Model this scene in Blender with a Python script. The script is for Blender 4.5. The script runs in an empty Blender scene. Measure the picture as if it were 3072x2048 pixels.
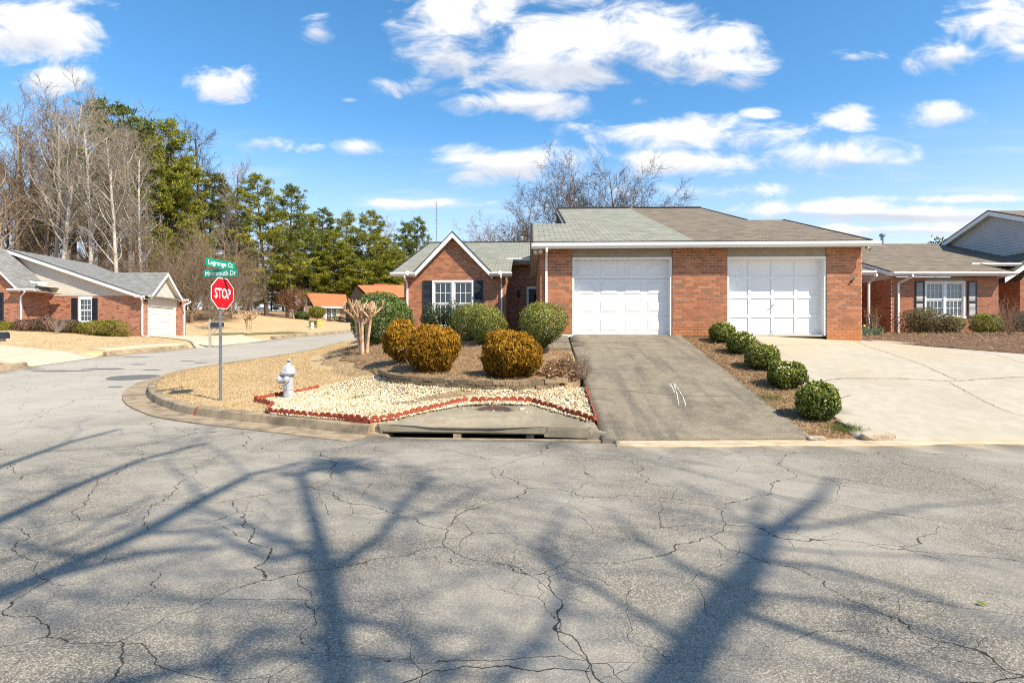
import bpy, bmesh, math, random
import numpy as np
from mathutils import Vector, Matrix
from mathutils.geometry import delaunay_2d_cdt

# ------------------------------------------------------------------ camera, sky, sun, exposure
SC = bpy.context.scene
COL = SC.collection
F, CX, HY, CH = 1707.0, 1536.0, 1015.0, 1.5        # focal length and horizon of the lens, eye height
cam_d = bpy.data.cameras.new('camera')
cam_d.sensor_width = 36.0
cam_d.lens = 36.0 * F / 3072.0
cam_d.shift_y = -(1024.0 - HY) / 3072.0
cam_d.clip_end = 3000.0
cam = bpy.data.objects.new('camera', cam_d)
cam.location = (0, 0, CH)
cam.rotation_euler = (math.radians(90), 0, 0)
COL.objects.link(cam)
SC.camera = cam

SUN_AZ, SUN_EL = math.radians(51), math.radians(46)  # azimuth to the right of straight behind the camera
S = Vector((math.sin(SUN_AZ) * math.cos(SUN_EL), -math.cos(SUN_AZ) * math.cos(SUN_EL), math.sin(SUN_EL)))
sun_d = bpy.data.lights.new('sun', 'SUN')
sun_d.energy = 4.6
sun_d.angle = math.radians(0.55)
sun_d.color = (1.0, 0.905, 0.74)
sun = bpy.data.objects.new('sun', sun_d)
sun.rotation_euler = (-S).to_track_quat('-Z', 'Y').to_euler()
sun.location = (20, -20, 40)
COL.objects.link(sun)

SC.view_settings.view_transform = 'Standard'
SC.view_settings.look = 'None'
SC.view_settings.exposure = 0.82
SC.view_settings.gamma = 1.0
SC.view_settings.use_curve_mapping = False
SC.cycles.max_bounces = 5
SC.cycles.diffuse_bounces = 3
SC.cycles.glossy_bounces = 2
SC.cycles.transmission_bounces = 2
SC.cycles.filter_width = 1.05
SC.cycles.use_denoising = False
SC.cycles.sample_clamp_indirect = 4.0
SC.cycles.transparent_max_bounces = 8


class NT:
    """small helper to write node trees"""
    def __init__(self, tree):
        self.t = tree
        tree.nodes.clear()

    def n(self, kind, **kw):
        nd = self.t.nodes.new(kind)
        ins = kw.pop('ins', {})
        for k, v in kw.items():
            setattr(nd, k, v)
        for k, v in ins.items():
            s = nd.inputs[k]
            if isinstance(v, bpy.types.NodeSocket):
                self.t.links.new(v, s)
            else:
                s.default_value = v
        return nd

    def math(self, op, a, b=None, c=None, clamp=False):
        nd = self.t.nodes.new('ShaderNodeMath')
        nd.operation = op
        nd.use_clamp = clamp
        for i, v in enumerate((a, b, c)):
            if v is None:
                continue
            if isinstance(v, bpy.types.NodeSocket):
                self.t.links.new(v, nd.inputs[i])
            else:
                nd.inputs[i].default_value = v
        return nd.outputs[0]

    def mix(self, fac, a, b, mode='MIX'):
        nd = self.t.nodes.new('ShaderNodeMix')
        nd.data_type = 'RGBA'
        nd.blend_type = mode
        for s, v in ((nd.inputs[0], fac), (nd.inputs[6], a), (nd.inputs[7], b)):
            if isinstance(v, bpy.types.NodeSocket):
                self.t.links.new(v, s)
            else:
                if s.type == 'RGBA' and len(v) == 3:
                    v = (*v, 1)
                s.default_value = v
        return nd.outputs[2]

    def ramp(self, fac, stops, interp='LINEAR'):
        nd = self.t.nodes.new('ShaderNodeValToRGB')
        cr = nd.color_ramp
        cr.interpolation = interp
        while len(cr.elements) < len(stops):
            cr.elements.new(0.5)
        for e, (p, c) in zip(cr.elements, stops):
            e.position = p
            e.color = (*c, 1) if len(c) == 3 else c
        self.t.links.new(fac, nd.inputs[0])
        return nd.outputs[0]

    def smooth(self, v, lo, hi):
        nd = self.t.nodes.new('ShaderNodeMapRange')
        nd.interpolation_type = 'SMOOTHSTEP'
        self.t.links.new(v, nd.inputs[0])
        nd.inputs[1].default_value = lo
        nd.inputs[2].default_value = hi
        return nd.outputs[0]

    def link(self, a, b):
        self.t.links.new(a, b)


# ---- sky: Nishita plus clouds laid out by direction
W = bpy.data.worlds.new('World')
SC.world = W
W.use_nodes = True
W.cycles.sampling_method = 'MANUAL'
W.cycles.sample_map_resolution = 512
w = NT(W.node_tree)
sky = w.n('ShaderNodeTexSky', sky_type='NISHITA')
sky.sun_disc = False
sky.sun_elevation = SUN_EL
sky.sun_rotation = math.atan2(S.x, S.y)
sky.altitude = 300
sky.air_density = 1.0
sky.dust_density = 0.4
sky.ozone_density = 2.2
tc = w.n('ShaderNodeTexCoord')
sep = w.n('ShaderNodeSeparateXYZ', ins={0: tc.outputs['Generated']})
yy = w.math('MAXIMUM', sep.outputs[1], 0.08)
u_ = w.math('DIVIDE', sep.outputs[0], yy)
v_ = w.math('DIVIDE', sep.outputs[2], yy)
uv = w.n('ShaderNodeCombineXYZ', ins={0: u_, 1: v_})
uvn = w.n('ShaderNodeCombineXYZ', ins={0: u_, 1: w.math('MULTIPLY', v_, 1.9)})
CLOUDS = [(1400, 40, 175, 95, 1.1), (1340, 165, 130, 85, 1.0), (1250, 255, 120, 34, .8), (1860, 125, 330, 95, 1.15), (1680, 205, 230, 66, 1.0),
          (2110, 195, 170, 52, .9), (2215, 245, 70, 34, .75), (1580, 312, 190, 40, 1.0), (1420, 300, 60, 24, .6), (90, 85, 215, 92, 1.1), (150, 240, 140, 44, .95),
          (670, 250, 95, 52, .95), (955, 92, 58, 42, .8), (780, 432, 80, 25, .95), (1078, 442, 72, 27, .9), (930, 445, 50, 16, .6), (2060, 402, 300, 48, .95),
          (2010, 490, 210, 44, .9), (1500, 492, 210, 50, 1.0), (1700, 470, 150, 45, .8), (2550, 350, 92, 36, .95), (2855, 345, 120, 40, .95),
          (2520, 470, 185, 50, .95), (2830, 168, 110, 52, .85), (3020, 55, 160, 85, 1.0), (3060, 160, 70, 40, .8), (2280, 343, 52, 20, .8), (1250, 612, 230, 15, .8),
          (2100, 575, 260, 30, .75), (2800, 645, 420, 26, 1.15), (2480, 627, 300, 26, 1.1), (2900, 597, 280, 14, 1.0), (2750, 690, 420, 16, .9), (1700, 5, 130, 30, .75), (1920, 305, 50, 22, .6),
          (2860, 38, 50, 18, .6), (2580, 165, 110, 18, .55), (1050, 300, 30, 10, .4)]
nz = w.n('ShaderNodeTexNoise', ins={'Vector': uvn.outputs[0], 'Scale': 8.0, 'Detail': 9.0, 'Roughness': 0.62, 'Distortion': 0.6})
nz2 = w.n('ShaderNodeTexNoise', ins={'Vector': uvn.outputs[0], 'Scale': 3.2, 'Detail': 4.0, 'Roughness': 0.5})
acc = None
low = None
for (px, py, rx, ry, amp) in CLOUDS:
    m = w.n('ShaderNodeVectorMath', operation='MULTIPLY_ADD',
            ins={0: uv.outputs[0], 1: (F / rx, F / ry, 0), 2: (-(px - CX) / rx, -(HY - py) / ry, 0)})
    d = w.n('ShaderNodeVectorMath', operation='DOT_PRODUCT', ins={0: m.outputs[0], 1: m.outputs[0]})
    g = w.math('EXPONENT', w.math('MULTIPLY', d.outputs['Value'], -0.78))
    ga = w.math('MULTIPLY', g, amp)
    acc = ga if acc is None else w.math('MAXIMUM', acc, ga)
    # how far below the middle of its cloud a direction looks: the shaded under-side
    sy = w.n('ShaderNodeSeparateXYZ', ins={0: m.outputs[0]})
    lw = w.math('MULTIPLY', ga, sy.outputs[1])
    low = lw if low is None else w.math('ADD', low, lw)
# round the rest of the sky the same kind of scattered cloud
zz = w.math('ADD', w.math('MAXIMUM', sep.outputs[2], 0.0), 0.14)
pl = w.n('ShaderNodeCombineXYZ', ins={0: w.math('DIVIDE', sep.outputs[0], zz), 1: w.math('DIVIDE', sep.outputs[1], zz)})
nzr = w.n('ShaderNodeTexNoise', ins={'Vector': pl.outputs[0], 'Scale': 1.3, 'Detail': 8.0, 'Roughness': 0.6})
rest = w.smooth(nzr.outputs[0], 0.53, 0.68)
ahead = w.smooth(sep.outputs[1], 0.12, 0.4)
fld = w.math('ADD', acc, w.math('MULTIPLY', w.math('SUBTRACT', nz.outputs[0], 0.5), 2.5))
fld = w.math('ADD', fld, w.math('MULTIPLY', w.math('SUBTRACT', nz2.outputs[0], 0.5), 0.5))
fld = w.math('MULTIPLY', fld, w.smooth(acc, 0.02, 0.30))
dens_a = w.smooth(fld, 0.22, 0.98)
dens = w.n('ShaderNodeMix', data_type='FLOAT', ins={0: ahead, 2: rest, 3: dens_a}).outputs[0]
# thin high haze towards the horizon
vel = w.n('ShaderNodeTexNoise', ins={'Vector': w.n('ShaderNodeVectorMath', operation='MULTIPLY', ins={0: uv.outputs[0], 1: (1.6, 14, 1)}).outputs[0], 'Scale': 2.0, 'Detail': 6.0})
shade = w.math('ADD', w.smooth(low, -0.7, 0.25), w.math('MULTIPLY', w.math('SUBTRACT', nz.outputs[0], 0.5), 1.8), clamp=True)
ccol = w.mix(shade, (5.6, 6.0, 6.8), (9.2, 9.1, 8.95))
hsv = w.n('ShaderNodeHueSaturation', ins={'Hue': 0.494, 'Saturation': 1.26, 'Value': 1.85, 'Color': sky.outputs[0]})
hz = w.smooth(sep.outputs[2], 0.36, 0.02)
base = w.mix(w.math('MULTIPLY', hz, 0.82), hsv.outputs[0], (6.9, 7.4, 8.3))
vv = w.math('MULTIPLY', w.smooth(vel.outputs[0], 0.5, 0.75), w.math('MULTIPLY', w.smooth(sep.outputs[2], 0.34, 0.12), 0.75))
base = w.mix(vv, base, (7.6, 7.9, 8.4))
fin = w.mix(dens, base, ccol)
bg = w.n('ShaderNodeBackground', ins={'Color': fin, 'Strength': 0.072})
wo = w.n('ShaderNodeOutputWorld', ins={'Surface': bg.outputs[0]})


# ------------------------------------------------------------------ helpers
def at(px, py, Y):
    return Vector(((px - CX) / F * Y, Y, CH + (HY - py) / F * Y))


def tag(o, label=None, cat=None, group=None, kind=None):
    if label: o['label'] = label
    if cat: o['category'] = cat
    if group: o['group'] = group
    if kind: o['kind'] = kind
    return o


def empty(name, loc, rz=0.0, label=None, cat=None, group=None):
    o = bpy.data.objects.new(name, None)
    o.empty_display_size = 0.3
    o.location = loc
    o.rotation_euler = (0, 0, rz)
    COL.objects.link(o)
    return tag(o, label, cat, group)


def link(name, me, m=None, parent=None, loc=None):
    o = bpy.data.objects.new(name, me)
    COL.objects.link(o)
    if m is not None and not me.materials:
        me.materials.append(m)
    if parent is not None:
        o.parent = parent
    if loc is not None:
        o.location = loc
    return o


def copy_tree(o, parent=None):
    c = o.copy()
    COL.objects.link(c)
    c.parent = parent
    for ch in o.children:
        copy_tree(ch, c)
    return c


def arr_mesh(name, verts, faces, tone=None, smooth=False, uvs=None):
    verts = np.ascontiguousarray(verts, dtype=np.float32)
    faces = np.ascontiguousarray(faces, dtype=np.int32)
    me = bpy.data.meshes.new(name)
    n, k = faces.shape
    me.vertices.add(len(verts))
    me.vertices.foreach_set('co', verts.ravel())
    me.loops.add(n * k)
    me.loops.foreach_set('vertex_index', faces.ravel())
    me.polygons.add(n)
    me.polygons.foreach_set('loop_start', np.arange(0, n * k, k, dtype=np.int32))
    if smooth:
        me.polygons.foreach_set('use_smooth', np.ones(n, dtype=bool))
    me.update(calc_edges=True)
    if tone is not None:
        a = me.attributes.new('tone', 'FLOAT', 'FACE')
        a.data.foreach_set('value', np.ascontiguousarray(tone, dtype=np.float32))
    return me


class MB:
    """collects polygons, then links them as ONE mesh object"""
    def __init__(self):
        self.v, self.f, self.uv, self.t = [], [], [], []

    def poly(self, pts, uv=None, tone=0.5):
        b = len(self.v)
        self.v += [tuple(p) for p in pts]
        self.f.append(tuple(range(b, b + len(pts))))
        self.uv.append(uv)
        self.t.append(tone)
        return self

    def hexa(self, p, tone=0.5, skip=()):
        """eight corners: bottom ring 0-3 (ccw from above), top ring 4-7"""
        b = len(self.v)
        self.v += [tuple(q) for q in p]
        for i, q in enumerate(((0, 3, 2, 1), (4, 5, 6, 7), (0, 1, 5, 4), (1, 2, 6, 5), (2, 3, 7, 6), (3, 0, 4, 7))):
            if i in skip:
                continue
            self.f.append(tuple(b + j for j in q))
            self.uv.append(None)
            self.t.append(tone)
        return self

    def box(self, a, b, tone=0.5):
        x0, y0, z0 = a
        x1, y1, z1 = b
        return self.hexa([(x0, y0, z0), (x1, y0, z0), (x1, y1, z0), (x0, y1, z0), (x0, y0, z1), (x1, y0, z1), (x1, y1, z1), (x0, y1, z1)], tone)

    def extrude(self, prof, path, closed=True, caps=True, up=Vector((0, 0, 1)), tone=0.5):
        """profile (side, up) swept along a 3D path with mitred joints"""
        path = [Vector(p) for p in path]
        rings = []
        n = len(path)
        for i, p in enumerate(path):
            d0 = (path[i] - path[i - 1]).normalized() if i > 0 else None
            d1 = (path[i + 1] - path[i]).normalized() if i < n - 1 else None
            d = (d0 + d1).normalized() if d0 and d1 else (d0 or d1)
            s = d.cross(up)
            if s.length < 1e-4:
                s = d.cross(Vector((0, 1, 0)))
            s.normalize()
            u = s.cross(d).normalized()
            k = 1.0
            if d0 and d1:
                c = max(0.35, d.dot(d1))
                k = 1.0 / c
            rings.append([p + s * (a * k) + u * b for a, b in prof])
        b0 = len(self.v)
        m = len(prof)
        for r in rings:
            self.v += [tuple(q) for q in r]
        for i in range(n - 1):
            for j in range(m if closed else m - 1):
                j2 = (j + 1) % m
                self.f.append((b0 + i * m + j, b0 + i * m + j2, b0 + (i + 1) * m + j2, b0 + (i + 1) * m + j))
                self.uv.append(None); self.t.append(tone)
        if caps and closed:
            self.f.append(tuple(b0 + j for j in range(m))[::-1]); self.uv.append(None); self.t.append(tone)
            self.f.append(tuple(b0 + (n - 1) * m + j for j in range(m))); self.uv.append(None); self.t.append(tone)
        return self

    def tube(self, path, r, k=8, caps=True, tone=0.5):
        if isinstance(r, (int, float)):
            r = [r] * len(path)
        path = [Vector(p) for p in path]
        b0 = len(self.v)
        n = len(path)
        ref = None
        for i, p in enumerate(path):
            d = (path[min(i + 1, n - 1)] - path[max(i - 1, 0)]).normalized()
            if ref is None:
                ref = Vector((1, 0, 0)) if abs(d.x) < .8 else Vector((0, 1, 0))
            s = (ref - d * ref.dot(d)).normalized()
            t = d.cross(s)
            for j in range(k):
                a = 2 * math.pi * j / k
                self.v.append(tuple(p + (s * math.cos(a) + t * math.sin(a)) * r[i]))
        for i in range(n - 1):
            for j in range(k):
                j2 = (j + 1) % k
                self.f.append((b0 + i * k + j, b0 + i * k + j2, b0 + (i + 1) * k + j2, b0 + (i + 1) * k + j)); self.uv.append(None); self.t.append(tone)
        if caps:
            self.f.append(tuple(b0 + j for j in range(k))[::-1]); self.uv.append(None); self.t.append(tone)
            self.f.append(tuple(b0 + (n - 1) * k + j for j in range(k))); self.uv.append(None); self.t.append(tone)
        return self

    def lathe(self, prof, c=(0, 0, 0), k=20, axis=None):
        """profile (r, h) turned round an axis through c"""
        ax = Vector(axis).normalized() if axis else Vector((0, 0, 1))
        s = ax.orthogonal().normalized()
        t = ax.cross(s)
        c = Vector(c)
        return self.rings([[c + ax * h + (s * math.cos(2 * math.pi * j / k) + t * math.sin(2 * math.pi * j / k)) * r for j in range(k)] for r, h in prof])

    def rings(self, rings):
        b0 = len(self.v)
        k = len(rings[0])
        for r in rings:
            self.v += [tuple(q) for q in r]
        for i in range(len(rings) - 1):
            for j in range(k):
                j2 = (j + 1) % k
                self.f.append((b0 + i * k + j, b0 + i * k + j2, b0 + (i + 1) * k + j2, b0 + (i + 1) * k + j)); self.uv.append(None); self.t.append(.5)
        self.f.append(tuple(b0 + j for j in range(k))[::-1]); self.uv.append(None); self.t.append(.5)
        self.f.append(tuple(b0 + (len(rings) - 1) * k + j for j in range(k))); self.uv.append(None); self.t.append(.5)
        return self

    def mesh(self, name, smooth=False):
        me = bpy.data.meshes.new(name)
        me.from_pydata(self.v, [], self.f)
        if any(u is not None for u in self.uv):
            l = me.uv_layers.new(name='UVMap')
            i = 0
            for f, u in zip(self.f, self.uv):
                for j in range(len(f)):
                    l.data[i].uv = u[j] if u is not None else (0, 0)
                    i += 1
        if any(t != 0.5 for t in self.t):
            a = me.attributes.new('tone', 'FLOAT', 'FACE')
            a.data.foreach_set('value', np.array(self.t, dtype=np.float32))
        if smooth:
            me.polygons.foreach_set('use_smooth', np.ones(len(me.polygons), dtype=bool))
            me.set_sharp_from_angle(angle=math.radians(40))
        me.update()
        return me

    def build(self, name, m, parent=None, smooth=False, fix=True):
        me = self.mesh(name, smooth)
        if fix:
            bm = bmesh.new(); bm.from_mesh(me)
            bmesh.ops.recalc_face_normals(bm, faces=bm.faces)
            bm.to_mesh(me); bm.free()
        return link(name, me, m, parent)


# ------------------------------------------------------------------ materials
def mat(name, col, col2=None, rough=0.8, scale=3.0, detail=5.0, tone=None, bump=None, spec=0.3, metal=0.0, lo=.35, hi=.65, extra=None, objrand=None):
    """principled material: two colours mixed by noise, by the face attribute 'tone' or per object; fine relief by noise"""
    m = bpy.data.materials.new(name)
    m.use_nodes = True
    t = NT(m.node_tree)
    out = t.n('ShaderNodeOutputMaterial')
    b = t.n('ShaderNodeBsdfPrincipled', ins={'Roughness': rough, 'Metallic': metal, 'Specular IOR Level': spec})
    t.link(b.outputs[0], out.inputs[0])
    co = t.n('ShaderNodeTexCoord').outputs['Object']
    if col2 is None:
        col2 = tuple(c * .8 for c in col)
    nz = t.n('ShaderNodeTexNoise', ins={'Vector': co, 'Scale': scale, 'Detail': detail, 'Roughness': .6})
    c = t.mix(t.smooth(nz.outputs[0], lo, hi), col, col2)
    if tone:
        at_ = t.n('ShaderNodeAttribute', attribute_name='tone')
        c = t.mix(t.n('ShaderNodeMapRange', ins={0: nz.outputs[0], 1: .3, 2: .7, 3: 0, 4: .4}).outputs[0], t.ramp(at_.outputs['Fac'], tone), c)
    if objrand:
        oi = t.n('ShaderNodeObjectInfo')
        c = t.mix(t.n('ShaderNodeMapRange', ins={0: nz.outputs[0], 1: .3, 2: .7, 3: 0, 4: .4}).outputs[0], t.ramp(oi.outputs['Random'], objrand), c)
    if extra:
        c = extra(t, c, co, b)
    if not isinstance(c, bpy.types.NodeSocket):
        c = None
    if c is not None:
        t.link(c, b.inputs['Base Color'])
    if bump:
        sc, st, ds = bump
        bn = t.n('ShaderNodeTexNoise', ins={'Vector': co, 'Scale': sc, 'Detail': 4.0})
        bp = t.n('ShaderNodeBump', ins={'Strength': st, 'Distance': ds, 'Height': bn.outputs[0]})
        t.link(bp.outputs[0], b.inputs['Normal'])
    return m


BR = [(0.0, (.20, .13, .085)), (.06, (.24, .135, .08)), (.10, (.25, .105, .058)), (.35, (.35, .13, .066)), (.6, (.42, .165, .082)), (.82, (.48, .21, .105)), (1.0, (.32, .11, .056))]
BRL = [(0.0, (.09, .05, .04)), (.05, (.16, .075, .05)), (.1, (.30, .125, .075)), (.6, (.39, .17, .10)), (.85, (.46, .22, .135)), (1.0, (.34, .13, .08))]
BRR = [(0.0, (.20, .085, .05)), (.3, (.33, .125, .07)), (.7, (.42, .165, .09)), (1.0, (.36, .13, .075))]
M = {}
def clay(t, c_, co, b):
    # red clay splashed up by rain on the lowest courses
    g = t.n('ShaderNodeNewGeometry')
    z = t.n('ShaderNodeSeparateXYZ', ins={0: g.outputs['Position']}).outputs[2]
    n_ = t.n('ShaderNodeTexNoise', ins={'Vector': g.outputs['Position'], 'Scale': 2.2, 'Detail': 5.0})
    k = t.smooth(t.math('ADD', z, t.math('MULTIPLY', n_.outputs[0], .5)), 2.3, 1.75)
    return t.mix(t.math('MULTIPLY', k, .65), c_, (.50, .19, .062))
M['brick'] = mat('brick', (.40, .155, .078), (.31, .115, .056), .85, 9, tone=BR, bump=(60, .5, .004), extra=clay)
M['brick_object'] = mat('brick_object', (.40, .155, .078), (.31, .115, .056), .85, 9, objrand=BR, bump=(60, .5, .004), extra=clay)
M['brick_far'] = mat('brick_far', (.46, .18, .10), (.36, .13, .08), .85, 5, tone=BRL)
M['brick_right'] = mat('brick_right', (.40, .16, .09), (.32, .12, .07), .85, 5, tone=BRR)
M['brick_right_object'] = mat('brick_right_object', (.40, .16, .09), (.32, .12, .07), .85, 5, objrand=BRR)
M['mortar'] = mat('mortar', (.72, .58, .41), (.60, .46, .31), .95, 6, extra=clay)
M['mortar_far'] = mat('mortar_far', (.66, .50, .38), (.56, .42, .30), .95, 6)
M['white'] = mat('white_paint', (.80, .80, .78), (.72, .72, .70), .45, 3, lo=.5, hi=.8)
M['white_vinyl'] = mat('white_vinyl', (.78, .76, .72), (.70, .68, .63), .5, 2, lo=.5, hi=.8)
M['cream'] = mat('cream_door', (.74, .68, .60), (.69, .63, .55), .5, 2)
M['taupe'] = mat('taupe_board', (.33, .28, .22), (.29, .245, .19), .7, 4)
M['soffit'] = mat('soffit', (.60, .55, .46), (.52, .47, .38), .7, 3)
M['dark_trim'] = mat('dark_trim', (.02, .018, .017), (.03, .026, .024), .7)
M['shutter'] = mat('shutter_paint', (.014, .016, .022), (.02, .022, .03), .45, spec=.5)
M['shutter_sheen'] = mat('louver_sheen', (.42, .42, .40), (.36, .36, .34), .6)  # light grey reflection on the louvers, put into their colour
M['siding'] = mat('siding', (.62, .54, .46), (.58, .50, .42), .6, 2)
M['siding_grey'] = mat('grey_siding', (.50, .50, .49), (.45, .45, .44), .6, 2)
M['door_dark'] = mat('navy_door', (.012, .014, .03), (.016, .018, .034), .4, spec=.5)
M['black_metal'] = mat('black_metal', (.012, .012, .013), None, .4, spec=.5)
M['curtain'] = mat('curtain', (.30, .33, .31), (.20, .23, .21), .9, 9)
M['blind'] = mat('blind', (.78, .78, .75), (.70, .70, .67), .7)
M['dark_room'] = mat('dark_interior', (.03, .035, .035), None, .9)
M['lamp_white'] = mat('lamp_white', (.66, .60, .48), (.58, .52, .40), .35, spec=.5)
M['galv'] = mat('galvanised_steel', (.30, .33, .36), (.22, .25, .27), .45, 20, metal=.6)
M['pipe_blue'] = mat('painted_pipe', (.28, .36, .42), None, .4)


def glass_mat(name, tint=(.05, .06, .06)):
    m = bpy.data.materials.new(name)
    m.use_nodes = True
    t = NT(m.node_tree)
    out = t.n('ShaderNodeOutputMaterial')
    g = t.n('ShaderNodeBsdfGlossy', ins={'Roughness': .03, 'Color': (.9, .92, .95, 1)})
    tr = t.n('ShaderNodeBsdfTransparent', ins={'Color': (.72, .78, .76, 1)})
    fr = t.n('ShaderNodeFresnel', ins={'IOR': 1.5})
    mx = t.n('ShaderNodeMixShader', ins={0: t.math('ADD', fr.outputs[0], .06), 1: tr.outputs[0], 2: g.outputs[0]})
    t.link(mx.outputs[0], out.inputs[0])
    return m


M['glass'] = glass_mat('window_glass')


def shingle_mat(name, cols, slot, stain=None, row=.127, wid=.305, slots=.95):
    """asphalt shingle courses laid by UV in metres"""
    m = bpy.data.materials.new(name)
    m.use_nodes = True
    t = NT(m.node_tree)
    out = t.n('ShaderNodeOutputMaterial')
    b = t.n('ShaderNodeBsdfPrincipled', ins={'Roughness': .92, 'Specular IOR Level': .15})
    t.link(b.outputs[0], out.inputs[0])
    uvn = t.n('ShaderNodeUVMap').outputs[0]
    sp = t.n('ShaderNodeSeparateXYZ', ins={0: uvn})
    vrow = t.math('DIVIDE', sp.outputs[1], row)
    fl = t.math('FLOOR', vrow)
    fr = t.math('FRACT', vrow)
    ucell = t.math('ADD', t.math('DIVIDE', sp.outputs[0], wid), t.math('MULTIPLY', fl, .5))
    uf = t.math('FRACT', ucell)
    cell = t.n('ShaderNodeCombineXYZ', ins={0: t.math('FLOOR', ucell), 1: fl})
    wn = t.n('ShaderNodeTexWhiteNoise', noise_dimensions='2D', ins={0: cell.outputs[0]})
    big = t.n('ShaderNodeTexNoise', ins={'Vector': uvn, 'Scale': .55, 'Detail': 6.0, 'Roughness': .6})
    fine = t.n('ShaderNodeTexNoise', ins={'Vector': uvn, 'Scale': 60.0, 'Detail': 3.0})
    c = t.ramp(t.math('ADD', t.math('MULTIPLY', wn.outputs[0], .45), t.math('MULTIPLY', fine.outputs[0], .55)), cols)
    if stain:
        for (scol, lo, hi, sc, k) in stain:
            nn = t.n('ShaderNodeTexNoise', ins={'Vector': uvn, 'Scale': sc, 'Detail': 5.0, 'Roughness': .65})
            c = t.mix(t.math('MULTIPLY', t.smooth(nn.outputs[0], lo, hi), k), c, scol)
    sl = t.math('LESS_THAN', uf, .055)
    gap = t.math('MULTIPLY', sl, slots)
    butt = t.math('MULTIPLY', t.math('LESS_THAN', fr, .09), .55)
    c = t.mix(t.math('MAXIMUM', gap, butt), c, slot)
    t.link(c, b.inputs['Base Color'])
    h = t.math('SUBTRACT', t.math('SUBTRACT', 1.0, t.math('MULTIPLY', fr, .8)), t.math('MULTIPLY', sl, .8))
    bp = t.n('ShaderNodeBump', ins={'Strength': .5, 'Distance': .008, 'Height': h})
    t.link(bp.outputs[0], b.inputs['Normal'])
    return m


M['roof_green'] = shingle_mat('green_grey_shingle', [(.2, (.185, .185, .155)), (.5, (.25, .25, .205)), (.8, (.32, .315, .26))], (.045, .05, .04),
                              [((.19, .27, .165), .52, .74, .5, .6), ((.15, .16, .15), .52, .75, .9, .5)])
M['roof_brown'] = shingle_mat('brown_shingle', [(.2, (.125, .10, .074)), (.5, (.185, .15, .112)), (.8, (.25, .205, .155))], (.05, .04, .03),
                              [((.16, .14, .11), .45, .7, .8, .5)], slots=.5)
M['roof_grey'] = shingle_mat('grey_shingle', [(.2, (.15, .15, .143)), (.5, (.20, .20, .19)), (.8, (.255, .25, .24))], (.08, .08, .078), slots=.4)
M['roof_orange'] = shingle_mat('orange_shingle', [(.2, (.44, .145, .06)), (.5, (.52, .175, .075)), (.8, (.58, .21, .10))], (.30, .10, .05), slots=.3)


def roof_poly(mb, pts, along=(1, 0, 0)):
    """a roof plane with UV in metres: u along the eave, v up the slope"""
    pts = [Vector(p) for p in pts]
    nrm = Vector((0, 0, 0))
    for i in range(len(pts)):
        nrm += pts[i].cross(pts[(i + 1) % len(pts)])
    if nrm.z < 0:
        pts = pts[::-1]
        nrm = -nrm
    nrm.normalize()
    a = Vector(along)
    up = nrm.cross(a).normalized()
    if up.z < 0:
        up = -up
    mb.poly(pts, [(p.dot(a), p.dot(up)) for p in pts])
    return mb

# ------------------------------------------------------------------ the lie of the land
def R(y):
    """level of the road: flat in front, climbing 6 % up the side street, easing off far away"""
    y = np.asarray(y, dtype=float)
    def sp(t): return np.where(t > 30, t, np.log1p(np.exp(np.minimum(t, 30))))
    return .06 * (sp(y - 10.0) - sp((y - 95) / 8.0) * 8.0 * .8)


def Rf(y): return float(R(y))


def ray_hit(px, py, fn, y0=3.0, y1=160.0):
    ys = np.linspace(y0, y1, 4000)
    z = CH + (HY - py) / F * ys
    g = z - fn((px - CX) / F * ys, ys)
    k = np.argmax(g <= 0)
    if g[k] > 0:
        k = len(ys) - 1
    Y = ys[k]
    return (px - CX) / F * Y, Y


def onR(px, py, dz=0.0):
    return ray_hit(px, py, lambda x, y: R(y) + dz)


class TPS:
    def __init__(self, pts, lam=1e-3):
        p = np.array(pts, dtype=float)
        self.c = p[:, :2]
        d = self.k(self.c, self.c) + lam * np.eye(len(p))
        n = len(p)
        A = np.zeros((n + 3, n + 3))
        A[:n, :n] = d
        A[:n, n] = 1; A[:n, n + 1:] = self.c
        A[n:, :n] = A[:n, n:].T
        self.w = np.linalg.solve(A, np.concatenate([p[:, 2], [0, 0, 0]]))

    @staticmethod
    def k(a, b):
        r2 = ((a[:, None, :] - b[None, :, :]) ** 2).sum(-1) + 1e-9
        return .5 * r2 * np.log(r2)

    def __call__(self, x, y):
        x, y = np.broadcast_arrays(np.asarray(x, float), np.asarray(y, float))
        q = np.stack([x.ravel(), y.ravel()], 1)
        n = len(self.c)
        out = np.empty(len(q))
        for i in range(0, len(q), 20000):
            s = q[i:i + 20000]
            out[i:i + 20000] = self.k(s, self.c) @ self.w[:n] + self.w[n] + s @ self.w[n + 1:]
        return out.reshape(x.shape)


# corner kerb: foot of the kerb face traced round the corner and up the side street
KERB = [onR(*p) for p in ((1104, 1309), (1024, 1300), (944, 1291), (800, 1274), (687, 1262), (589, 1249), (540, 1240), (504, 1228), (478, 1218), (460, 1208),
                          (448, 1198), (441, 1187), (441, 1175), (450, 1163), (472, 1148), (507, 1134), (599, 1116), (733, 1093), (924, 1062))]
KERB += [(-8.3, 31.0), (-7.6, 38.0), (-5.6, 46.0), (-1.5, 54.0), (5.0, 61.0)]
DRIVE_Y0, DRIVE_S = 8.18, (1.60) / (15.5 - 8.18)
def drive_z(y): return DRIVE_S * (np.asarray(y, float) - DRIVE_Y0)
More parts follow.
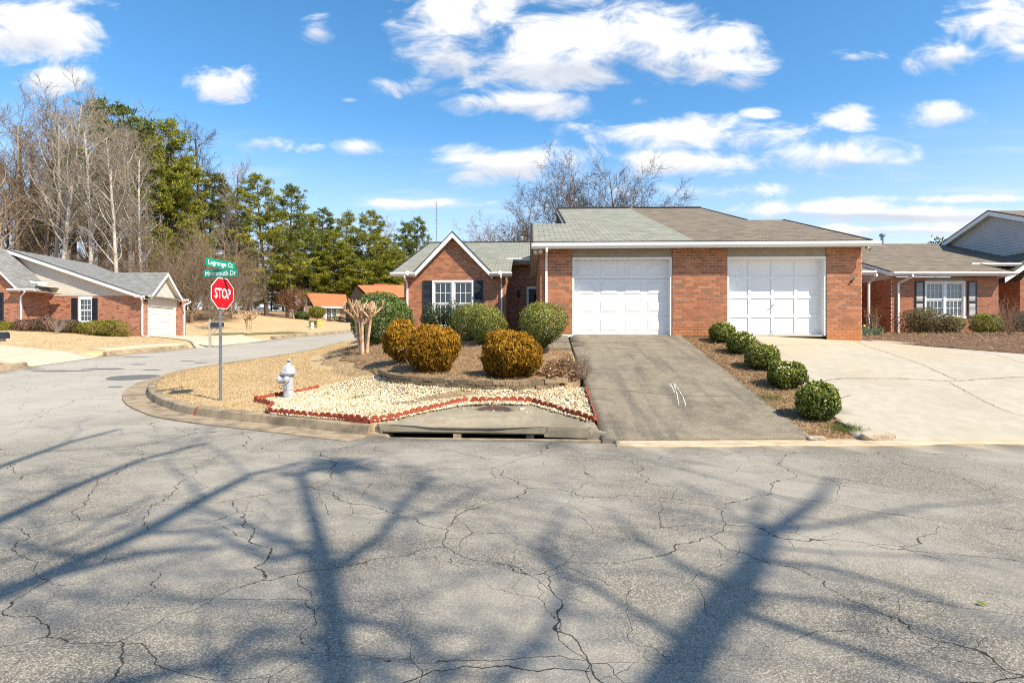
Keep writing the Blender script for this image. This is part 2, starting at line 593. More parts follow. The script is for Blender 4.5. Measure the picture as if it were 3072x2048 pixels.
# edges of the left driveway and of the pale right one, (x, y)
def on_drive(px, py): return ray_hit(px, py, lambda x, y: drive_z(y), 7, 18)
DL0, DL1 = on_drive(1808, 1322), on_drive(1707, 1008)
DR0, DR1 = on_drive(2442, 1316), on_drive(2046, 1008)
PL0, PL1 = on_drive(2556, 1306), on_drive(2255, 1010)

ctl = []
def c(x, y, z): ctl.append((x, y, z - Rf(y)))
for (x, y) in KERB:
    ctl.append((x, y, .16))
for t in np.linspace(0, 1, 7):
    for a, b in ((DL0, DL1), (DR0, DR1), (PL0, PL1)):
        x, y = a[0] + (b[0] - a[0]) * t, a[1] + (b[1] - a[1]) * t
        c(x, y, float(drive_z(y)) - .02)
for x, y in ((12.3, 13.4), (16, 12.6), (22, 12.0), (30, 11.5)):
    c(x, y, float(drive_z(y)) - .01)
for x, y in ((8, 8.4), (12, 8.4), (16, 8.6), (22, 9), (30, 9)):
    c(x, y, .03)
c(9.6, 15.5, 1.44); c(6.6, 15.5, 1.58)
for x, y, z in ((-.4, 22.6, 1.58), (-4.3, 22.6, 1.52), (.6, 15.6, 1.52), (.5, 19, 1.55), (4, 19, 1.6), (9, 20, 1.6), (14, 22, 1.69), (20, 22, 1.68), (20, 18, 1.62), (26, 18, 1.6), (26, 24, 1.7), (12, 18, 1.6),
                (9, 28, 1.8), (0, 30, 1.85), (20, 30, 1.9), (-6.3, 22.5, 1.25), (-6, 27, 1.6), (10, 36, 2.3), (26, 36, 2.3), (0, 38, 2.2), (-7.2, 20, .9)):
    c(x, y, z)
# the low block wall: foot of the wall traced, the bed behind it higher
WALL_PX = [((1131, 1130), 12.6), ((1150, 1140), 12.1), ((1172, 1149), 11.65), ((1205, 1153), 11.35), ((1260, 1158), 11.1), ((1337, 1164), 10.85), ((1440, 1171), 10.62),
           ((1556, 1173), 10.6), ((1640, 1168), 10.75), ((1712, 1160), 10.95)]
WALL = [at(p[0], p[1], Y) for p, Y in WALL_PX]
for p in WALL:
    c(p.x, p.y - .05, p.z - .03)
    c(p.x * .99 + .0, p.y + .34, p.z + .15)
sgn = onR(662, 1200, .19); c(sgn[0], sgn[1], Rf(sgn[1]) + .19)
hyd = (-(1536 - 866) / F * 11.75, 11.75); c(hyd[0], hyd[1], CH - (1195 - HY) / F * 11.75)
myr = at(1092, 1062, 16.0); c(*myr)
for px, py, Y in ((1200, 1092, 13.3), (1300, 1122, 12.1), (1530, 1136, 11.5), (1645, 1062, 13.3), (1420, 1047, 14.6), (1130, 1030, 17.8), (1000, 1105, 14.6), (980, 1150, 12.9), (900, 1100, 16.2)):
    c(*at(px, py, Y))
for px, py, Y in ((1130, 1255, 8.95), (1480, 1212, 9.75), (1300, 1232, 9.35), (1640, 1232, 9.4), (1780, 1290, 8.5), (1000, 1215, 10.2)):
    c(*at(px, py, Y))
Hb = TPS(ctl, 4e-3)
def H(x, y): return R(y) + Hb(x, y)
def Hf(x, y): return float(H(x, y))
def onH(px, py, dz=0.0): return ray_hit(px, py, lambda x, y: H(x, y) + dz, 7, 40)

# the lot across the side street
LK = [onR(*p) for p in ((0, 1112), (120, 1096), (321, 1068), (450, 1056), (600, 1042), (733, 1030), (837, 1016), (950, 1006), (1054, 995))]
LK = [(-15.9, 2.0), (-15.9, 10.0)] + LK + [(-9.5, 49.5), (-5.2, 56.5), (2.0, 63.5)]
ctl2 = [(x, y, .15) for x, y in LK]
for x, y, z in ((-29, 35, 2.02), (-27, 34, 1.85), (-24.5, 35.5, 1.66), (-22.5, 36.5, 1.62), (-22.8, 41, 1.66), (-33, 35, 2.05), (-30, 28, 1.75), (-24, 30, 1.45), (-20, 31, 1.42), (-38, 30, 2.0), (-26, 24, 1.2),
                (-40, 45, 2.4), (-28, 48, 2.6), (-20, 50, 2.7), (-24.4, 68, 3.75), (-21, 62, 3.3), (-14, 60, 3.1), (-25, 57, 3.3), (-16, 43, 2.05), (-20, 44, 1.95), (-12, 55, 3.1), (-35, 60, 4.4), (-30, 60, 4.2), (-19, 66, 3.5), (-10, 70, 3.9), (0, 72, 4.3), (-30, 80, 5.0), (-50, 60, 4.0), (-55, 30, 2.0)):
    ctl2.append((x, y, z - Rf(y)))
Hb2 = TPS(ctl2, 4e-3)
def H2(x, y): return R(y) + Hb2(x, y)
def H2f(x, y): return float(H2(x, y))
def onH2(px, py, dz=0.0): return ray_hit(px, py, lambda x, y: H2(x, y) + dz, 12, 120)


def inside(poly, x, y):
    p = np.array(poly, float)
    r = np.zeros(np.shape(x), bool)
    j = len(p) - 1
    for i in range(len(p)):
        c1 = (p[i, 1] > y) != (p[j, 1] > y)
        with np.errstate(divide='ignore', invalid='ignore'):
            xx = (p[j, 0] - p[i, 0]) * (y - p[i, 1]) / (p[j, 1] - p[i, 1]) + p[i, 0]
        r ^= c1 & (x < xx)
        j = i
    return r


def sheet(name, poly, zfn, step, m, skirt=0.12):
    """a sheet of ground with a given outline, draped over the land"""
    bd = []
    n = len(poly)
    for i in range(n):
        a, b = np.array(poly[i], float), np.array(poly[(i + 1) % n], float)
        k = max(1, int(np.linalg.norm(b - a) / step))
        for t in range(k):
            bd.append(a + (b - a) * t / k)
    P = np.array(bd)
    x0, y0 = P.min(0); x1, y1 = P.max(0)
    gx, gy = np.meshgrid(np.arange(x0 + step * .5, x1, step), np.arange(y0 + step * .5, y1, step))
    gx, gy = gx.ravel(), gy.ravel()
    ok = inside(poly, gx, gy)
    gx, gy = gx[ok], gy[ok]
    pts = [Vector((float(a), float(b))) for a, b in P] + [Vector((float(a), float(b))) for a, b in zip(gx, gy)]
    nb = len(P)
    vo, eo, fo, *_ = delaunay_2d_cdt(pts, [(i, (i + 1) % nb) for i in range(nb)], [], 1, 1e-5)
    xy = np.array([(v.x, v.y) for v in vo])
    z = np.asarray(zfn(xy[:, 0], xy[:, 1]), float) * np.ones(len(xy))
    v = np.column_stack([xy, z])
    me = arr_mesh(name, v, np.array([list(f)[:3] for f in fo if len(f) == 3]), smooth=True)
    bm = bmesh.new(); bm.from_mesh(me)
    bmesh.ops.recalc_face_normals(bm, faces=bm.faces)
    if sum(f.normal.z for f in bm.faces) < 0:
        bmesh.ops.reverse_faces(bm, faces=bm.faces)
    if skirt:                                      # the slab's or turf's own thickness at its rim
        ex = bmesh.ops.extrude_edge_only(bm, edges=[e for e in bm.edges if e.is_boundary])
        for g_ in ex['geom']:
            if isinstance(g_, bmesh.types.BMVert):
                g_.co.z -= skirt
            elif isinstance(g_, bmesh.types.BMFace):
                g_.smooth = False
    bm.to_mesh(me); bm.free()
    return link(name, me, m)


def offset_path(path, d):
    """shift a plan polyline sideways (positive = to the right of travel)"""
    p = [Vector((a[0], a[1])) for a in path]
    out = []
    for i in range(len(p)):
        t = (p[min(i + 1, len(p) - 1)] - p[max(i - 1, 0)]).normalized()
        out.append((p[i].x + t.y * d, p[i].y - t.x * d))
    return out


def resample(path, step):
    """Catmull-Rom through plan points"""
    p = [np.array(a, float) for a in path]
    out = []
    for i in range(len(p) - 1):
        a, b, c_, d = p[max(i - 1, 0)], p[i], p[i + 1], p[min(i + 2, len(p) - 1)]
        n = max(1, int(np.linalg.norm(c_ - b) / step))
        for k in range(n):
            t = k / n
            out.append(tuple(.5 * ((2 * b) + (c_ - a) * t + (2 * a - 5 * b + 4 * c_ - d) * t * t + (3 * b - a - 3 * c_ + d) * t ** 3)))
    out.append(tuple(p[-1]))
    return out


# ------------------------------------------------------------------ ground materials
def asphalt_mat():
    m = bpy.data.materials.new('weathered_asphalt')
    m.use_nodes = True
    t = NT(m.node_tree)
    out = t.n('ShaderNodeOutputMaterial')
    b = t.n('ShaderNodeBsdfPrincipled', ins={'Roughness': .9, 'Specular IOR Level': .2})
    t.link(b.outputs[0], out.inputs[0])
    co = t.n('ShaderNodeTexCoord').outputs['Object']
    # exposed stone
    st = t.n('ShaderNodeTexVoronoi', ins={'Vector': co, 'Scale': 120.0, 'Randomness': 1.0})
    st2 = t.n('ShaderNodeTexVoronoi', ins={'Vector': co, 'Scale': 260.0})
    stone = t.ramp(t.math('ADD', t.math('MULTIPLY', t.n('ShaderNodeSeparateColor', ins={0: st.outputs['Color']}).outputs[0], .6),
                          t.math('MULTIPLY', t.n('ShaderNodeSeparateColor', ins={0: st2.outputs['Color']}).outputs[0], .4)),
                   [(.15, (.095, .086, .07)), (.42, (.20, .181, .148)), (.62, (.30, .27, .222)), (.88, (.48, .435, .36))])
    binder = t.smooth(st.outputs['Distance'], .42, .75)
    c_ = t.mix(t.math('MULTIPLY', binder, .75), stone, (.112, .10, .08))
    # broad wear
    big = t.n('ShaderNodeTexNoise', ins={'Vector': co, 'Scale': .55, 'Detail': 6.0, 'Roughness': .6})
    c_ = t.mix(t.math('MULTIPLY', t.smooth(big.outputs[0], .34, .64), .62), c_, (.385, .348, .288))
    blo = t.n('ShaderNodeTexNoise', ins={'Vector': co, 'Scale': 2.7, 'Detail': 5.0, 'Roughness': .7})
    c_ = t.mix(t.math('MULTIPLY', t.smooth(blo.outputs[0], .5, .78), .35), c_, (.158, .141, .115))
    # the side street is paler and smoother
    sp = t.n('ShaderNodeSeparateXYZ', ins={0: co})
    side = t.smooth(t.math('SUBTRACT', t.math('MULTIPLY', sp.outputs[0], -.6), t.math('MULTIPLY', sp.outputs[1], -.5)), 5.5, 12.0)
    c_ = t.mix(t.math('MULTIPLY', side, .55), c_, (.44, .405, .345))
    # tan silt washed to the edge under the driveways
    ed = t.math('MULTIPLY', t.smooth(t.math('ADD', sp.outputs[1], t.math('MULTIPLY', blo.outputs[0], .6)), 7.6, 8.6), t.smooth(sp.outputs[0], .8, 1.6))
    c_ = t.mix(t.math('MULTIPLY', ed, .8), c_, (.46, .36, .235))
    # cracks: two nets of crazing, broken up so that they thin out and vanish
    def net(scale, dist, wlo, whi, seed):
        o = t.n('ShaderNodeVectorMath', operation='ADD', ins={0: co, 1: (seed, seed * .7, 0)}).outputs[0]
        dn = t.n('ShaderNodeTexNoise', ins={'Vector': o, 'Scale': 1.5, 'Detail': 6.0, 'Roughness': .5})
        off = t.n('ShaderNodeVectorMath', operation='SCALE', ins={0: t.n('ShaderNodeVectorMath', operation='SUBTRACT', ins={0: dn.outputs['Color'], 1: (.5, .5, .5)}).outputs[0], 'Scale': dist}).outputs[0]
        v = t.n('ShaderNodeVectorMath', operation='MULTIPLY', ins={0: t.n('ShaderNodeVectorMath', operation='ADD', ins={0: o, 1: off}).outputs[0], 1: (1, 1, 0)}).outputs[0]
        vo = t.n('ShaderNodeTexVoronoi', feature='DISTANCE_TO_EDGE', voronoi_dimensions='2D', ins={'Vector': v, 'Scale': scale})
        br = t.n('ShaderNodeTexNoise', ins={'Vector': o, 'Scale': .9, 'Detail': 3.0})
        wd = t.n('ShaderNodeMapRange', ins={0: br.outputs[0], 1: .36, 2: .66, 3: wlo, 4: whi}).outputs[0]
        return t.math('SUBTRACT', 1.0, t.math('DIVIDE', vo.outputs['Distance'], t.math('MAXIMUM', wd, .0002)), clamp=True)
    cr = t.math('MAXIMUM', net(.62, .7, .0028, .0050, 3.1), t.math('MAXIMUM', net(1.2, .55, .001, .0056, 17.7), net(2.4, .4, -.003, .0066, 41.3)))
    crs = t.smooth(cr, .0, .5)
    c_ = t.mix(t.math('MULTIPLY', crs, .92), c_, (.035, .031, .026))
    # old patch, tar spots
    t.link(c_, b.inputs['Base Color'])
    hgt = t.math('SUBTRACT', t.math('MULTIPLY', t.math('SUBTRACT', 1.0, st.outputs['Distance']), .35), t.math('MULTIPLY', crs, 1.6))
    bp = t.n('ShaderNodeBump', ins={'Strength': .55, 'Distance': .006, 'Height': hgt})
    t.link(bp.outputs[0], b.inputs['Normal'])
    return m


def concrete_mat(name, a, b_, dirt, speck, dirt_k=.6, dscale=1.4, streak=None):
    def ex(t, c_, co, b):
        d1 = t.n('ShaderNodeTexNoise', ins={'Vector': co, 'Scale': dscale, 'Detail': 7.0, 'Roughness': .65})
        c_ = t.mix(t.math('MULTIPLY', t.smooth(d1.outputs[0], .45, .68), dirt_k), c_, dirt)
        if streak:
            sv = t.n('ShaderNodeVectorMath', operation='MULTIPLY', ins={0: co, 1: streak[0]}).outputs[0]
            d2 = t.n('ShaderNodeTexNoise', ins={'Vector': sv, 'Scale': 1.0, 'Detail': 5.0})
            c_ = t.mix(t.math('MULTIPLY', t.smooth(d2.outputs[0], .48, .68), streak[2]), c_, streak[1])
        v = t.n('ShaderNodeTexVoronoi', ins={'Vector': co, 'Scale': 38.0})
        s = t.math('MULTIPLY', t.math('LESS_THAN', v.outputs['Distance'], .22), t.math('GREATER_THAN', t.n('ShaderNodeSeparateColor', ins={0: v.outputs['Color']}).outputs[0], .55))
        c_ = t.mix(t.math('MULTIPLY', s, speck[1]), c_, speck[0])
        return c_
    return mat(name, a, b_, .92, 5, bump=(70, .35, .004), extra=ex)


M['asphalt'] = asphalt_mat()
M['conc_dark'] = concrete_mat('stained_concrete', (.19, .16, .115), (.235, .198, .145), (.11, .094, .07), ((.46, .42, .34), .95), .6, 1.6, ((3.0, .3, 1), (.09, .08, .066), .6))
M['conc_pale'] = concrete_mat('pale_concrete', (.375, .335, .26), (.42, .38, .305), (.32, .28, .21), ((.26, .23, .18), .45), .5, .7, ((.5, .25, 1), (.42, .34, .225), .55))
M['conc_kerb'] = concrete_mat('kerb_concrete', (.36, .28, .185), (.26, .20, .13), (.12, .095, .068), ((.45, .38, .28), .3), .8, 2.2)
M['conc_slab'] = concrete_mat('drain_slab_concrete', (.25, .21, .145), (.32, .275, .20), (.13, .11, .082), ((.44, .38, .28), .5), .7, 1.2)
M['conc_walk'] = concrete_mat('sidewalk_concrete', (.52, .42, .29), (.58, .48, .35), (.42, .33, .23), ((.4, .34, .26), .2), .4)
M['lawn'] = mat('dormant_lawn', (.46, .325, .17), (.53, .395, .225), .95, 1.1, 8, bump=(38, .45, .02), lo=.4, hi=.62,
                extra=lambda t, c_, co, b: t.mix(t.math('MULTIPLY', t.smooth(t.n('ShaderNodeTexNoise', ins={'Vector': co, 'Scale': 26.0, 'Detail': 5.0, 'Roughness': .7}).outputs[0], .42, .66), .3), c_, (.37, .245, .12)))
M['mulch'] = mat('pine_straw_soil', (.29, .17, .085), (.37, .235, .13), .97, 2.2, 9, bump=(50, 1.0, .03),
                 extra=lambda t, c_, co, b: t.mix(t.math('MULTIPLY', t.smooth(t.n('ShaderNodeTexNoise', ins={'Vector': co, 'Scale': 30.0, 'Detail': 6.0}).outputs[0], .5, .66), .7), c_, (.44, .30, .175)))
M['gravel_soil'] = mat('pebble_bed_soil', (.36, .27, .16), (.24, .16, .09), .95, 3, 8, bump=(60, .8, .02))
M['earth'] = mat('woodland_floor', (.24, .14, .075), (.34, .215, .115), .97, .35, 8)
M['green_verge'] = mat('green_verge', (.12, .135, .045), (.20, .17, .07), .95, 3, 8, bump=(40, .8, .03))
M['throat_black'] = mat('dark_void', (.012, .010, .008), None, .9)  # near-black stand-in for the shade inside the drain
M['iron'] = mat('rusty_iron', (.075, .05, .038), (.11, .065, .045), .7, 9, metal=.2, bump=(90, .4, .003))

# ------------------------------------------------------------------ setting: ground, roads, kerbs, drives
gx = np.concatenate([np.arange(-420, -80, 40), np.arange(-80, 81, 5), np.arange(120, 421, 40)]).astype(float)
gy = np.concatenate([np.arange(-160, -40, 40), np.arange(-40, 121, 5), np.arange(160, 700, 60)]).astype(float)
XX, YY = np.meshgrid(gx, gy)
ZZ = R(YY) - .22 + np.where(YY > 60, np.clip((YY - 60) / 30, 0, 1) * .2, 0)
nx, ny = len(gx), len(gy)
ii = np.arange(nx * ny).reshape(ny, nx)
fc = np.stack([ii[:-1, :-1].ravel(), ii[:-1, 1:].ravel(), ii[1:, 1:].ravel(), ii[1:, :-1].ravel()], 1)
ground = link('ground', arr_mesh('ground', np.column_stack([XX.ravel(), YY.ravel(), ZZ.ravel()]), fc, smooth=True), M['earth'])
tag(ground, kind='structure')

kerb_c = resample(KERB, .25)
kerb_l = resample(LK, .6)
# asphalt: main street in front plus the side street, one sheet that runs under the gutters
road_poly = [(45, 8.05), (45, -14), (-48, -14), (-48, 1.5), (-19, 1.5), (-16.6, 4)]
road_poly += [(x - .05, y) for x, y in kerb_l if 4.5 < y] + [(2.4, 63.5), (5.3, 61.0)]
road_poly += [p for p in reversed(kerb_c[:-1])] + [(-1.2, 8.42), (1.5, 8.1)]
road = sheet('road', road_poly, lambda x, y: R(y), .9, M['asphalt'])
tag(road, kind='structure')

G_PROF = [(-.47, .008), (-.02, .022), (.015, .15), (.035, .168), (.17, .172), (.17, -.1), (-.47, -.1)]


def kerb(name, path, side, prof=G_PROF, m=None):
    mb = MB()
    pts = [Vector((x, y, Rf(y))) for x, y in path]
    mb.extrude([(a * side, b) for a, b in prof], pts)
    o = mb.build(name, m or M['conc_kerb'])
    return tag(o, kind='structure')


kerb('kerb', kerb_c, 1)
lk = [p for p in kerb_l]
# red spray-paint stripe on the corner kerb
ks = min(range(len(kerb_c)), key=lambda i: abs((kerb_c[i][0] / kerb_c[i][1]) * F + CX - 592) if kerb_c[i][1] < 12 else 1e9)
k0, k1 = Vector(kerb_c[ks]), Vector(kerb_c[ks + 1])
k1 = k0 + (k1 - k0).normalized() * .05
M['red_spray'] = mat('red_spray_paint', (.42, .06, .035), (.30, .10, .06), .8, 40)
MB().extrude([(-.03, .024), (.009, .152), (.031, .1725), (.12, .1755)], [(k0.x, k0.y, Rf(k0.y)), (k1.x, k1.y, Rf(k1.y))], closed=False, caps=False).build('paint_stripe', M['red_spray'], [o for o in COL.objects if o.name.startswith('kerb')][0])
d_a0, d_a1 = onR(100, 1098)[1], onR(300, 1070)[1]
d_b0, d_b1 = onR(590, 1043)[1], onR(800, 1020)[1]
kerb('kerb', [p for p in lk if p[1] < d_a0], -1)
kerb('kerb', [p for p in lk if d_a1 < p[1] < d_b0], -1)
kerb('kerb', [p for p in lk if p[1] > d_b1], -1)

# corner lot lawn and beds
back = offset_path(kerb_c, .165)
lot = [p for p in back] + [(7, 62), (40, 62), (40, 9), (20, 8.6)] + [(7.5, 8.55), (PL0[0], 8.5), (DR0[0], 8.45), (DL0[0] + .05, 8.5)]
SBP = [(1116, 1264), (1200, 1253), (1300, 1229), (1385, 1214), (1480, 1209), (1602, 1212), (1664, 1233), (1745, 1257), (1790, 1272)]
SBW = [onH(*p) for p in SBP]
lot += [(x, y - .06) for x, y in reversed(SBW)] + [(-2.05, 9.0)]
lawn = sheet('lawn', lot, lambda x, y: H(x, y) - .01 - .35 * (np.asarray(x) > DL0[0] + (DL1[0] - DL0[0]) * (np.asarray(y) - DL0[1]) / (DL1[1] - DL0[1])), .45, M['lawn'])
tag(lawn, kind='structure')

def wpts(pxs): return [onH(*p) for p in pxs]
wall_xy = [(p.x, p.y + .04) for p in WALL]
gravel_poly = wpts([(762, 1201), (800, 1192), (866, 1180), (930, 1168), (1000, 1152), (1070, 1136)]) + wall_xy + wpts([(1757, 1166), (1770, 1205), (1788, 1262), (1745, 1254), (1664, 1232), (1602, 1211), (1480, 1207), (1385, 1213),
               (1300, 1229), (1200, 1254), (1116, 1266), (1000, 1259), (900, 1251), (812, 1243), (808, 1225), (822, 1213), (800, 1208)])
gravel_bed = tag(sheet('gravel_bed', gravel_poly, lambda x, y: H(x, y) + .006, .25, M['gravel_soil']), kind='structure')
mulch_poly = wall_xy + [(DL0[0] + (DL1[0] - DL0[0]) * t - .06, DL0[1] + (DL1[1] - DL0[1]) * t) for t in (.42, .6, .8, .98)] + [(.7, 15.7), (.6, 18), (-.2, 22.9), (-4.4, 22.9), (-5.6, 21), (-5.3, 19.4), (-5.5, 18), (-4.9, 16.8), (-4.8, 15.8), (-4.1, 14.9), (-3.9, 14.1), (-3.35, 13.3)]
mulch_bed = tag(sheet('mulch_bed', mulch_poly, lambda x, y: H(x, y) + .008, .25, M['mulch']), kind='structure')
strip_poly = [(DR0[0] + (DR1[0] - DR0[0]) * t - .05, DR0[1] + (DR1[1] - DR0[1]) * t) for t in np.linspace(0, 1.0, 7)] + [(PL1[0] + .05, PL1[1])] + [(PL0[0] + (PL1[0] - PL0[0]) * t + .05, PL0[1] + (PL1[1] - PL0[1]) * t) for t in np.linspace(.95, 0, 6)]
strip_bed = tag(sheet('mulch_strip', strip_poly, lambda x, y: H(x, y) + .012, .2, M['mulch']), kind='structure')
PBACK = [(9.62, 15.42), (10.6, 14.5), (12.3, 13.45), (16, 12.6), (24, 11.9)]
right_poly = PBACK + [(26, 24), (19, 22.6), (14.8, 22.6), (9.6, 22.6)]
def pale_z(x, y):
    zz = np.minimum(drive_z(y), 1.595)
    return zz - .15 * np.clip((np.asarray(x) - 6.6) / 3.0, 0, 1) * np.clip((np.asarray(y) - 12.5) / 3.0, 0, 1) + .012
def right_z(x, y):
    ed = np.interp(x, [p[0] for p in PBACK], [p[1] for p in PBACK])
    return np.minimum(H(x, y) + .01, pale_z(x, ed) + .015 + .16 * np.maximum(0, np.asarray(y) - ed))
M['mulch_dark'] = mat('dark_mulch', (.14, .078, .045), (.20, .12, .072), .97, 2.2, 9, bump=(50, 1.0, .03))
right_bed = tag(sheet('mulch_bed', right_poly, right_z, .4, M['mulch_dark']), kind='structure')

# driveways
dl = [DL0, (DR0[0], DR0[1]), DR1, (DR1[0], 15.72), (DL1[0], 15.72), DL1]
drive_left = tag(sheet('driveway', dl, lambda x, y: np.minimum(drive_z(y), 1.6) + .012, .4, M['conc_dark']), kind='structure')
pr = [PL0, (PL0[0] + .3, 8.25), (7.5, 8.22), (12, 8.24), (18, 8.4), (24, 8.6)] + [(a, b + .5) for a, b in PBACK[::-1]] + [(9.62, 15.9), (9.4, 15.72), (PL1[0], 15.72), PL1]
drive_right = tag(sheet('driveway', pr, pale_z, .4, M['conc_pale']), kind='structure')
# silted concrete gutter along the foot of the drives
rga = random.Random(4)
gp = [(1.45, 7.86)] + [(x_, float(np.interp(x_, [1.45, 2.6, 4.2, 6, 9, 24], [7.86, 7.84, 7.88, 7.97, 8.05, 8.25])) + rga.uniform(-.06, .05)) for x_ in np.arange(1.8, 23.5, .28)] + [(24, 8.95), (9, 8.6), (6, 8.56), (4.3, 8.5), (2.8, 8.42), (1.5, 8.38)]
M['silt'] = concrete_mat('silted_gutter', (.46, .355, .225), (.52, .43, .31), (.36, .25, .14), ((.5, .42, .32), .3), .6, 3.0)
tag(sheet('gutter_apron', gp, lambda x, y: .018 + np.maximum(0, np.asarray(y) - 8.18) * .01, .3, M['silt']), kind='structure')
# paved entry slab beside the garage
mb = MB()
a0, a1 = on_drive(1632, 1050), on_drive(1714, 1050)
z1 = 1.50
zs = Hf((a0[0] + a1[0]) / 2, a0[1])
for i in range(2):
    y0, y1 = (a0[1], 14.45) if i == 0 else (14.465, 15.48)
    za, zb = (drive_z(y0) + .05, drive_z(y1) + .03)
    xl0, xl1 = a0[0] - .0, a0[0] - .05
    xr0 = DL0[0] + (DL1[0] - DL0[0]) * ((y0 - DL0[1]) / (DL1[1] - DL0[1])) - .05
    xr1 = DL0[0] + (DL1[0] - DL0[0]) * ((y1 - DL0[1]) / (DL1[1] - DL0[1])) - .05
    mb.hexa([(xl0, y0, za - .15), (xr0, y0, za - .15), (xr1, y1, zb - .15), (xl1, y1, zb - .15), (xl0, y0, za), (xr0, y0, za), (xr1, y1, zb), (xl1, y1, zb)])
tag(mb.build('entry_path', M['conc_dark']), kind='structure')

# the lot across the street: lawn, two drives, sidewalk, verge
LKA = np.array(kerb_l)
def kerb_dist(x, y):
    x, y = np.asarray(x, float), np.asarray(y, float)
    return np.sqrt(((x.ravel()[:, None] - LKA[None, :, 0]) ** 2 + (y.ravel()[:, None] - LKA[None, :, 1]) ** 2).min(1)).reshape(x.shape)
def apron_z(x, y):
    t = np.clip((kerb_dist(x, y) - .3) / 1.3, 0, 1)
    t = t * t * (3 - 2 * t)
    return (R(y) + .012) * (1 - t) + (H2(x, y) + .03) * t
lback = offset_path(lk, -.165)
lot2 = [p for p in lback] + [(2, 90), (-70, 90), (-70, 2)]
def lawn2_z(x, y):
    x, y = np.asarray(x, float), np.asarray(y, float)
    gap = ((y > d_a0 - .3) & (y < d_a1 + .3)) | ((y > d_b0 - .4) & (y < d_b1 + .4))
    dip = np.where(gap, .24 * np.clip(1 - (kerb_dist(x, y) - .3) / 1.6, 0, 1), 0)
    return H2(x, y) - .02 - dip
tag(sheet('lawn', lot2, lawn2_z, .9, M['lawn']), kind='structure')
def w2(pxs): return [onH2(*p) for p in pxs]
dA = [onR(100, 1099), onR(300, 1071)] + w2([(322, 1062), (190, 1057), (110, 1048), (0, 1037)])
far_a = at(0, 1037, 24.5)
dA = [onR(96, 1099), onR(305, 1070)] + w2([(330, 1060), (200, 1055), (100, 1045), (0, 1034)]) + [(-38, 30.0), (-38, 24.5)] + w2([(0, 1082), (70, 1084)])
tag(sheet('driveway', dA, apron_z, .5, M['conc_walk']), kind='structure')
dB = [onR(590, 1043), onR(800, 1020)] + w2([(828, 1010), (740, 1011)]) + [(-19.5, 41.2), (-23.75, 41.1), (-23.75, 36.9)] + w2([(560, 1021)])
tag(sheet('driveway', dB, apron_z, .4, M['conc_walk']), kind='structure')
sw = [p for p in kerb_l if d_a1 + .5 < p[1] < d_b0 + .5]
sw_in, sw_out = offset_path(sw, -1.0), offset_path(sw, -2.1)
tag(sheet('sidewalk', sw_in + sw_out[::-1], lambda x, y: H2(x, y) + .03, .5, M['conc_walk']), kind='structure')
vb = [(-22.6, 41.6), (-17.5, 40.2), (-14.8, 38.6), (-14.2, 39.6), (-17.0, 43.0), (-22.5, 44.0)]
tag(sheet('green_verge', vb, lambda x, y: H2(x, y) + .02, .6, M['green_verge']), kind='structure')
bedA = [(-38, 33.0), (-31, 32.2), (-27, 33.6), (-24.2, 35.2), (-23.6, 36.3), (-38, 36.4)]
tag(sheet('mulch_bed', bedA, lambda x, y: H2(x, y) + .02, .6, M['mulch']), kind='structure')
# reddish pine straw under the trees beyond
pb = [(-70, 52), (-30, 47), (-27.5, 50), (-27, 56), (-30, 60), (-27.5, 63), (-24, 66), (-19, 70), (-15, 72), (-15, 89), (-70, 89)]
tag(sheet('woodland_floor', pb, lambda x, y: H2(x, y) + .03, 2.0, M['earth']), kind='structure')

# dark round patch in the side street
mb = MB()
pc = onR(402, 1132)
for k in range(1):
    ring = [(pc[0] + math.cos(a) * .75 * (1 + .08 * math.sin(3 * a)), pc[1] + math.sin(a) * .62) for a in np.linspace(0, 2 * math.pi, 28, endpoint=False)]
    mb.poly([(x, y, Rf(y) + .004) for x, y in ring])
M['patch'] = mat('asphalt_patch', (.10, .10, .098), (.16, .155, .15), .9, 25)
tag(mb.build('road_patch', M['patch']), kind='structure')
for px, py, wx, wy in ((310, 1107, .9, .3), (185, 1113, 1.1, .25), (80, 1108, .7, .2), (410, 1071, .7, .16), (413, 1093, .35, .2), (455, 1110, .35, .18), (345, 1161, .2, .16), (602, 1088, .3, .2), (560, 1083, .3, .15)):
    mb = MB()
    x0, y0 = onR(px, py)
    rg = random.Random(px)
    ring = [(x0 + math.cos(a) * wx * rg.uniform(.6, 1), y0 + math.sin(a) * wy * rg.uniform(.6, 1)) for a in np.linspace(0, 2 * math.pi, 14, endpoint=False)]
    mb.poly([(x, y, Rf(y) + .004) for x, y in ring])
    tag(mb.build('road_patch', M['patch']), kind='structure')


def crack(parent, pxs, fn, width, m, name='crack', dz=.012, jit=.012, seed=1):
    """a crack traced over a slab as a thin irregular sliver"""
    rg = random.Random(seed)
    P = [fn(*p) for p in pxs]
    P = resample(P, .06)
    mb = MB()
    prev = None
    for i, (x, y) in enumerate(P):
        d = Vector(P[min(i + 1, len(P) - 1)]) - Vector(P[max(i - 1, 0)])
        n = Vector((-d.y, d.x)).normalized()
        x += rg.uniform(-jit, jit) * n.x; y += rg.uniform(-jit, jit) * n.y
        wv = width * rg.uniform(.4, 1.3)
        cur = ((x - n.x * wv, y - n.y * wv), (x + n.x * wv, y + n.y * wv))
        if prev:
            q = [prev[0], cur[0], cur[1], prev[1]]
            mb.poly([(a, b, float(pale_z(a, b) if parent is drive_right else drive_z(b)) + dz) for a, b in q])
        prev = cur
    return mb.build(name, m, parent)


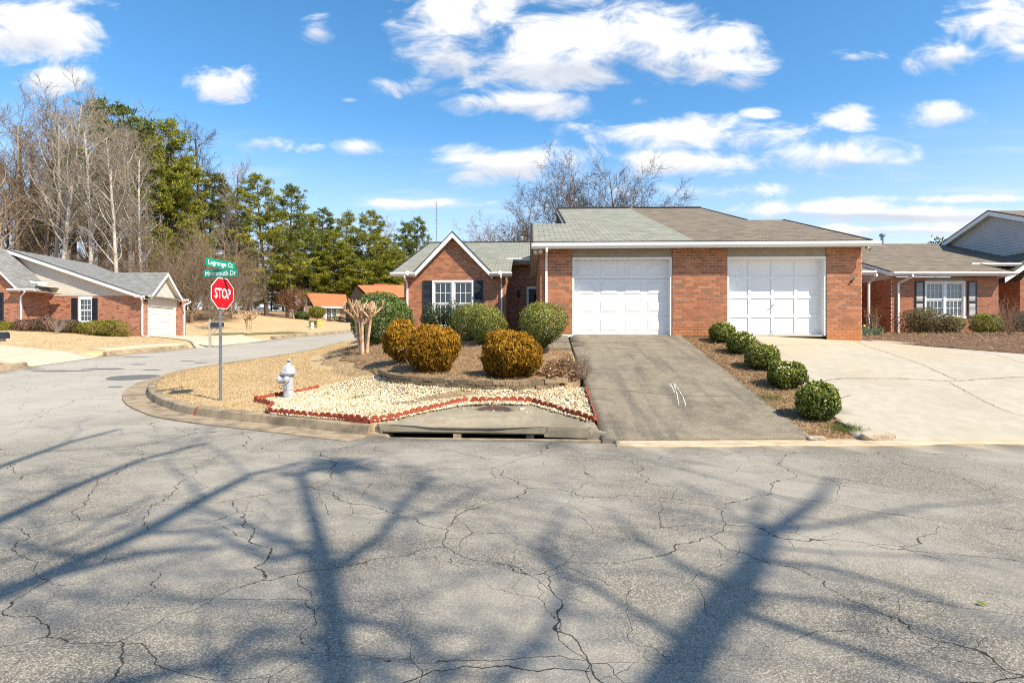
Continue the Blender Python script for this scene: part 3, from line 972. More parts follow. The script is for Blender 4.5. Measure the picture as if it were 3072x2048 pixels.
M['crack'] = mat('crack_soil', (.06, .05, .04), (.10, .075, .05), .95, 20)
M['crack_tan'] = mat('crack_silt', (.36, .25, .14), (.28, .19, .11), .95, 9)
M['chalk'] = mat('chalk_paint', (.75, .73, .68), (.55, .52, .46), .9, 30)
crack(drive_left, [(1765, 1167), (1850, 1171), (1950, 1181), (2050, 1189), (2130, 1190), (2225, 1188)], on_drive, .011, M['crack'], seed=2)
crack(drive_left, [(1745, 1030), (1850, 1028), (1940, 1027), (2040, 1026)], on_drive, .008, M['crack'], seed=3)
crack(drive_left, [(1818, 1125), (1828, 1127), (1838, 1131)], on_drive, .008, M['crack'], seed=4)
for i, pl in enumerate([[(2010, 1152), (2024, 1180)], [(2022, 1153), (2030, 1180), (2037, 1218)], [(2024, 1153), (2045, 1185), (2058, 1219)]]):
    crack(drive_left, pl, on_drive, .007, M['chalk'], 'chalk_mark', .018, .006, seed=10 + i)
on_pale = lambda px, py: ray_hit(px, py, pale_z, 7, 18)
crack(drive_right, [(2455, 1146), (2520, 1136), (2600, 1136), (2700, 1136), (2780, 1140), (2860, 1144), (2950, 1137), (3072, 1131)], on_pale, .007, M['crack'], seed=21)
crack(drive_right, [(2560, 1022), (2610, 1041), (2700, 1070), (2775, 1097), (2830, 1122), (2870, 1140)], on_pale, .009, M['crack_tan'], seed=22)
crack(drive_right, [(2850, 1148), (2920, 1186), (3000, 1226), (3072, 1250)], on_pale, .006, M['crack'], seed=23)
crack(drive_right, [(2330, 1035), (2450, 1033), (2480, 1037)], on_pale, .006, M['crack_tan'], seed=24)
crack(drive_right, [(2900, 1050), (2990, 1065), (3072, 1090)], on_pale, .006, M['crack_tan'], seed=25)

# ------------------------------------------------------------------ building helpers
class Frame:
    """a thing's own axes; D() reads a pixel of the photograph on one of its planes"""
    def __init__(self, o):
        self.o = o
        self.loc = o.location.copy()
        self.rz = o.rotation_euler.z
        self.inv = Matrix.Rotation(-self.rz, 3, 'Z')

    def ray(self, px, py):
        return self.inv @ (Vector((0, 0, CH)) - self.loc), self.inv @ Vector(((px - CX) / F, 1, (HY - py) / F))

    def D(self, px, py, ly):
        o, d = self.ray(px, py)
        t = (ly - o.y) / d.y
        p = o + d * t
        return p.x, p.z

    def DX(self, px, py, lx):
        """on a plane of constant local x"""
        o, d = self.ray(px, py)
        t = (lx - o.x) / d.x
        p = o + d * t
        return p.y, p.z

    def slope(self, px, py, y0, z0, p):
        """where the ray meets the roof plane z = z0 + p (y - y0)"""
        o, d = self.ray(px, py)
        t = (z0 + p * (o.y - y0) - o.z) / (d.z - p * d.y)
        q = o + d * t
        return q


COURSE, BLEN, JOINT = .0794, .203, .0125
UNIT_BRICK = MB().hexa([(0, 0, 0), (1, 0, 0), (1, 1, 0), (0, 1, 0), (0, 0, 1), (1, 0, 1), (1, 1, 1), (0, 1, 1)]).mesh('brick')
QUOTA = {}


def spans(z, poly, holes):
    xs = []
    for i in range(len(poly)):
        (xa, za), (xb, zb) = poly[i], poly[(i + 1) % len(poly)]
        if (za > z) != (zb > z):
            xs.append(xa + (z - za) / (zb - za) * (xb - xa))
    xs.sort()
    iv = [(xs[i], xs[i + 1]) for i in range(0, len(xs) - 1, 2)]
    for (hx0, hz0, hx1, hz1) in holes:
        if hz0 <= z <= hz1:
            nv = []
            for a, b in iv:
                if hx1 <= a or hx0 >= b:
                    nv.append((a, b)); continue
                if hx0 > a: nv.append((a, hx0))
                if hx1 < b: nv.append((hx1, b))
            iv = nv
    return iv


def brick_wall(thing, P0, ux, nrm, poly, holes=(), mats=('brick', 'brick_object', 'mortar'), quota=0, seed=1, name='wall', course=COURSE, blen=BLEN, soldier=None):
    """running-bond brickwork: a mortar backing, bricks standing proud of it; the first `quota` bricks are objects of their own"""
    rg = random.Random(seed)
    P0, ux, nrm = Vector(P0), Vector(ux).normalized(), Vector(nrm).normalized()
    uz = Vector((0, 0, 1))
    zmin, zmax = min(p[1] for p in poly), max(p[1] for p in poly)
    back, bm_ = MB(), MB()
    objs = []
    row = 0
    z = zmin
    while z < zmax - .01:
        h = min(course, zmax - z)
        zm = z + h * .5
        for a, b in spans(zm, poly, holes):
            if b - a < .02:
                continue
            back.poly([P0 + ux * a + uz * z, P0 + ux * b + uz * z, P0 + ux * b + uz * (z + h), P0 + ux * a + uz * (z + h)])
            x = math.floor(a / blen) * blen - (blen * .5 if row % 2 else 0)
            while x < b:
                xa, xb = max(x + JOINT * .5, a + .001), min(x + blen - JOINT * .5, b - .001)
                x += blen
                if xb - xa < .025 or h < course * .6:
                    continue
                pr = .008 + rg.uniform(-.002, .002)
                objs.append((xa, xb, z + JOINT * .5, z + h - JOINT * .5, pr, rg.random()))
        z += course
        row += 1
    wall = back.build(name, M[mats[2]], thing, fix=False)
    order = list(range(len(objs)))
    rot = Matrix((ux, -nrm, uz)).transposed().to_quaternion()
    for i in order:
        xa, xb, za, zb, pr, tn = objs[i]
        if i < quota:
            me = UNIT_BRICK
            key = mats[1]
            if key not in QUOTA:
                mm = UNIT_BRICK.copy(); mm.materials.append(M[mats[1]]); QUOTA[key] = mm
            o = bpy.data.objects.new('brick', QUOTA[key])
            COL.objects.link(o)
            o.parent = wall
            o.rotation_mode = 'QUATERNION'
            o.rotation_quaternion = rot
            o.location = P0 + ux * xa + uz * za + nrm * pr
            o.scale = (xb - xa, pr + .004, zb - za)
        else:
            c0 = P0 + ux * xa + uz * za
            dx, dz_, dn = ux * (xb - xa), uz * (zb - za), nrm * pr
            bm_.hexa([c0 + dn, c0 + dn + dx, c0 + dx - nrm * .004, c0 - nrm * .004, c0 + dn + dz_, c0 + dn + dx + dz_, c0 + dx + dz_ - nrm * .004, c0 + dz_ - nrm * .004], tn if tn != .5 else .51, skip=(4,))
    if bm_.f:
        o = bm_.build('brick', M[mats[0]], wall, fix=False)
        o['kind'] = 'stuff'
    return wall


def bx(name, m, a, b, parent):
    return MB().box(a, b).build(name, m, parent, fix=False)


GUT = [(0, 0), (.085, 0), (.095, .025), (.125, .055), (.13, .075), (.13, .115), (.12, .12), (.0, .12)]
SPOUT = [(-.04, -.03), (.04, -.03), (.04, .03), (-.04, .03)]


def gutter(parent, a, b, m='white', name='gutter'):
    """K-style gutter from a to b, front face to the right of travel"""
    return MB().extrude(GUT, [a, b]).build(name, M[m], parent)


def spout(parent, pts, m='white', up=(1, 0, 0)):
    return MB().extrude(SPOUT, pts, up=Vector(up)).build('downspout', M[m], parent)


def window(parent, x0, z0, x1, z1, y, units=2, rows=2, cols=3, sash=True, casing=.07, behind='curtain', depth=.06, header=0.0, fm='white'):
    """double-hung window(s) in a wall facing -y: casing, sashes, panes, muntins and what hangs behind"""
    mb = MB()
    mb.box((x0, y - .02, z0), (x0 + casing, y + depth, z1))
    mb.box((x1 - casing, y - .02, z0), (x1, y + depth, z1))
    mb.box((x0 + casing, y - .02, z1 - casing - header), (x1 - casing, y + depth, z1))
    mb.box((x0 - .02, y - .05, z0 - .04), (x1 + .02, y + depth, z0 + .03))
    win = mb.build('window', M[fm], parent)
    uw = (x1 - x0 - 2 * casing) / units
    for u in range(units):
        a, b = x0 + casing + u * uw, x0 + casing + (u + 1) * uw
        if u > 0:
            bx('mullion', M[fm], (a - .05, y - .012, z0 + .03), (a + .05, y + depth, z1 - casing - header), win)
        a += .05 if u > 0 else 0
        b -= .05 if u < units - 1 else 0
        zt = z1 - casing - header
        zm = (z0 + .03 + zt) * .5
        for s, (za, zb) in enumerate(((zm, zt), (z0 + .03, zm))) if sash else (((0, (z0 + .03, zt)),)):
            yo = y + .02 + (.02 if s else 0)
            fr = MB()
            fw = .045
            fr.box((a, yo, za), (b, yo + .03, za + fw)).box((a, yo, zb - fw), (b, yo + .03, zb))
            fr.box((a, yo, za + fw), (a + fw, yo + .03, zb - fw)).box((b - fw, yo, za + fw), (b, yo + .03, zb - fw))
            sh = fr.build('sash', M[fm], win)
            mu = MB()
            for i in range(1, cols):
                xx = a + fw + (b - a - 2 * fw) * i / cols
                mu.box((xx - .009, yo + .006, za + fw), (xx + .009, yo + .014, zb - fw))
            for i in range(1, rows):
                zz = za + fw + (zb - za - 2 * fw) * i / rows
                mu.box((a + fw, yo + .005, zz - .009), (b - fw, yo + .015, zz + .009))
            mu.build('muntin', M[fm], win)
            MB().poly([(a + fw, yo + .018, za + fw), (b - fw, yo + .018, za + fw), (b - fw, yo + .018, zb - fw), (a + fw, yo + .018, zb - fw)]).build('pane', M['glass'], win, fix=False)
    zt = z1 - casing - header
    if behind == 'blind':
        sl = MB()
        n = int((zt - z0) / .055)
        for i in range(n):
            zz = z0 + .03 + i * .055
            sl.poly([(x0 + casing, y + .10, zz), (x1 - casing, y + .10, zz), (x1 - casing, y + .122, zz + .050), (x0 + casing, y + .122, zz + .050)])
        sl.build('blind', M['blind'], win, fix=False)
    elif behind == 'curtain':
        sl = MB()
        n = 60
        xs = [x0 + casing + (x1 - x0 - 2 * casing) * i / n for i in range(n + 1)]
        for i in range(n):
            d0, d1 = .13 + .02 * math.sin(i * 1.3), .13 + .02 * math.sin((i + 1) * 1.3)
            sl.poly([(xs[i], y + d0, z0), (xs[i + 1], y + d1, z0), (xs[i + 1], y + d1, zt), (xs[i], y + d0, zt)])
        sl.build('curtain', M['curtain'], win, fix=False)
    bk = MB()
    bk.poly([(x0, y + .26, z0), (x1, y + .26, z0), (x1, y + .26, z1), (x0, y + .26, z1)])
    bk.poly([(x0, y + depth, z0), (x0, y + .26, z0), (x0, y + .26, z1), (x0, y + depth, z1)])
    bk.poly([(x1, y + depth, z0), (x1, y + .26, z0), (x1, y + .26, z1), (x1, y + depth, z1)])
    bk.build('interior', M['dark_room'], win, fix=False)
    return win


def shutter(parent, x0, z0, x1, z1, y, m='shutter', lm=None, slat=.045, midrail=.42):
    mb = MB()
    w_ = .045
    mb.box((x0, y - .035, z0), (x0 + w_, y, z1)).box((x1 - w_, y - .035, z0), (x1, y, z1))
    zm = z0 + (z1 - z0) * midrail
    for a, b in ((z0, z0 + .07), (zm - .035, zm + .035), (z1 - .06, z1)):
        mb.box((x0 + w_, y - .035, a), (x1 - w_, y, b))
    o = mb.build('shutter', M[m], parent)
    sl = MB()
    zz = z0 + .07
    while zz < z1 - .08:
        if not (zm - .06 < zz < zm + .03):
            sl.poly([(x0 + w_, y - .026, zz), (x1 - w_, y - .026, zz), (x1 - w_, y - .006, zz + slat * .95), (x0 + w_, y - .006, zz + slat * .95)])
        zz += slat
    sl.poly([(x0 + w_, y - .004, z0), (x1 - w_, y - .004, z0), (x1 - w_, y - .004, z1), (x0 + w_, y - .004, z1)])
    l_ = sl.build('louver', M[lm or m], o, fix=False)
    return o


def siding(parent, P0, ux, nrm, poly, m, lap=.115, name='siding', pieces=True):
    """lap siding: each board tilts out over the one below"""
    P0, ux, nrm = Vector(P0), Vector(ux).normalized(), Vector(nrm).normalized()
    uz = Vector((0, 0, 1))
    zmin, zmax = min(p[1] for p in poly), max(p[1] for p in poly)
    back = MB().poly([P0 + ux * a + uz * b for a, b in poly]).build(name, M[m], parent, fix=False)
    z = zmin
    while z < zmax - .03:
        h = min(lap, zmax - z)
        lo, hi = spans(z + .004, poly, ()), spans(z + h - .004, poly, ())
        if lo:
            a0, b0 = lo[0]
            a1, b1 = hi[0] if hi else ((a0 + b0) / 2, (a0 + b0) / 2)
            mb = MB()
            q = [P0 + ux * a0 + uz * z + nrm * .024, P0 + ux * b0 + uz * z + nrm * .024, P0 + ux * b1 + uz * (z + h) + nrm * .003, P0 + ux * a1 + uz * (z + h) + nrm * .003]
            mb.poly(q)
            mb.poly([P0 + ux * a0 + uz * z + nrm * .001, P0 + ux * b0 + uz * z + nrm * .001, q[1], q[0]])
            mb.build('board', M[m], back, fix=False)
        z += lap
    return back


def panel_board(parent, name, m, pts, thick, nrm):
    """a flat board: polygon with thickness along nrm"""
    nrm = Vector(nrm).normalized() * thick
    mb = MB()
    p = [Vector(q) for q in pts]
    mb.poly(p); mb.poly([q + nrm for q in p][::-1])
    for i in range(len(p)):
        j = (i + 1) % len(p)
        mb.poly([p[i], p[j], p[j] + nrm, p[i] + nrm])
    return mb.build(name, m, parent)


# ------------------------------------------------------------------ the duplex
BASE = 1.6
duplex = empty('duplex_house', (.745, 15.5, BASE), math.radians(-1.6),
               'red brick duplex with two white garage doors and a half green, half brown shingle roof', 'house')
fr = Frame(duplex)
D = fr.D
X = lambda px, ly=0.0, py=900: D(px, py, ly)[0]
Z = lambda py, ly=0.0, px=1900: D(px, py, ly)[1]
xL, xd0, xd1, xd2, xd3, xR = X(1621), X(1717), X(2017), X(2182), X(2480), X(2585)
z_top = Z(745)
z_fr = Z(771)
REC = .235
brick_wall(duplex, (0, 0, 0), (1, 0, 0), (0, -1, 0), [(xd1, -.03), (xd2, -.03), (xd2, z_top), (xd1, z_top)], quota=200, seed=5, name='garage_wall')
brick_wall(duplex, (0, 0, 0), (1, 0, 0), (0, -1, 0), [(xL, -.2), (xd0, -.2), (xd0, z_top), (xL, z_top)], quota=50, seed=6, name='garage_wall')
brick_wall(duplex, (0, 0, 0), (1, 0, 0), (0, -1, 0), [(xd3, -.2), (xR, -.2), (xR, z_top), (xd3, z_top)], quota=50, seed=7, name='garage_wall')
# brick returns into the door openings, and the two side walls
for x_, n_ in ((xd0, 1), (xd1, -1), (xd2, 1), (xd3, -1)):
    bx('reveal', M['brick'], (min(x_, x_ - n_ * .1), .006, -.05), (max(x_, x_ - n_ * .1), REC + .05, z_top), duplex)
GD = 6.9
brick_wall(duplex, (xL, GD, 0), (0, -1, 0), (-1, 0, 0), [(0, -.2), (GD, -.2), (GD, z_top - .1), (0, z_top - .1)], seed=8, name='garage_wall')
brick_wall(duplex, (xR, 0, 0), (0, 1, 0), (1, 0, 0), [(0, -.3), (GD, -.3), (GD, z_top - .1), (0, z_top - .1)], seed=9, name='garage_wall')


def garage_trim(x0, x1):
    panel_board(duplex, 'header_panel', M['taupe'], [(x0, .03, z_fr), (x1, .03, z_fr), (x1, .03, z_top + .02), (x0, .03, z_top + .02)], .04, (0, 1, 0))
    mb = MB()
    t = .055
    mb.box((x0 + .002, .02, -.02), (x0 + t, REC, z_fr)).box((x1 - t, .02, -.02), (x1 - .002, REC, z_fr)).box((x0 + t, .02, z_fr - t), (x1 - t, REC, z_fr))
    mb.build('door_frame', M['white'], duplex)
    return x0 + t, x1 - t, z_fr - t


# left door: raised panels pressed in four hinged sections
a, b, zt = garage_trim(xd0, xd1)
mb = MB()
sec = zt / 4
for i in range(4):
    mb.box((a, REC, i * sec + .003), (b, REC + .04, (i + 1) * sec - .003))
gd = mb.build('garage_door', M['white'], duplex)
tag(gd, 'white garage door pressed with raised rectangular panels')
pw = (b - a) / 4
for r in range(4):
    for q in range(4):
        x0, x1 = a + q * pw + pw * .14, a + (q + 1) * pw - pw * .14
        z0, z1 = r * sec + sec * .2, (r + 1) * sec - sec * .2
        e = .028
        y0, y1 = REC - .001, REC - .014
        m2 = MB()
        for (xa, xb, za, zb, ya, ye) in ((x0, x1, z0, z1, y0, y1),):
            o_ = [(xa, ya, za), (xb, ya, za), (xb, ya, zb), (xa, ya, zb)]
            g_ = [(xa + .008, ya - .010, za + .008), (xb - .008, ya - .010, za + .008), (xb - .008, ya - .010, zb - .008), (xa + .008, ya - .010, zb - .008)]
            h_ = [(xa + .022, ya - .002, za + .022), (xb - .022, ya - .002, za + .022), (xb - .022, ya - .002, zb - .022), (xa + .022, ya - .002, zb - .022)]
            i_ = [(xa + .05, ye, za + .05), (xb - .05, ye, za + .05), (xb - .05, ye, zb - .05), (xa + .05, ye, zb - .05)]
            for p0, p1 in ((o_, g_), (g_, h_), (h_, i_)):
                for k in range(4):
                    m2.poly([p0[k], p0[(k + 1) % 4], p1[(k + 1) % 4], p1[k]])
            m2.poly(i_)
        m2.build('panel', M['white'], gd, fix=False)
# right door: older flat panels between rails and stiles
a, b, zt = garage_trim(xd2, xd3)
b += -.04
mb = MB()
rows = [0, zt * .252, zt * .503, zt * .758, zt]
cols = [a + (b - a) * i / 4 for i in range(5)]
for i, zz in enumerate(rows):
    mb.box((a, REC - .012, max(0, zz - .035)), (b, REC + .03, min(zt, zz + .035)))
for i, xx in enumerate(cols):
    for r in range(4):
        mb.box((max(a, xx - .032), REC - .0115, rows[r] + .035), (min(b, xx + .032), REC + .03, rows[r + 1] - .035))
gd = mb.build('garage_door', M['white'], duplex)
tag(gd, 'white garage door of flat square panels with a turn handle')
for r in range(4):
    for q in range(4):
        bx('panel', M['white'], (cols[q] + .03, REC + .012, rows[r] + .03), (cols[q + 1] - .03, REC + .02, rows[r + 1] - .03), gd)
hx = cols[2]
hz = Z(916, REC)
MB().tube([(hx, REC - .015, hz), (hx, REC - .06, hz)], .014).tube([(hx - .05, REC - .055, hz - .015), (hx + .05, REC - .055, hz + .025)], .011).build('door_handle', M['galv'], gd)
MB().tube([(hx - .06, REC - .02, .09), (hx - .05, REC - .05, .08), (hx + .06, REC - .05, .08), (hx + .07, REC - .02, .09)], .012).build('pull_handle', M['galv'], gd)
bx('jamb', M['white'], (b + .002, REC - .02, 0), (b + .045, REC + .03, zt), duplex)
# thresholds
for p, q in ((xd0, xd1), (xd2, xd3)):
    bx('threshold', M['conc_pale'], (p + .01, .05, -.05), (q - .01, REC + .02, -.002), duplex)
bx('back_fill', M['dark_room'], (xd0 + .05, REC + .06, 0), (xd3 - .05, REC + .08, z_top), duplex)

# --- garage and main roof
P_ = .32
EY = -.30
z_e = D(1700, 724, EY)[1]
q1 = fr.slope(1640, 671, EY, z_e, P_); r1 = q1.y
q2 = fr.slope(1780, 626, EY, z_e, P_); r2 = q2.y
zr = lambda y: z_e + P_ * (y - EY)
xl0, xl1 = D(1596.5, 724, EY)[0], fr.slope(1596, 671, EY, z_e, P_).x
xl2, xl3 = fr.slope(1698, 671, EY, z_e, P_).x, fr.slope(1672, 627, EY, z_e, P_).x
xl2 = xl3 = (xl2 + xl3) / 2
xr3, xr2 = fr.slope(2095, 622, EY, z_e, P_).x, fr.slope(2240, 660, EY, z_e, P_).x
xr1, xr0 = fr.slope(2352, 660, EY, z_e, P_).x, D(2612, 716, EY)[0]
xm0, xm1 = D(2088, 720, EY)[0], fr.slope(1885, 624, EY, z_e, P_).x
xm_at = lambda y: xm0 + (xm1 - xm0) * (y - EY) / (r2 - EY)
r1r = fr.slope(2240, 660, EY, z_e, P_).y
pt = lambda x, y: (x, y, zr(y))
rg_ = roof_poly(MB(), [pt(xl0, EY), pt(xm0, EY), pt(xm1, r2), pt(xl3, r2), pt(xl2, r1), pt(xl1, r1)])
xlb = (xl1 + xl2) / 2
# slopes behind the ridges
dn = lambda x, y, yr: (x, y, zr(yr) - P_ * (y - yr))
roof_poly(rg_, [dn(xl1, r1, r1), dn(xl2, r1, r1), dn(xl2, r1 + r1 - EY, r1), dn(xl1, r1 + r1 - EY, r1)])
roof_poly(rg_, [dn(xl3, r2, r2), dn(xm1, r2, r2), dn(xm1, r2 + 8, r2), dn(xl3, r2 + 8, r2)])
roofL = rg_.build('roof', M['roof_green'], duplex, fix=False)
tag(roofL, 'weathered green-grey shingle half of the roof')
rb_ = roof_poly(MB(), [pt(xm0, EY), pt(xr0, EY), pt(xr1, r1r), pt(xr2, r1r), pt(xr3, r2), pt(xm1, r2)])
roof_poly(rb_, [dn(xr2, r1r, r1r), dn(xr1, r1r, r1r), dn(xr1, r1r + r1r - EY, r1r), dn(xr2, r1r + r1r - EY, r1r)])
roof_poly(rb_, [dn(xm1, r2, r2), dn(xr3, r2, r2), dn(xr3, r2 + 8, r2), dn(xm1, r2 + 8, r2)])
roofR = rb_.build('roof', M['roof_brown'], duplex, fix=False)
tag(roofR, 'brown shingle half of the roof')
# dark ridge caps and rake edges
mb = MB()
e = .02
mb.tube([(xl2, r2, zr(r2) + e), (xm1, r2, zr(r2) + e)], .05, 6)
mb.build('ridge_cap', M['dark_trim'], duplex)
MB().tube([(xm1 + .2, r2, zr(r2) + e), (xr3, r2, zr(r2) + e)], .045, 6).build('ridge_cap', M['dark_trim'], duplex)


def rake(parent, p0, p1, h=.17, t=.03, m='white', side=-1, edge='dark_trim'):
    """rake fascia under a roof edge from p0 (eave) to p1 (ridge)"""
    p0, p1 = Vector(p0), Vector(p1)
    s = Vector((side, 0, 0)) if abs(p1.y - p0.y) > abs(p1.x - p0.x) else Vector((0, side, 0))
    dz = Vector((0, 0, -h))
    o = panel_board(parent, 'rake_board', M[m], [p0 + dz, p1 + dz, p1 - Vector((0, 0, .012)), p0 - Vector((0, 0, .012))], t, s)
    panel_board(parent, 'roof_edge', M[edge], [p0 - Vector((0, 0, .012)) + s * -.02, p1 - Vector((0, 0, .012)) + s * -.02, p1 + Vector((0, 0, .018)) + s * -.02, p0 + Vector((0, 0, .018)) + s * -.02], t + .045, s)
    return o


rake(duplex, pt(xl0, EY), pt(xl1, r1))
rake(duplex, dn(xl1, 2 * r1 - EY, r1), dn(xl1, r1, r1))
rake(duplex, pt(xl2, r1), pt(xl3, r2))
rake(duplex, pt(xr0, EY), pt(xr1, r1r), side=1)
rake(duplex, pt(xr2, r1r), pt(xr3, r2), side=1)
# left gable of garage: taupe boards; small gable of the main roof above it; right likewise
siding(duplex, (xL - .005, 0, 0), (0, 1, 0), (-1, 0, 0), [(0, z_top - .1), (GD, z_top - .1), (r1, zr(r1) - .08)], 'taupe', .12)
siding(duplex, (xl3 + .25, 0, 0), (0, 1, 0), (-1, 0, 0), [(r1 - 1.2, zr(r1 - 1.2) - .1), (r2 + 6, zr(r2) - 2.0), (r2, zr(r2) - .08)], 'taupe', .14)
siding(duplex, (xr1 + .0, 0, 0), (0, 1, 0), (1, 0, 0), [(0, z_top - .1), (GD, z_top - .1), (r1r, zr(r1r) - .08)], 'taupe', .12)
# soffit, fascia, gutter
def stripes(t, c_, co, b):
    sp = t.n('ShaderNodeSeparateXYZ', ins={0: co})
    return t.mix(t.math('MULTIPLY', t.math('LESS_THAN', t.math('FRACT', t.math('MULTIPLY', sp.outputs[0], 9.0)), .2), .6), c_, (.22, .19, .15))
M['vent_soffit'] = mat('vented_soffit', (.60, .55, .46), (.54, .49, .40), .7, 3, extra=stripes)
zsf = z_top + .005
bx('soffit', M['vent_soffit'], (xl0 + .02, EY + .02, zsf), (xr0 - .02, .02, zsf + .02), duplex)
bx('soffit', M['soffit'], (xl0 + .02, .02, zsf - .02), (xL - .004, GD - .3, zsf), duplex)
bx('fascia', M['white_vinyl'], (xl0 + .01, EY - .022, zsf - .015), (xr0 + .02, EY, z_e - .01), duplex)
panel_board(duplex, 'shingle_edge', M['dark_trim'], [(xl0 - .03, EY - .05, z_e - .013), (xr0 + .03, EY - .05, z_e - .013), (xr0 + .03, EY + .1, z_e + .03), (xl0 - .03, EY + .1, z_e + .03)], .012, (0, 0, -1))
zg0, zg1 = D(1597, 745, EY - .15)[1], D(2642, 736, EY - .15)[1]
gutter(duplex, (xl0 - .01, EY - .024, zg0), (D(2642, 720, EY - .1)[0], EY - .024, zg1))
# downspout at the left pier with its outlet shoe
dx_ = X(1639)
spout(duplex, [(dx_, EY - .09, zg0 + .02), (dx_, EY - .09, zg0 - .06), (dx_, -.045, zg0 - .20), (dx_, -.045, .02), (dx_, -.1, -.06)])
MB().extrude([(-.045, -.035), (.045, -.035), (.045, .035), (-.045, .035)], [(dx_ - .02, -.16, -.05), (D(1717, 1005, -.25)[0], -.22, -.03)]).build('downspout_shoe', M['white'], duplex)


def floodlight(parent, p, s):
    p = Vector(p)
    o = MB().tube([p, p + Vector((0, 0, -.05))], .05, 12).build('floodlight', M['lamp_white'], parent)
    for k, d in enumerate((Vector((-.6, -.55, -.58)), Vector((.35, -.8, -.48)))):
        d.normalize()
        c0 = p + Vector((0, -.02, -.06))
        mb = MB()
        mb.lathe([(.02, 0), (.022, .05), (.028, .055), (.036, .08), (.062, .14), (.064, .155), (.058, .158)], c0, 14, d)
        mb.build('lamp_head', M['lamp_white'], o, smooth=True)
    return o


floodlight(duplex, (D(1616, 745, EY + .16)[0], EY + .14, zsf), 1)
floodlight(duplex, (D(2598, 742, EY + .2)[0], EY + .16, zsf), 1)
MB().lathe([(.03, 0), (.035, .02), (.015, .05)], (X(2552), -.02, Z(847)), 8, (0, -1, 0)).tube([(X(2552), -.03, Z(847)), (X(2556), -.09, Z(841)), (X(2560), -.07, Z(836))], .014).build('hose_hook', M['black_metal'], duplex)

# --- left wing with the front gable
WY = 7.12
wx0, wx1 = X(1213, WY), X(1516, WY)
wz_e = D(1204, 817, WY - .45)[1]                 # eave
ga = D(1357, 694, WY - .28)                      # top of the rakes
gl, gr_ = D(1240, 816, WY - .28), D(1478, 812, WY - .28)
gs = (ga[1] - gl[1]) / (ga[0] - gl[0])
wz = wz_e - .08
w_top = lambda x: ga[1] - .18 - gs * abs(x - ga[0])
wx_lo, wx_hi = ga[0] - (w_top(ga[0]) - wz) / gs, ga[0] + (w_top(ga[0]) - wz) / gs
win = (D(1297, 842, WY)[0], D(1300, 978, WY)[1], D(1421, 842, WY)[0], D(1300, 841, WY)[1])
shl = (D(1268.5, 842, WY)[0], D(1296, 842, WY)[0])
shr = (D(1422, 842, WY)[0], D(1449, 842, WY)[0])
brick_wall(duplex, (0, WY, 0), (1, 0, 0), (0, -1, 0), [(wx0, -.2), (wx1, -.2), (wx1, wz), (wx_hi, wz), (ga[0], w_top(ga[0])), (wx_lo, wz), (wx0, wz)], holes=[win], seed=11, name='wing_wall')
window(duplex, win[0], win[1], win[2], win[3], WY, 2, 2, 3, behind='curtain')
shutter(duplex, shl[0], win[1] + .02, shl[1], win[3] - .01, WY - .01)
shutter(duplex, shr[0], win[1] + .02, shr[1], win[3] - .01, WY - .01)
# rakes of the gable
yG = WY - .28
for (ex, ez, s) in ((gl[0], gl[1], -1), (gr_[0], gr_[1], 1)):
    p0, p1 = Vector((ex, yG, ga[1] - gs * abs(ex - ga[0]))), Vector((ga[0], yG, ga[1]))
    panel_board(duplex, 'rake_board', M['white'], [p0 - Vector((0, 0, .24)), p1 - Vector((0, 0, .24)), p1 - Vector((0, 0, .02)), p0 - Vector((0, 0, .02))], .03, (0, 1, 0))
    panel_board(duplex, 'rake_soffit', M['soffit'], [p0 - Vector((0, -.03, .20)), p1 - Vector((0, -.03, .20)), p1 - Vector((0, -.26, .20)), p0 - Vector((0, -.26, .20))], .02, (0, 0, -1))
    panel_board(duplex, 'roof_edge', M['dark_trim'], [p0 - Vector((0, .02, .02)), p1 - Vector((0, .02, .02)), p1 + Vector((0, -.02, .02)), p0 + Vector((0, -.02, .02))], .08, (0, 1, 0))
# wing roof: main slope with the front gable breaking through, ridge along x
P2 = .3
WE = WY - .45
zw = lambda y: wz_e + P2 * (y - WE)
qr = fr.slope(1440, 728, WE, wz_e, P2)
RW = qr.y
xw0 = D(1174, 815, WE)[0]
xw_r = D(1533, 813, WE)[0]
q3 = fr.slope(1540, 776, WE, wz_e, P2)           # set-back eave over the entry
yE2 = q3.y
wr = MB()
yv = WE + (ga[1] - .0 - wz_e) / P2               # where the gable ridge dies into the main slope
vl, vr = gl[0], gr_[0]
roof_poly(wr, [(xw0, WE, wz_e), (vl, WE, wz_e), (ga[0], yv, zw(yv)), (vr, WE, wz_e), (xw_r, WE, wz_e), (xw_r, yE2, zw(yE2)), (xL + 1.2, yE2, zw(yE2)), (xL + 1.2, RW, zw(RW)), (xw0, RW, zw(RW))])
roof_poly(wr, [(xw0, RW, zw(RW)), (xL + 1.2, RW, zw(RW)), (xL + 1.2, RW + 7, zw(RW) - 7 * P2), (xw0, RW + 7, zw(RW) - 7 * P2)])
for s, vx in ((-1, vl), (1, vr)):
    roof_poly(wr, [(vx, yG - .0, ga[1] - gs * abs(vx - ga[0])), (ga[0], yG, ga[1]), (ga[0], yv, zw(yv)), (vx, WE + .02, wz_e + .01)], (0, 1, 0))
wro = wr.build('wing_roof', M['roof_green'], duplex, fix=False)
MB().tube([(xw0, RW, zw(RW) + .02), (xL + .2, RW, zw(RW) + .02)], .045, 6).build('ridge_cap', M['dark_trim'], duplex)
rake(duplex, (xw0, WE, wz_e), (xw0, RW, zw(RW)))
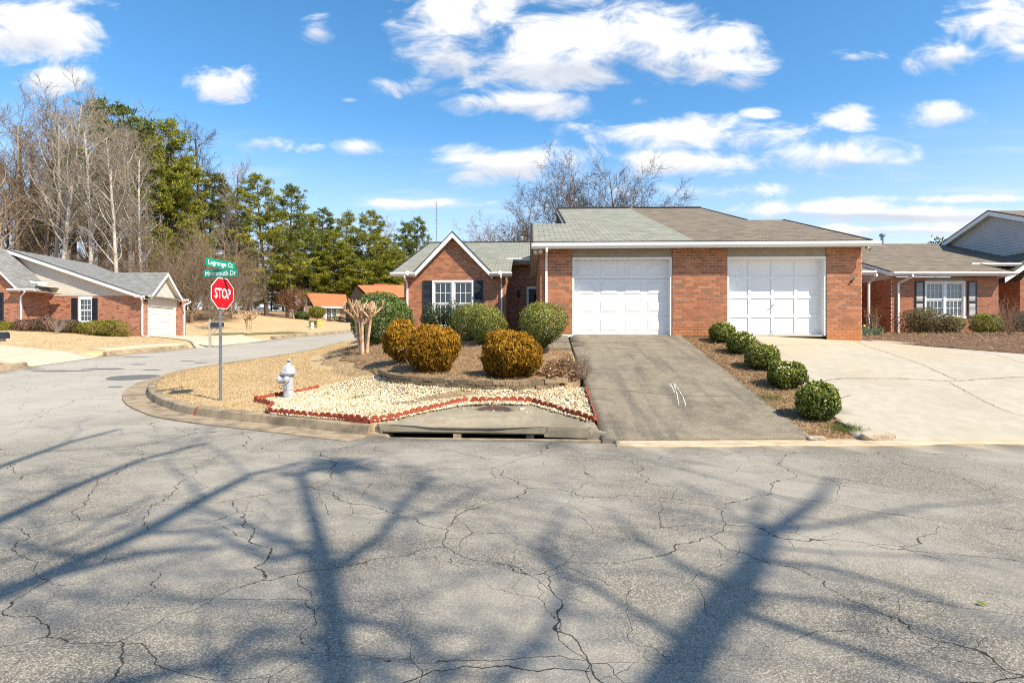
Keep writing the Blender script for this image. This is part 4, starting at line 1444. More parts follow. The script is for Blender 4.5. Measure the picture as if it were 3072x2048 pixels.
# eave boxes and gutters left and right of the gable
for a_, b_ in ((xw0, vl + .1), (vr - .1, xw_r)):
    bx('soffit', M['soffit'], (a_, WE, wz_e - .14), (b_, WY + .02, wz_e - .11), duplex)
    bx('fascia', M['white'], (a_, WE - .02, wz_e - .16), (b_, WE, wz_e - .01), duplex)
    gutter(duplex, (a_ - .02, WE - .022, wz_e - .13), (b_ + .04, WE - .022, wz_e - .13))
    MB().lathe([(.09, 0), (.09, .012)], ((a_ + b_) / 2 + (.2 if a_ == xw0 else 0), WE - .15, wz_e - .035), 14, (0, -1, 0)).build('splash_guard', M['white'], duplex)
for px in (1223, 1505):
    sx = D(px, 830, WY)[0]
    spout(duplex, [(sx, WE - .09, wz_e - .12), (sx, WE - .09, wz_e - .2), (sx, WY - .05, wz_e - .42), (sx, WY - .05, .05)])
# side wall of the wing, recessed entry wall, door and lamp
EYW = 10.6
brick_wall(duplex, (wx1, WY, 0), (0, 1, 0), (1, 0, 0), [(0, -.1), (EYW - WY, -.1), (EYW - WY, wz), (0, wz)], seed=12, name='wing_wall')
brick_wall(duplex, (wx0, 15.0, 0), (0, -1, 0), (-1, 0, 0), [(0, -.3), (15 - WY, -.3), (15 - WY, wz), (0, wz)], seed=13, name='wing_wall')
dz1 = D(1590, 861, EYW)[1]
dxa, dxb = D(1580, 861, EYW)[0], D(1580, 861, EYW)[0] + 1.05
ew_top = D(1560, 793, EYW)[1]
brick_wall(duplex, (0, EYW, 0), (1, 0, 0), (0, -1, 0), [(wx1, -.1), (xL + 1.5, -.1), (xL + 1.5, ew_top + .1), (wx1, ew_top + .1)], holes=[(dxa, -.2, dxb, dz1)], seed=14, name='entry_wall')
mb = MB()
mb.box((dxa, EYW - .02, -.05), (dxa + .09, EYW + .1, dz1)).box((dxb - .09, EYW - .02, -.05), (dxb, EYW + .1, dz1)).box((dxa + .09, EYW - .02, dz1 - .09), (dxb - .09, EYW + .1, dz1))
mb.build('door_frame', M['white'], duplex)
do = bx('front_door', M['door_dark'], (dxa + .09, EYW + .05, -.02), (dxb - .09, EYW + .09, dz1 - .09), duplex)
bx('pane', M['glass'], (dxa + .3, EYW + .035, .95), (dxb - .3, EYW + .045, dz1 - .3), do)
lx_, lz_ = D(1556, 882, EYW)
ln = MB().box((lx_ - .03, EYW - .03, lz_ - .05), (lx_ + .03, EYW - .001, lz_ + .05)).tube([(lx_, EYW - .03, lz_), (lx_, EYW - .1, lz_ + .05)], .01).build('wall_lantern', M['black_metal'], duplex)
MB().lathe([(.02, .2), (.07, .14), (.055, .13), (.055, -.10), (.03, -.13)], (lx_, EYW - .12, lz_ - .04), 6).build('lantern_cage', M['black_metal'], ln)
ze2 = zw(yE2)
bx('fascia', M['white'], (xw_r - .15, yE2 - .02, ze2 - .11), (xL + .6, yE2, ze2 - .005), duplex)
gutter(duplex, (D(1520, 776, yE2)[0], yE2 - .022, ze2 - .11), (xL + .6, yE2 - .022, ze2 - .11))
fz0, fz1 = D(1560, 794, yE2 + .3)[1], D(1560, 783, yE2 + .3)[1]
bx('entry_beam', M['white'], (D(1538, 790, yE2 + .3)[0], yE2 + .25, fz0), (xL + .6, yE2 + .3, fz1), duplex)
bx('soffit', M['soffit'], (xw_r - .1, yE2, fz0 + .02), (xL + .6, EYW + .02, fz0 + .04), duplex)
# vent pipe on the wing ridge
vx_, vz_ = fr.slope(1563, 727, WE, wz_e, P2).x, zw(RW)
MB().lathe([(.09, 0), (.09, .28), (.15, .29), (.15, .36), (.10, .37), (.16, .40), (.15, .46), (.05, .50)], (vx_, RW + .25, vz_ - .12), 14).build('vent_pipe', M['galv'], duplex, smooth=True)
# aerial behind the gable
ax_, az_ = fr.slope(1353, 690, WE, wz_e, P2).x, zw(RW)
ap = MB().tube([(ax_, RW + .4, az_ - .4), (ax_, RW + .4, az_ + 2.35)], .018, 6).build('aerial_mast', M['galv'], duplex)
rgn = random.Random(3)
for k in range(9):
    zz = az_ + .5 + k * .21
    MB().tube([(ax_ - rgn.uniform(.02, .12), RW + .4, zz), (ax_ + rgn.uniform(.02, .12), RW + .4, zz + rgn.uniform(-.03, .03))], .01, 5).build('aerial_arm', M['galv'], ap)
# --- right wing, seen only past the garage corner
xw2 = D(2624, 835, WE)[0]
brick_wall(duplex, (0, WY, 0), (1, 0, 0), (0, -1, 0), [(xR - .3, -.2), (xw2 - .35, -.2), (xw2 - .35, wz), (xR - .3, wz)], seed=15, name='wing_wall')
brick_wall(duplex, (xw2 - .35, WY, 0), (0, 1, 0), (1, 0, 0), [(0, -.2), (5, -.2), (5, wz), (0, wz)], seed=16, name='wing_wall')
w2r = roof_poly(MB(), [(xR - .5, WE, wz_e), (xw2, WE, wz_e), (xw2, RW, zw(RW)), (xR - .5, RW, zw(RW))])
roof_poly(w2r, [(xR - .5, RW, zw(RW)), (xw2, RW, zw(RW)), (xw2, RW + 7, zw(RW) - 7 * P2), (xR - .5, RW + 7, zw(RW) - 7 * P2)])
w2r.build('wing_roof', M['roof_brown'], duplex, fix=False)
bx('fascia', M['white'], (xR - .4, WE - .02, wz_e - .16), (xw2, WE, wz_e - .01), duplex)
bx('soffit', M['soffit'], (xR - .4, WE, wz_e - .15), (xw2, WY + .02, wz_e - .12), duplex)
gutter(duplex, (xR - .4, WE - .022, wz_e - .13), (xw2, WE - .022, wz_e - .13))
rake(duplex, (xw2, WE, wz_e), (xw2, RW, zw(RW)), side=1)
sx = D(2604, 860, WY)[0]
spout(duplex, [(sx, WE - .09, wz_e - .12), (sx, WE - .09, wz_e - .2), (sx, WY - .05, wz_e - .42), (sx, WY - .05, .05)])

# ------------------------------------------------------------------ the house to the right
HBZ = 1.68
nb = empty('neighbour_house', (14.85, 22.4, HBZ), 0, 'brick house with brown roof, blind-filled window and grey sided gable, right of the garages', 'house')
f2 = Frame(nb)
D2 = f2.D
nx0, nx1 = D2(2673, 900, 0)[0], D2(2995, 900, 0)[0]
E2 = -.4
ne = D2(2800, 815, E2)[1]
p3 = .318
zn = lambda y: ne + p3 * (y - E2)
wtop = D2(2800, 832, 0)[1]
nw = (D2(2773, 845, 0)[0], D2(2773, 952, 0)[1], D2(2895, 845, 0)[0], D2(2800, 843, 0)[1])
hdr = D2(2800, 830, 0)[1]
BRK = ('brick_right', 'brick_right_object', 'mortar')
brick_wall(nb, (0, 0, 0), (1, 0, 0), (0, -1, 0), [(nx0, -.3), (nx1, -.3), (nx1, wtop), (nx0, wtop)], holes=[(nw[0], nw[1], nw[2], wtop + .1)], mats=BRK, quota=300, seed=21, name='front_wall')
panel_board(nb, 'header_panel', M['taupe'], [(nw[0] - .02, .01, nw[3]), (nw[2] + .02, .01, nw[3]), (nw[2] + .02, .01, wtop), (nw[0] - .02, .01, wtop)], .03, (0, 1, 0))
window(nb, nw[0], nw[1], nw[2], nw[3], 0, 2, 2, 4, behind='blind')
for pa, pb_ in ((2744, 2772), (2902, 2929)):
    shutter(nb, D2(pa, 845, 0)[0], nw[1], D2(pb_, 845, 0)[0], nw[3] + .0, -.01, 'shutter', 'shutter_sheen')
xe0, xe1 = D2(2675, 822, E2)[0], D2(3042, 818, E2)[0]
xg = 22.0 - 14.85                                   # the grey gable wall
yE3 = f2.slope(2980, 790, E2, ne, p3).y
yr3 = f2.slope(2700, 731, E2, ne, p3).y
yg1 = f2.slope(2818, 738, E2, ne, p3).y
nr = roof_poly(MB(), [(xe0, E2, ne), (xe1, E2, ne), (xe1, yE3, zn(yE3)), (xg + .3, yE3, zn(yE3)), (xg + .3, yr3, zn(yr3)), (xe0, yr3, zn(yr3))])
roof_poly(nr, [(xe0, yr3, zn(yr3)), (xg + .3, yr3, zn(yr3)), (xg + .3, yr3 + 6, zn(yr3) - 2), (xe0, yr3 + 6, zn(yr3) - 2)])
nro = nr.build('wing_roof', M['roof_brown'], nb, fix=False)
rake(nb, (xe0, E2, ne), (xe0, yr3, zn(yr3)))
rake(nb, (xe1, E2, ne), (xe1, yE3, zn(yE3)), side=1, h=.1)
bx('soffit', M['soffit'], (xe0 + .02, E2, ne - .15), (xe1 - .02, .02, ne - .12), nb)
bx('fascia', M['white'], (xe0, E2 - .02, ne - .16), (xe1 - .05, E2, ne - .01), nb)
gutter(nb, (xe0, E2 - .022, ne - .13), (xe1 + .06, E2 - .022, ne - .13))
sx = D2(2692, 860, 0)[0]
spout(nb, [(sx + .25, E2 - .09, ne - .12), (sx + .25, E2 - .09, ne - .19), (sx, -.05, ne - .42), (sx, -.05, -.1)])
# left side wall: brick with boards in the gable
brick_wall(nb, (nx0, 9.0, 0), (0, -1, 0), (-1, 0, 0), [(0, -.3), (9, -.3), (9, wtop - .05), (0, wtop - .05)], mats=BRK, seed=22, name='side_wall')
siding(nb, (nx0 - .01, 0, 0), (0, 1, 0), (-1, 0, 0), [(0, wtop - .05), (9, wtop - .05), (yr3, zn(yr3) - .15), (.0, zn(0) - .15)], 'siding', .13)
# right flank of the wing, recessed porch wall with door and window
brick_wall(nb, (nx1, 0, 0), (0, 1, 0), (1, 0, 0), [(0, -.3), (3.4, -.3), (3.4, wtop), (0, wtop)], mats=BRK, seed=23, name='side_wall')
yp = 3.3
pw_ = (D2(3022, 868, yp)[0], D2(3040, 935, yp)[1], D2(3022, 868, yp)[0] + 1.3, D2(3040, 868, yp)[1])
siding(nb, (0, yp + .02, 0), (1, 0, 0), (0, -1, 0), [(nx1, -.3), (xg + 3, -.3), (xg + 3, wtop + .3), (nx1, wtop + .3)], 'siding_grey', .13)
window(nb, pw_[0], pw_[1], pw_[2], pw_[3], yp - .05, 1, 2, 3, behind='blind')
bx('porch_door', M['door_dark'], (D2(2996, 868, yp)[0], yp - .04, -.2), (D2(3021, 868, yp)[0], yp, D2(3010, 862, yp)[1]), nb)
bx('fascia', M['white'], (xe1 - .1, yE3 - .02, zn(yE3) - .12), (xg + 2, yE3, zn(yE3) - .01), nb)
gutter(nb, (D2(2907, 790, yE3)[0], yE3 - .022, zn(yE3) - .12), (D2(3071, 790, yE3)[0], yE3 - .022, zn(yE3) - .12))
sx = D2(3052, 810, yE3)[0]
spout(nb, [(sx, yE3 - .09, zn(yE3) - .1), (sx - .05, yE3 - .05, zn(yE3) - .22), (sx - .35, yE3 + .4, zn(yE3) - .45)])
# grey gable: wall of constant x
ypk, zpk = f2.DX(2983, 632, xg)
yl3, zl3 = f2.DX(2830, 738, xg)
sl3 = (zpk - zl3) / (yl3 - ypk)
yfr = ypk - (yl3 - ypk)
siding(nb, (xg, 0, 0), (0, 1, 0), (-1, 0, 0), [(yfr + .5, 2.2), (yl3 - .5, 2.2), (yl3 - .5, zl3 + .05), (ypk, zpk - .2), (yfr + .5, zl3 + .05)], 'siding_grey', .14, name='gable_wall')
for ya in (yl3, yfr):
    p0, p1 = Vector((xg - .3, ya, zl3)), Vector((xg - .3, ypk, zpk))
    panel_board(nb, 'rake_board', M['white'], [p0 - Vector((0, 0, .22)), p1 - Vector((0, 0, .22)), p1 - Vector((0, 0, .02)), p0 - Vector((0, 0, .02))], .03, (1, 0, 0))
    panel_board(nb, 'roof_edge', M['dark_trim'], [p0 - Vector((.02, 0, .02)), p1 - Vector((.02, 0, .02)), p1 + Vector((-.02, 0, .02)), p0 + Vector((-.02, 0, .02))], .08, (1, 0, 0))
    panel_board(nb, 'rake_soffit', M['soffit'], [p0 + Vector((.03, 0, -.2)), p1 + Vector((.03, 0, -.2)), p1 + Vector((.3, 0, -.2)), p0 + Vector((.3, 0, -.2))], .02, (0, 0, 1))
mr = MB()
for ya in (yl3, yfr):
    roof_poly(mr, [(xg - .3, ya, zl3), (xg - .3, ypk, zpk), (xg + 9, ypk, zpk), (xg + 9, ya, zl3)])
mr.build('main_roof', M['roof_brown'], nb, fix=False)
brick_wall(nb, (xg + .02, yfr + .5, 0), (1, 0, 0), (0, -1, 0), [(0, 2.0), (9, 2.0), (9, zl3), (0, zl3)], mats=BRK, seed=24, name='front_wall')
# front gable at the picture's right edge
yq = 1.3
qx, qz = D2(3016, 833, yq - .3)
qb = D2(3060, 850, yq)[0]
for s in (0,):
    p0, p1 = Vector((qx, yq - .3, qz)), Vector((qx + 2.2, yq - .3, qz + 1.5))
    panel_board(nb, 'rake_board', M['white'], [p0 - Vector((0, 0, .2)), p1 - Vector((0, 0, .2)), p1, p0], .03, (0, 1, 0))
    p2 = Vector((qx + 4.4, yq - .3, qz))
    panel_board(nb, 'rake_board', M['white'], [p2 - Vector((0, 0, .2)), p1 - Vector((0, 0, .2)), p1, p2], .03, (0, 1, 0))
    rr = MB()
    roof_poly(rr, [p0 + Vector((-.02, -.03, .02)), p1 + Vector((0, -.03, .03)), p1 + Vector((0, 4, .03)), p0 + Vector((-.02, 2.5, .02))], (0, 1, 0))
    roof_poly(rr, [p2 + Vector((.02, -.03, .02)), p1 + Vector((0, -.03, .03)), p1 + Vector((0, 4, .03)), p2 + Vector((.02, 2.5, .02))], (0, 1, 0))
    rr.build('gable_roof', M['roof_brown'], nb, fix=False)
brick_wall(nb, (0, yq, 0), (1, 0, 0), (0, -1, 0), [(qb, -.3), (qb + 3.4, -.3), (qb + 3.4, qz - .1), (qx + 2.2, qz + 1.25), (qb, qz - .1)], mats=BRK, seed=25, name='front_wall')
brick_wall(nb, (qb, yq + 2.0, 0), (0, -1, 0), (-1, 0, 0), [(0, -.3), (2, -.3), (2, qz - .1), (0, qz - .1)], mats=BRK, seed=26, name='side_wall')
# painted vent pipe
q = f2.slope(2655, 731, E2, ne, p3)
MB().lathe([(.085, 0), (.085, .50), (.14, .51), (.15, .60), (.10, .66), (.03, .68)], (q.x, yr3 + .2, zn(yr3) - .1), 14).build('vent_pipe', M['pipe_blue'], nb, smooth=True)

# ------------------------------------------------------------------ the house across the side street
LHX, LHY, LHZ = -23.7, 36.3, 1.62
lh = empty('corner_house', (LHX, LHY, LHZ), 0, 'brick house with cream board gable and grey roof across the side street', 'house')
f3 = Frame(lh)
D3 = f3.D
BL = ('brick_far', 'brick_far', 'mortar_far')
zb = D3(300, 887, 0)[1]                    # top of brick, foot of the boards
xa_ = D3(86, 900, 0)[0]
lw = (D3(236, 890, 0)[0], D3(250, 965, 0)[1], D3(277, 890, 0)[0], D3(250, 889, 0)[1])
brick_wall(lh, (0, 0, 0), (1, 0, 0), (0, -1, 0), [(-12, -.1), (0, -.1), (0, zb), (-12, zb)], holes=[lw, (D3(69, 900, 0)[0], .6, D3(85, 900, 0)[0], D3(80, 893, 0)[1])], mats=BL, quota=0, seed=31, name='front_wall')
window(lh, lw[0], lw[1], lw[2], lw[3], 0, 1, 2, 3, behind='blind', header=.12)
shutter(lh, D3(215.5, 890, 0)[0], lw[1], D3(233, 890, 0)[0], lw[3] - .1, -.01)
shutter(lh, D3(277, 890, 0)[0], lw[1], D3(293.5, 890, 0)[0], lw[3] - .1, -.01)
window(lh, D3(69, 900, 0)[0], .6, D3(85, 900, 0)[0], D3(80, 893, 0)[1], 0, 1, 2, 2, behind='blind')
# the long board gable and its roof: ridge runs back along y
EYL = -.4
pk = D3(10, 744, EYL)
ev = D3(428, 886, EYL)
p4 = (pk[1] - ev[1]) / (ev[0] - pk[0])
lx_at = lambda x: pk[1] - p4 * abs(x - pk[0])
siding(lh, (0, -.004, 0), (1, 0, 0), (0, -1, 0), [(-13.0, zb), (0, zb), (pk[0] + (pk[1] - .1 - zb) / p4 * .99, zb + .001), (pk[0], pk[1] - .12), (-13.0, pk[1] - .12 - p4 * (pk[0] + 13.0))], 'siding', .118)
p0, p1 = Vector((ev[0], EYL, ev[1])), Vector((pk[0], EYL, pk[1]))
for q0 in (p0, Vector((pk[0] * 2 - ev[0], EYL, ev[1]))):
    panel_board(lh, 'rake_board', M['white'], [q0 - Vector((0, 0, .24)), p1 - Vector((0, 0, .24)), p1 - Vector((0, 0, .02)), q0 - Vector((0, 0, .02))], .03, (0, 1, 0))
    panel_board(lh, 'roof_edge', M['dark_trim'], [q0 - Vector((0, .02, .02)), p1 - Vector((0, .02, .02)), p1 + Vector((0, -.02, .02)), q0 + Vector((0, -.02, .02))], .08, (0, 1, 0))
    panel_board(lh, 'rake_soffit', M['soffit'], [q0 + Vector((0, .03, -.22)), p1 + Vector((0, .03, -.22)), p1 + Vector((0, .4, -.22)), q0 + Vector((0, .4, -.22))], .02, (0, 0, 1))
YB = 7.2
lr = MB()
roof_poly(lr, [(ev[0], EYL, ev[1]), (pk[0], EYL, pk[1]), (pk[0], YB, pk[1]), (ev[0], 4.1, ev[1])], (0, 1, 0))
roof_poly(lr, [(2 * pk[0] - ev[0], EYL, ev[1]), (pk[0], EYL, pk[1]), (pk[0], YB, pk[1]), (2 * pk[0] - ev[0], YB + 1.2, ev[1])], (0, 1, 0))
# garage cross gable facing the street (+x)
GXO = .35
yA, zA = f3.DX(455, 886, GXO)
yC, zC = f3.DX(549, 896, GXO)
yP, zP = f3.DX(505, 817, GXO)
zA = zC = (zA + zC) / 2
xin = pk[0] + (pk[1] - zP) / p4              # where its ridge meets the main slope
xinA = pk[0] + (pk[1] - zA) / p4
for yE_ in (yA, yC):
    roof_poly(lr, [(GXO, yE_, zA), (GXO, yP, zP), (xin - .1, yP, zP), (xinA - .1, yE_, zA)], (1, 0, 0))
    q0, q1 = Vector((GXO, yE_, zA)), Vector((GXO, yP, zP))
    panel_board(lh, 'rake_board', M['white'], [q0 - Vector((0, 0, .22)), q1 - Vector((0, 0, .26)), q1 - Vector((0, 0, .02)), q0 - Vector((0, 0, .02))], .03, (-1, 0, 0))
    panel_board(lh, 'rake_soffit', M['soffit'], [q0 + Vector((-.03, 0, -.2)), q1 + Vector((-.03, 0, -.24)), q1 + Vector((-.36, 0, -.24)), q0 + Vector((-.36, 0, -.2))], .02, (0, 0, 1))
lro = lr.build('roof', M['roof_grey'], lh, fix=False)
DEP = 5.05
gz = f3.DX(480, 915, 0)[1]
ga0, ga1 = f3.DX(443, 960, 0)[0], f3.DX(529, 960, 0)[0]
brick_wall(lh, (0, 0, 0), (0, 1, 0), (1, 0, 0), [(0, -.1), (DEP, -.1), (DEP, zb), (0, zb)], holes=[(ga0, -.2, ga1, zb + .2)], mats=BL, seed=32, name='garage_wall')
siding(lh, (.01, 0, 0), (0, 1, 0), (1, 0, 0), [(ga0 - .02, gz), (ga1 + .02, gz), (ga1 + .02, zA - .05), (yP, zP - .2), (ga0 - .02, zA - .05)], 'siding', .118)
mb = MB()
mb.box((-.12, ga0, -.05), (-.02, ga0 + .08, gz)).box((-.12, ga1 - .25, -.05), (-.02, ga1, gz)).box((-.12, ga0 + .08, gz - .1), (-.02, ga1 - .25, gz))
mb.build('door_frame', M['cream'], lh)
sec = (gz - .1) / 4
mb = MB()
for i in range(4):
    mb.box((-.2, ga0 + .08, i * sec + .01), (-.13, ga1 - .25, (i + 1) * sec - .01))
gd = mb.build('garage_door', M['cream'], lh)
dw = (ga1 - .33 - ga0) / 4
for r in range(4):
    for q in range(4):
        bx('panel', M['cream'], (-.132, ga0 + .08 + q * dw + .1, r * sec + .13), (-.115, ga0 + .08 + (q + 1) * dw - .1, (r + 1) * sec - .13), gd)
brick_wall(lh, (-13, DEP, 0), (1, 0, 0), (0, 1, 0), [(0, -.1), (13, -.1), (13, zb), (0, zb)], mats=BL, seed=33, name='back_wall')
brick_wall(lh, (-13, DEP, 0), (0, -1, 0), (-1, 0, 0), [(0, -.1), (DEP, -.1), (DEP, zb), (0, zb)], mats=BL, seed=36, name='side_wall')
gutter(lh, (ev[0] - .45, EYL + .02, ev[1] - .15), (ev[0] + .12, EYL + .02, ev[1] - .15))
MB().extrude(GUT, [(GXO - .12, yA - .1, zA - .14), (GXO + .02, yA - .1, zA - .14)]).build('gutter', M['white'], lh)
MB().extrude(GUT, [(GXO - .75, yC + .12, zA - .14), (GXO + .35, yC + .12, zA - .14)]).build('gutter', M['white'], lh)
sx = D3(427, 960, -.06)[0]
spout(lh, [(sx + .2, -.45, ev[1] - .1), (sx + .2, -.45, ev[1] - .2), (sx, -.06, ev[1] - .4), (sx, -.06, .15), (sx + .05, -.1, .04), (sx + .6, -.35, .0)])
sx = f3.DX(553, 960, .06)[0]
spout(lh, [(.4, sx + .25, zA - .1), (.35, sx + .2, zA - .2), (.06, sx, zA - .4), (.06, sx, .05)], up=(0, 1, 0))
for y_ in (f3.DX(436, 902, .05)[0], f3.DX(541, 910, .05)[0]):
    MB().lathe([(.02, .14), (.07, .09), (.06, -.09), (.03, -.13)], (.1, y_, f3.DX(541, 910, .05)[1]), 6).build('wall_lantern', M['black_metal'], lh)
# small front wing at the left edge, with its own steep gable
WYL = -2.2
wxr = D3(62, 900, WYL)[0]
ea, eb = D3(52, 862, WYL - .3), D3(-20, 790, WYL - .3)
gsl = (eb[1] - ea[1]) / (ea[0] - eb[0])
apx = ea[0] - 2.6
apz = ea[1] + gsl * 2.6
brick_wall(lh, (0, WYL, 0), (1, 0, 0), (0, -1, 0), [(wxr - 4.6, .2), (wxr, .2), (wxr, ea[1] - .2), (ea[0], ea[1] - .15), (apx, apz - .25), (apx - 2.6, ea[1] - .15), (wxr - 4.6, ea[1] - .2)],
           holes=[(D3(11, 880, WYL)[0] - 2.2, .9, D3(-4, 880, WYL)[0] - .02, D3(5, 877, WYL)[1])], mats=BL, seed=34, name='wing_wall')
brick_wall(lh, (wxr, WYL, 0), (0, 1, 0), (1, 0, 0), [(0, .1), (2.2, .1), (2.2, ea[1] - .2), (0, ea[1] - .2)], mats=BL, seed=35, name='wing_wall')
shutter(lh, D3(-4, 880, WYL)[0], .9, D3(11.5, 880, WYL)[0], D3(5, 877, WYL)[1], WYL - .01)
window(lh, D3(11, 880, WYL)[0] - 2.2, .9, D3(-4, 880, WYL)[0] - .02, D3(5, 877, WYL)[1], WYL, 2, 2, 3, behind='blind')
q0, q1 = Vector((ea[0] + .1, WYL - .3, ea[1] - .1)), Vector((apx, WYL - .3, apz))
q2 = Vector((2 * apx - ea[0] - .1, WYL - .3, ea[1] - .1))
wrf = MB()
for qq in (q0, q2):
    panel_board(lh, 'rake_board', M['white'], [qq - Vector((0, 0, .22)), q1 - Vector((0, 0, .22)), q1 - Vector((0, 0, .02)), qq - Vector((0, 0, .02))], .03, (0, 1, 0))
    roof_poly(wrf, [qq + Vector((0, -.03, 0)), q1 + Vector((0, -.03, 0)), q1 + Vector((0, 2.6, 0)), qq + Vector((0, 2.6, 0))], (0, 1, 0))
# lower eave return with gutter, and the little roof over the entry behind it
g0, g1 = D3(27, 868, WYL - .3), D3(108, 878, WYL - .1)
rz0 = D3(60, 866, WYL - .3)[1]
roof_poly(wrf, [(ea[0] - .3, WYL - .35, rz0), (D3(108, 872, WYL - .2)[0], WYL - .35, rz0), (D3(60, 850, WYL + .8)[0], WYL + 1.6, rz0 + .45), (ea[0] - .3, WYL + 1.6, rz0 + .6)], (1, 0, 0))
gutter(lh, (g0[0], WYL - .36, rz0 - .13), (D3(109, 872, WYL - .3)[0], WYL - .36, rz0 - .13))
bx('soffit', M['soffit'], (g0[0], WYL - .34, rz0 - .14), (D3(105, 872, WYL - .3)[0], WYL + 1.8, rz0 - .12), lh)
t0, t1, t2 = D3(30, 835, -1.0), D3(141, 848, -1.0), D3(3, 802, .0)
roof_poly(wrf, [(t0[0], -1.0, t0[1]), (t1[0], -1.0, t1[1] + .05), (D3(100, 830, -.05)[0], -.05, t1[1] + .35), (t2[0], -.05, t2[1] + .1)], (1, 0, 0))
panel_board(lh, 'fascia', M['white'], [(t0[0], -1.02, t0[1] - .32), (t1[0], -1.02, t1[1] - .22), (t1[0], -1.02, t1[1] + .03), (t0[0], -1.02, t0[1] - .03)], .03, (0, 1, 0))
bx('soffit', M['soffit'], (t0[0], -.98, t1[1] - .24), (t1[0], -.02, t1[1] - .2), lh)
wrf.build('wing_roof', M['roof_grey'], lh, fix=False)
sx = D3(65, 900, WYL)[0]
spout(lh, [(sx + .55, WYL - .42, rz0 - .12), (sx + .55, WYL - .42, rz0 - .2), (sx, WYL - .05, rz0 - .45), (sx, WYL - .05, .3)])

# ------------------------------------------------------------------ two orange-roofed houses up the street
M['brick_tan'] = mat('tan_brick', (.40, .27, .19), (.30, .19, .13), .9, 25)
M['dark_siding'] = mat('dark_gable_board', (.17, .13, .11), (.13, .10, .085), .8, 6)
M['shutter_sage'] = mat('sage_shutter', (.52, .48, .33), (.46, .42, .28), .7)
FY = 70.0
fh = empty('orange_roof_house', at(940, 957, FY), 0, 'low tan brick house with orange shingle roof and white paired window', 'house')
f4 = Frame(fh)
D4 = f4.D
x0, x1, zt_, zb_ = D4(921, 930, 0)[0], D4(1048, 930, 0)[0], D4(940, 918, 0)[1], -.6
wi = (D4(977, 922, 0)[0], D4(990, 956, 0)[1], D4(1012, 922, 0)[0], D4(990, 922, 0)[1])
brick_wall(fh, (0, 0, 0), (1, 0, 0), (0, -1, 0), [(x0 - .3, zb_), (x1, zb_), (x1, zt_), (x0 - .3, zt_)], holes=[wi], mats=('brick_tan', 'brick_tan', 'mortar'), seed=41, name='front_wall')
window(fh, wi[0], wi[1], wi[2], wi[3], 0, 2, 2, 3, behind='blind', casing=.1)
for pa, pb_ in ((969.5, 976.5), (1012.5, 1020)):
    bx('shutter', M['shutter_sage'], (D4(pa, 930, 0)[0], -.05, wi[1]), (D4(pb_, 930, 0)[0], -.005, wi[3]), fh)
rp = [(D4(941, 918, -.4)[0], -.4, zt_ + .02), (D4(1046, 922, -.4)[0], -.4, zt_ - .1), (D4(1037, 883, 5)[0], 5, D4(1037, 883, 5)[1]), (D4(919, 878, 5)[0], 5, D4(919, 878, 5)[1])]
ro = roof_poly(MB(), rp)
roof_poly(ro, [rp[3], rp[2], (rp[2][0] + .3, 10, zt_), (rp[3][0] + .3, 10, zt_)])
ro.build('roof', M['roof_orange'], fh, fix=False)
panel_board(fh, 'fascia', M['white'], [(rp[0][0], -.42, zt_ - .22), (rp[1][0], -.42, zt_ - .32), (rp[1][0], -.42, zt_ - .1), (rp[0][0], -.42, zt_ + .0)], .03, (0, 1, 0))
MB().poly([(x0 - .3, 0, zb_), (rp[3][0] + .2, 10, zb_), (rp[3][0] + .2, 10, zt_), (rp[3][0] + .2, 5, rp[3][2] - .2), (x0 - .3, 0, zt_)]).build('gable_wall', M['dark_siding'], fh, fix=False)
panel_board(fh, 'rake_board', M['dark_siding'], [Vector(rp[0]) - Vector((.02, 0, .25)), Vector(rp[3]) - Vector((.02, 0, .25)), Vector(rp[3]) - Vector((.02, 0, .02)), Vector(rp[0]) - Vector((.02, 0, .02))], .04, (-1, 0, 0))
fg = empty('orange_roof_house', at(1130, 957, 62.0), 0, 'orange-roofed house with dark boarded gable behind the clipped holly', 'house')
f5 = Frame(fg)
D5 = f5.D
pkx, pkz = D5(1072, 855, 0)
lo_ = D5(1045, 890, -1.2)
rp = [(D5(1110, 892, -3)[0], -3, D5(1110, 892, -3)[1]), (D5(1300, 892, -3)[0], -3, D5(1110, 892, -3)[1]), (D5(1300, 858, 0)[0], 0, pkz), (pkx, 0, pkz)]
ro = roof_poly(MB(), rp)
rbk = [(D5(1040, 900, 4)[0], 4, rp[0][2] - .2), (rp[2][0], 4, rp[0][2] - .2)]
roof_poly(ro, [rp[3], rp[2], rbk[1], rbk[0]])
ro.build('roof', M['roof_orange'], fg, fix=False)
MB().poly([(rp[0][0] - .3, -2.6, -1), (rbk[0][0], 3.6, -1), (rbk[0][0], 3.6, rbk[0][2] - .1), (pkx - .1, 0, pkz - .25), (rp[0][0] - .3, -2.6, rp[0][2] - .1)]).build('gable_wall', M['dark_siding'], fg, fix=False)
bx('front_wall', M['brick_tan'], (rp[0][0] - .3, -2.6, -1), (rp[1][0], -2.5, rp[0][2] - .1), fg)
bx('chimney', M['roof_orange'], (D5(1122, 850, .2)[0], .1, pkz - .1), (D5(1160, 850, .2)[0], .6, pkz + .15), fg)

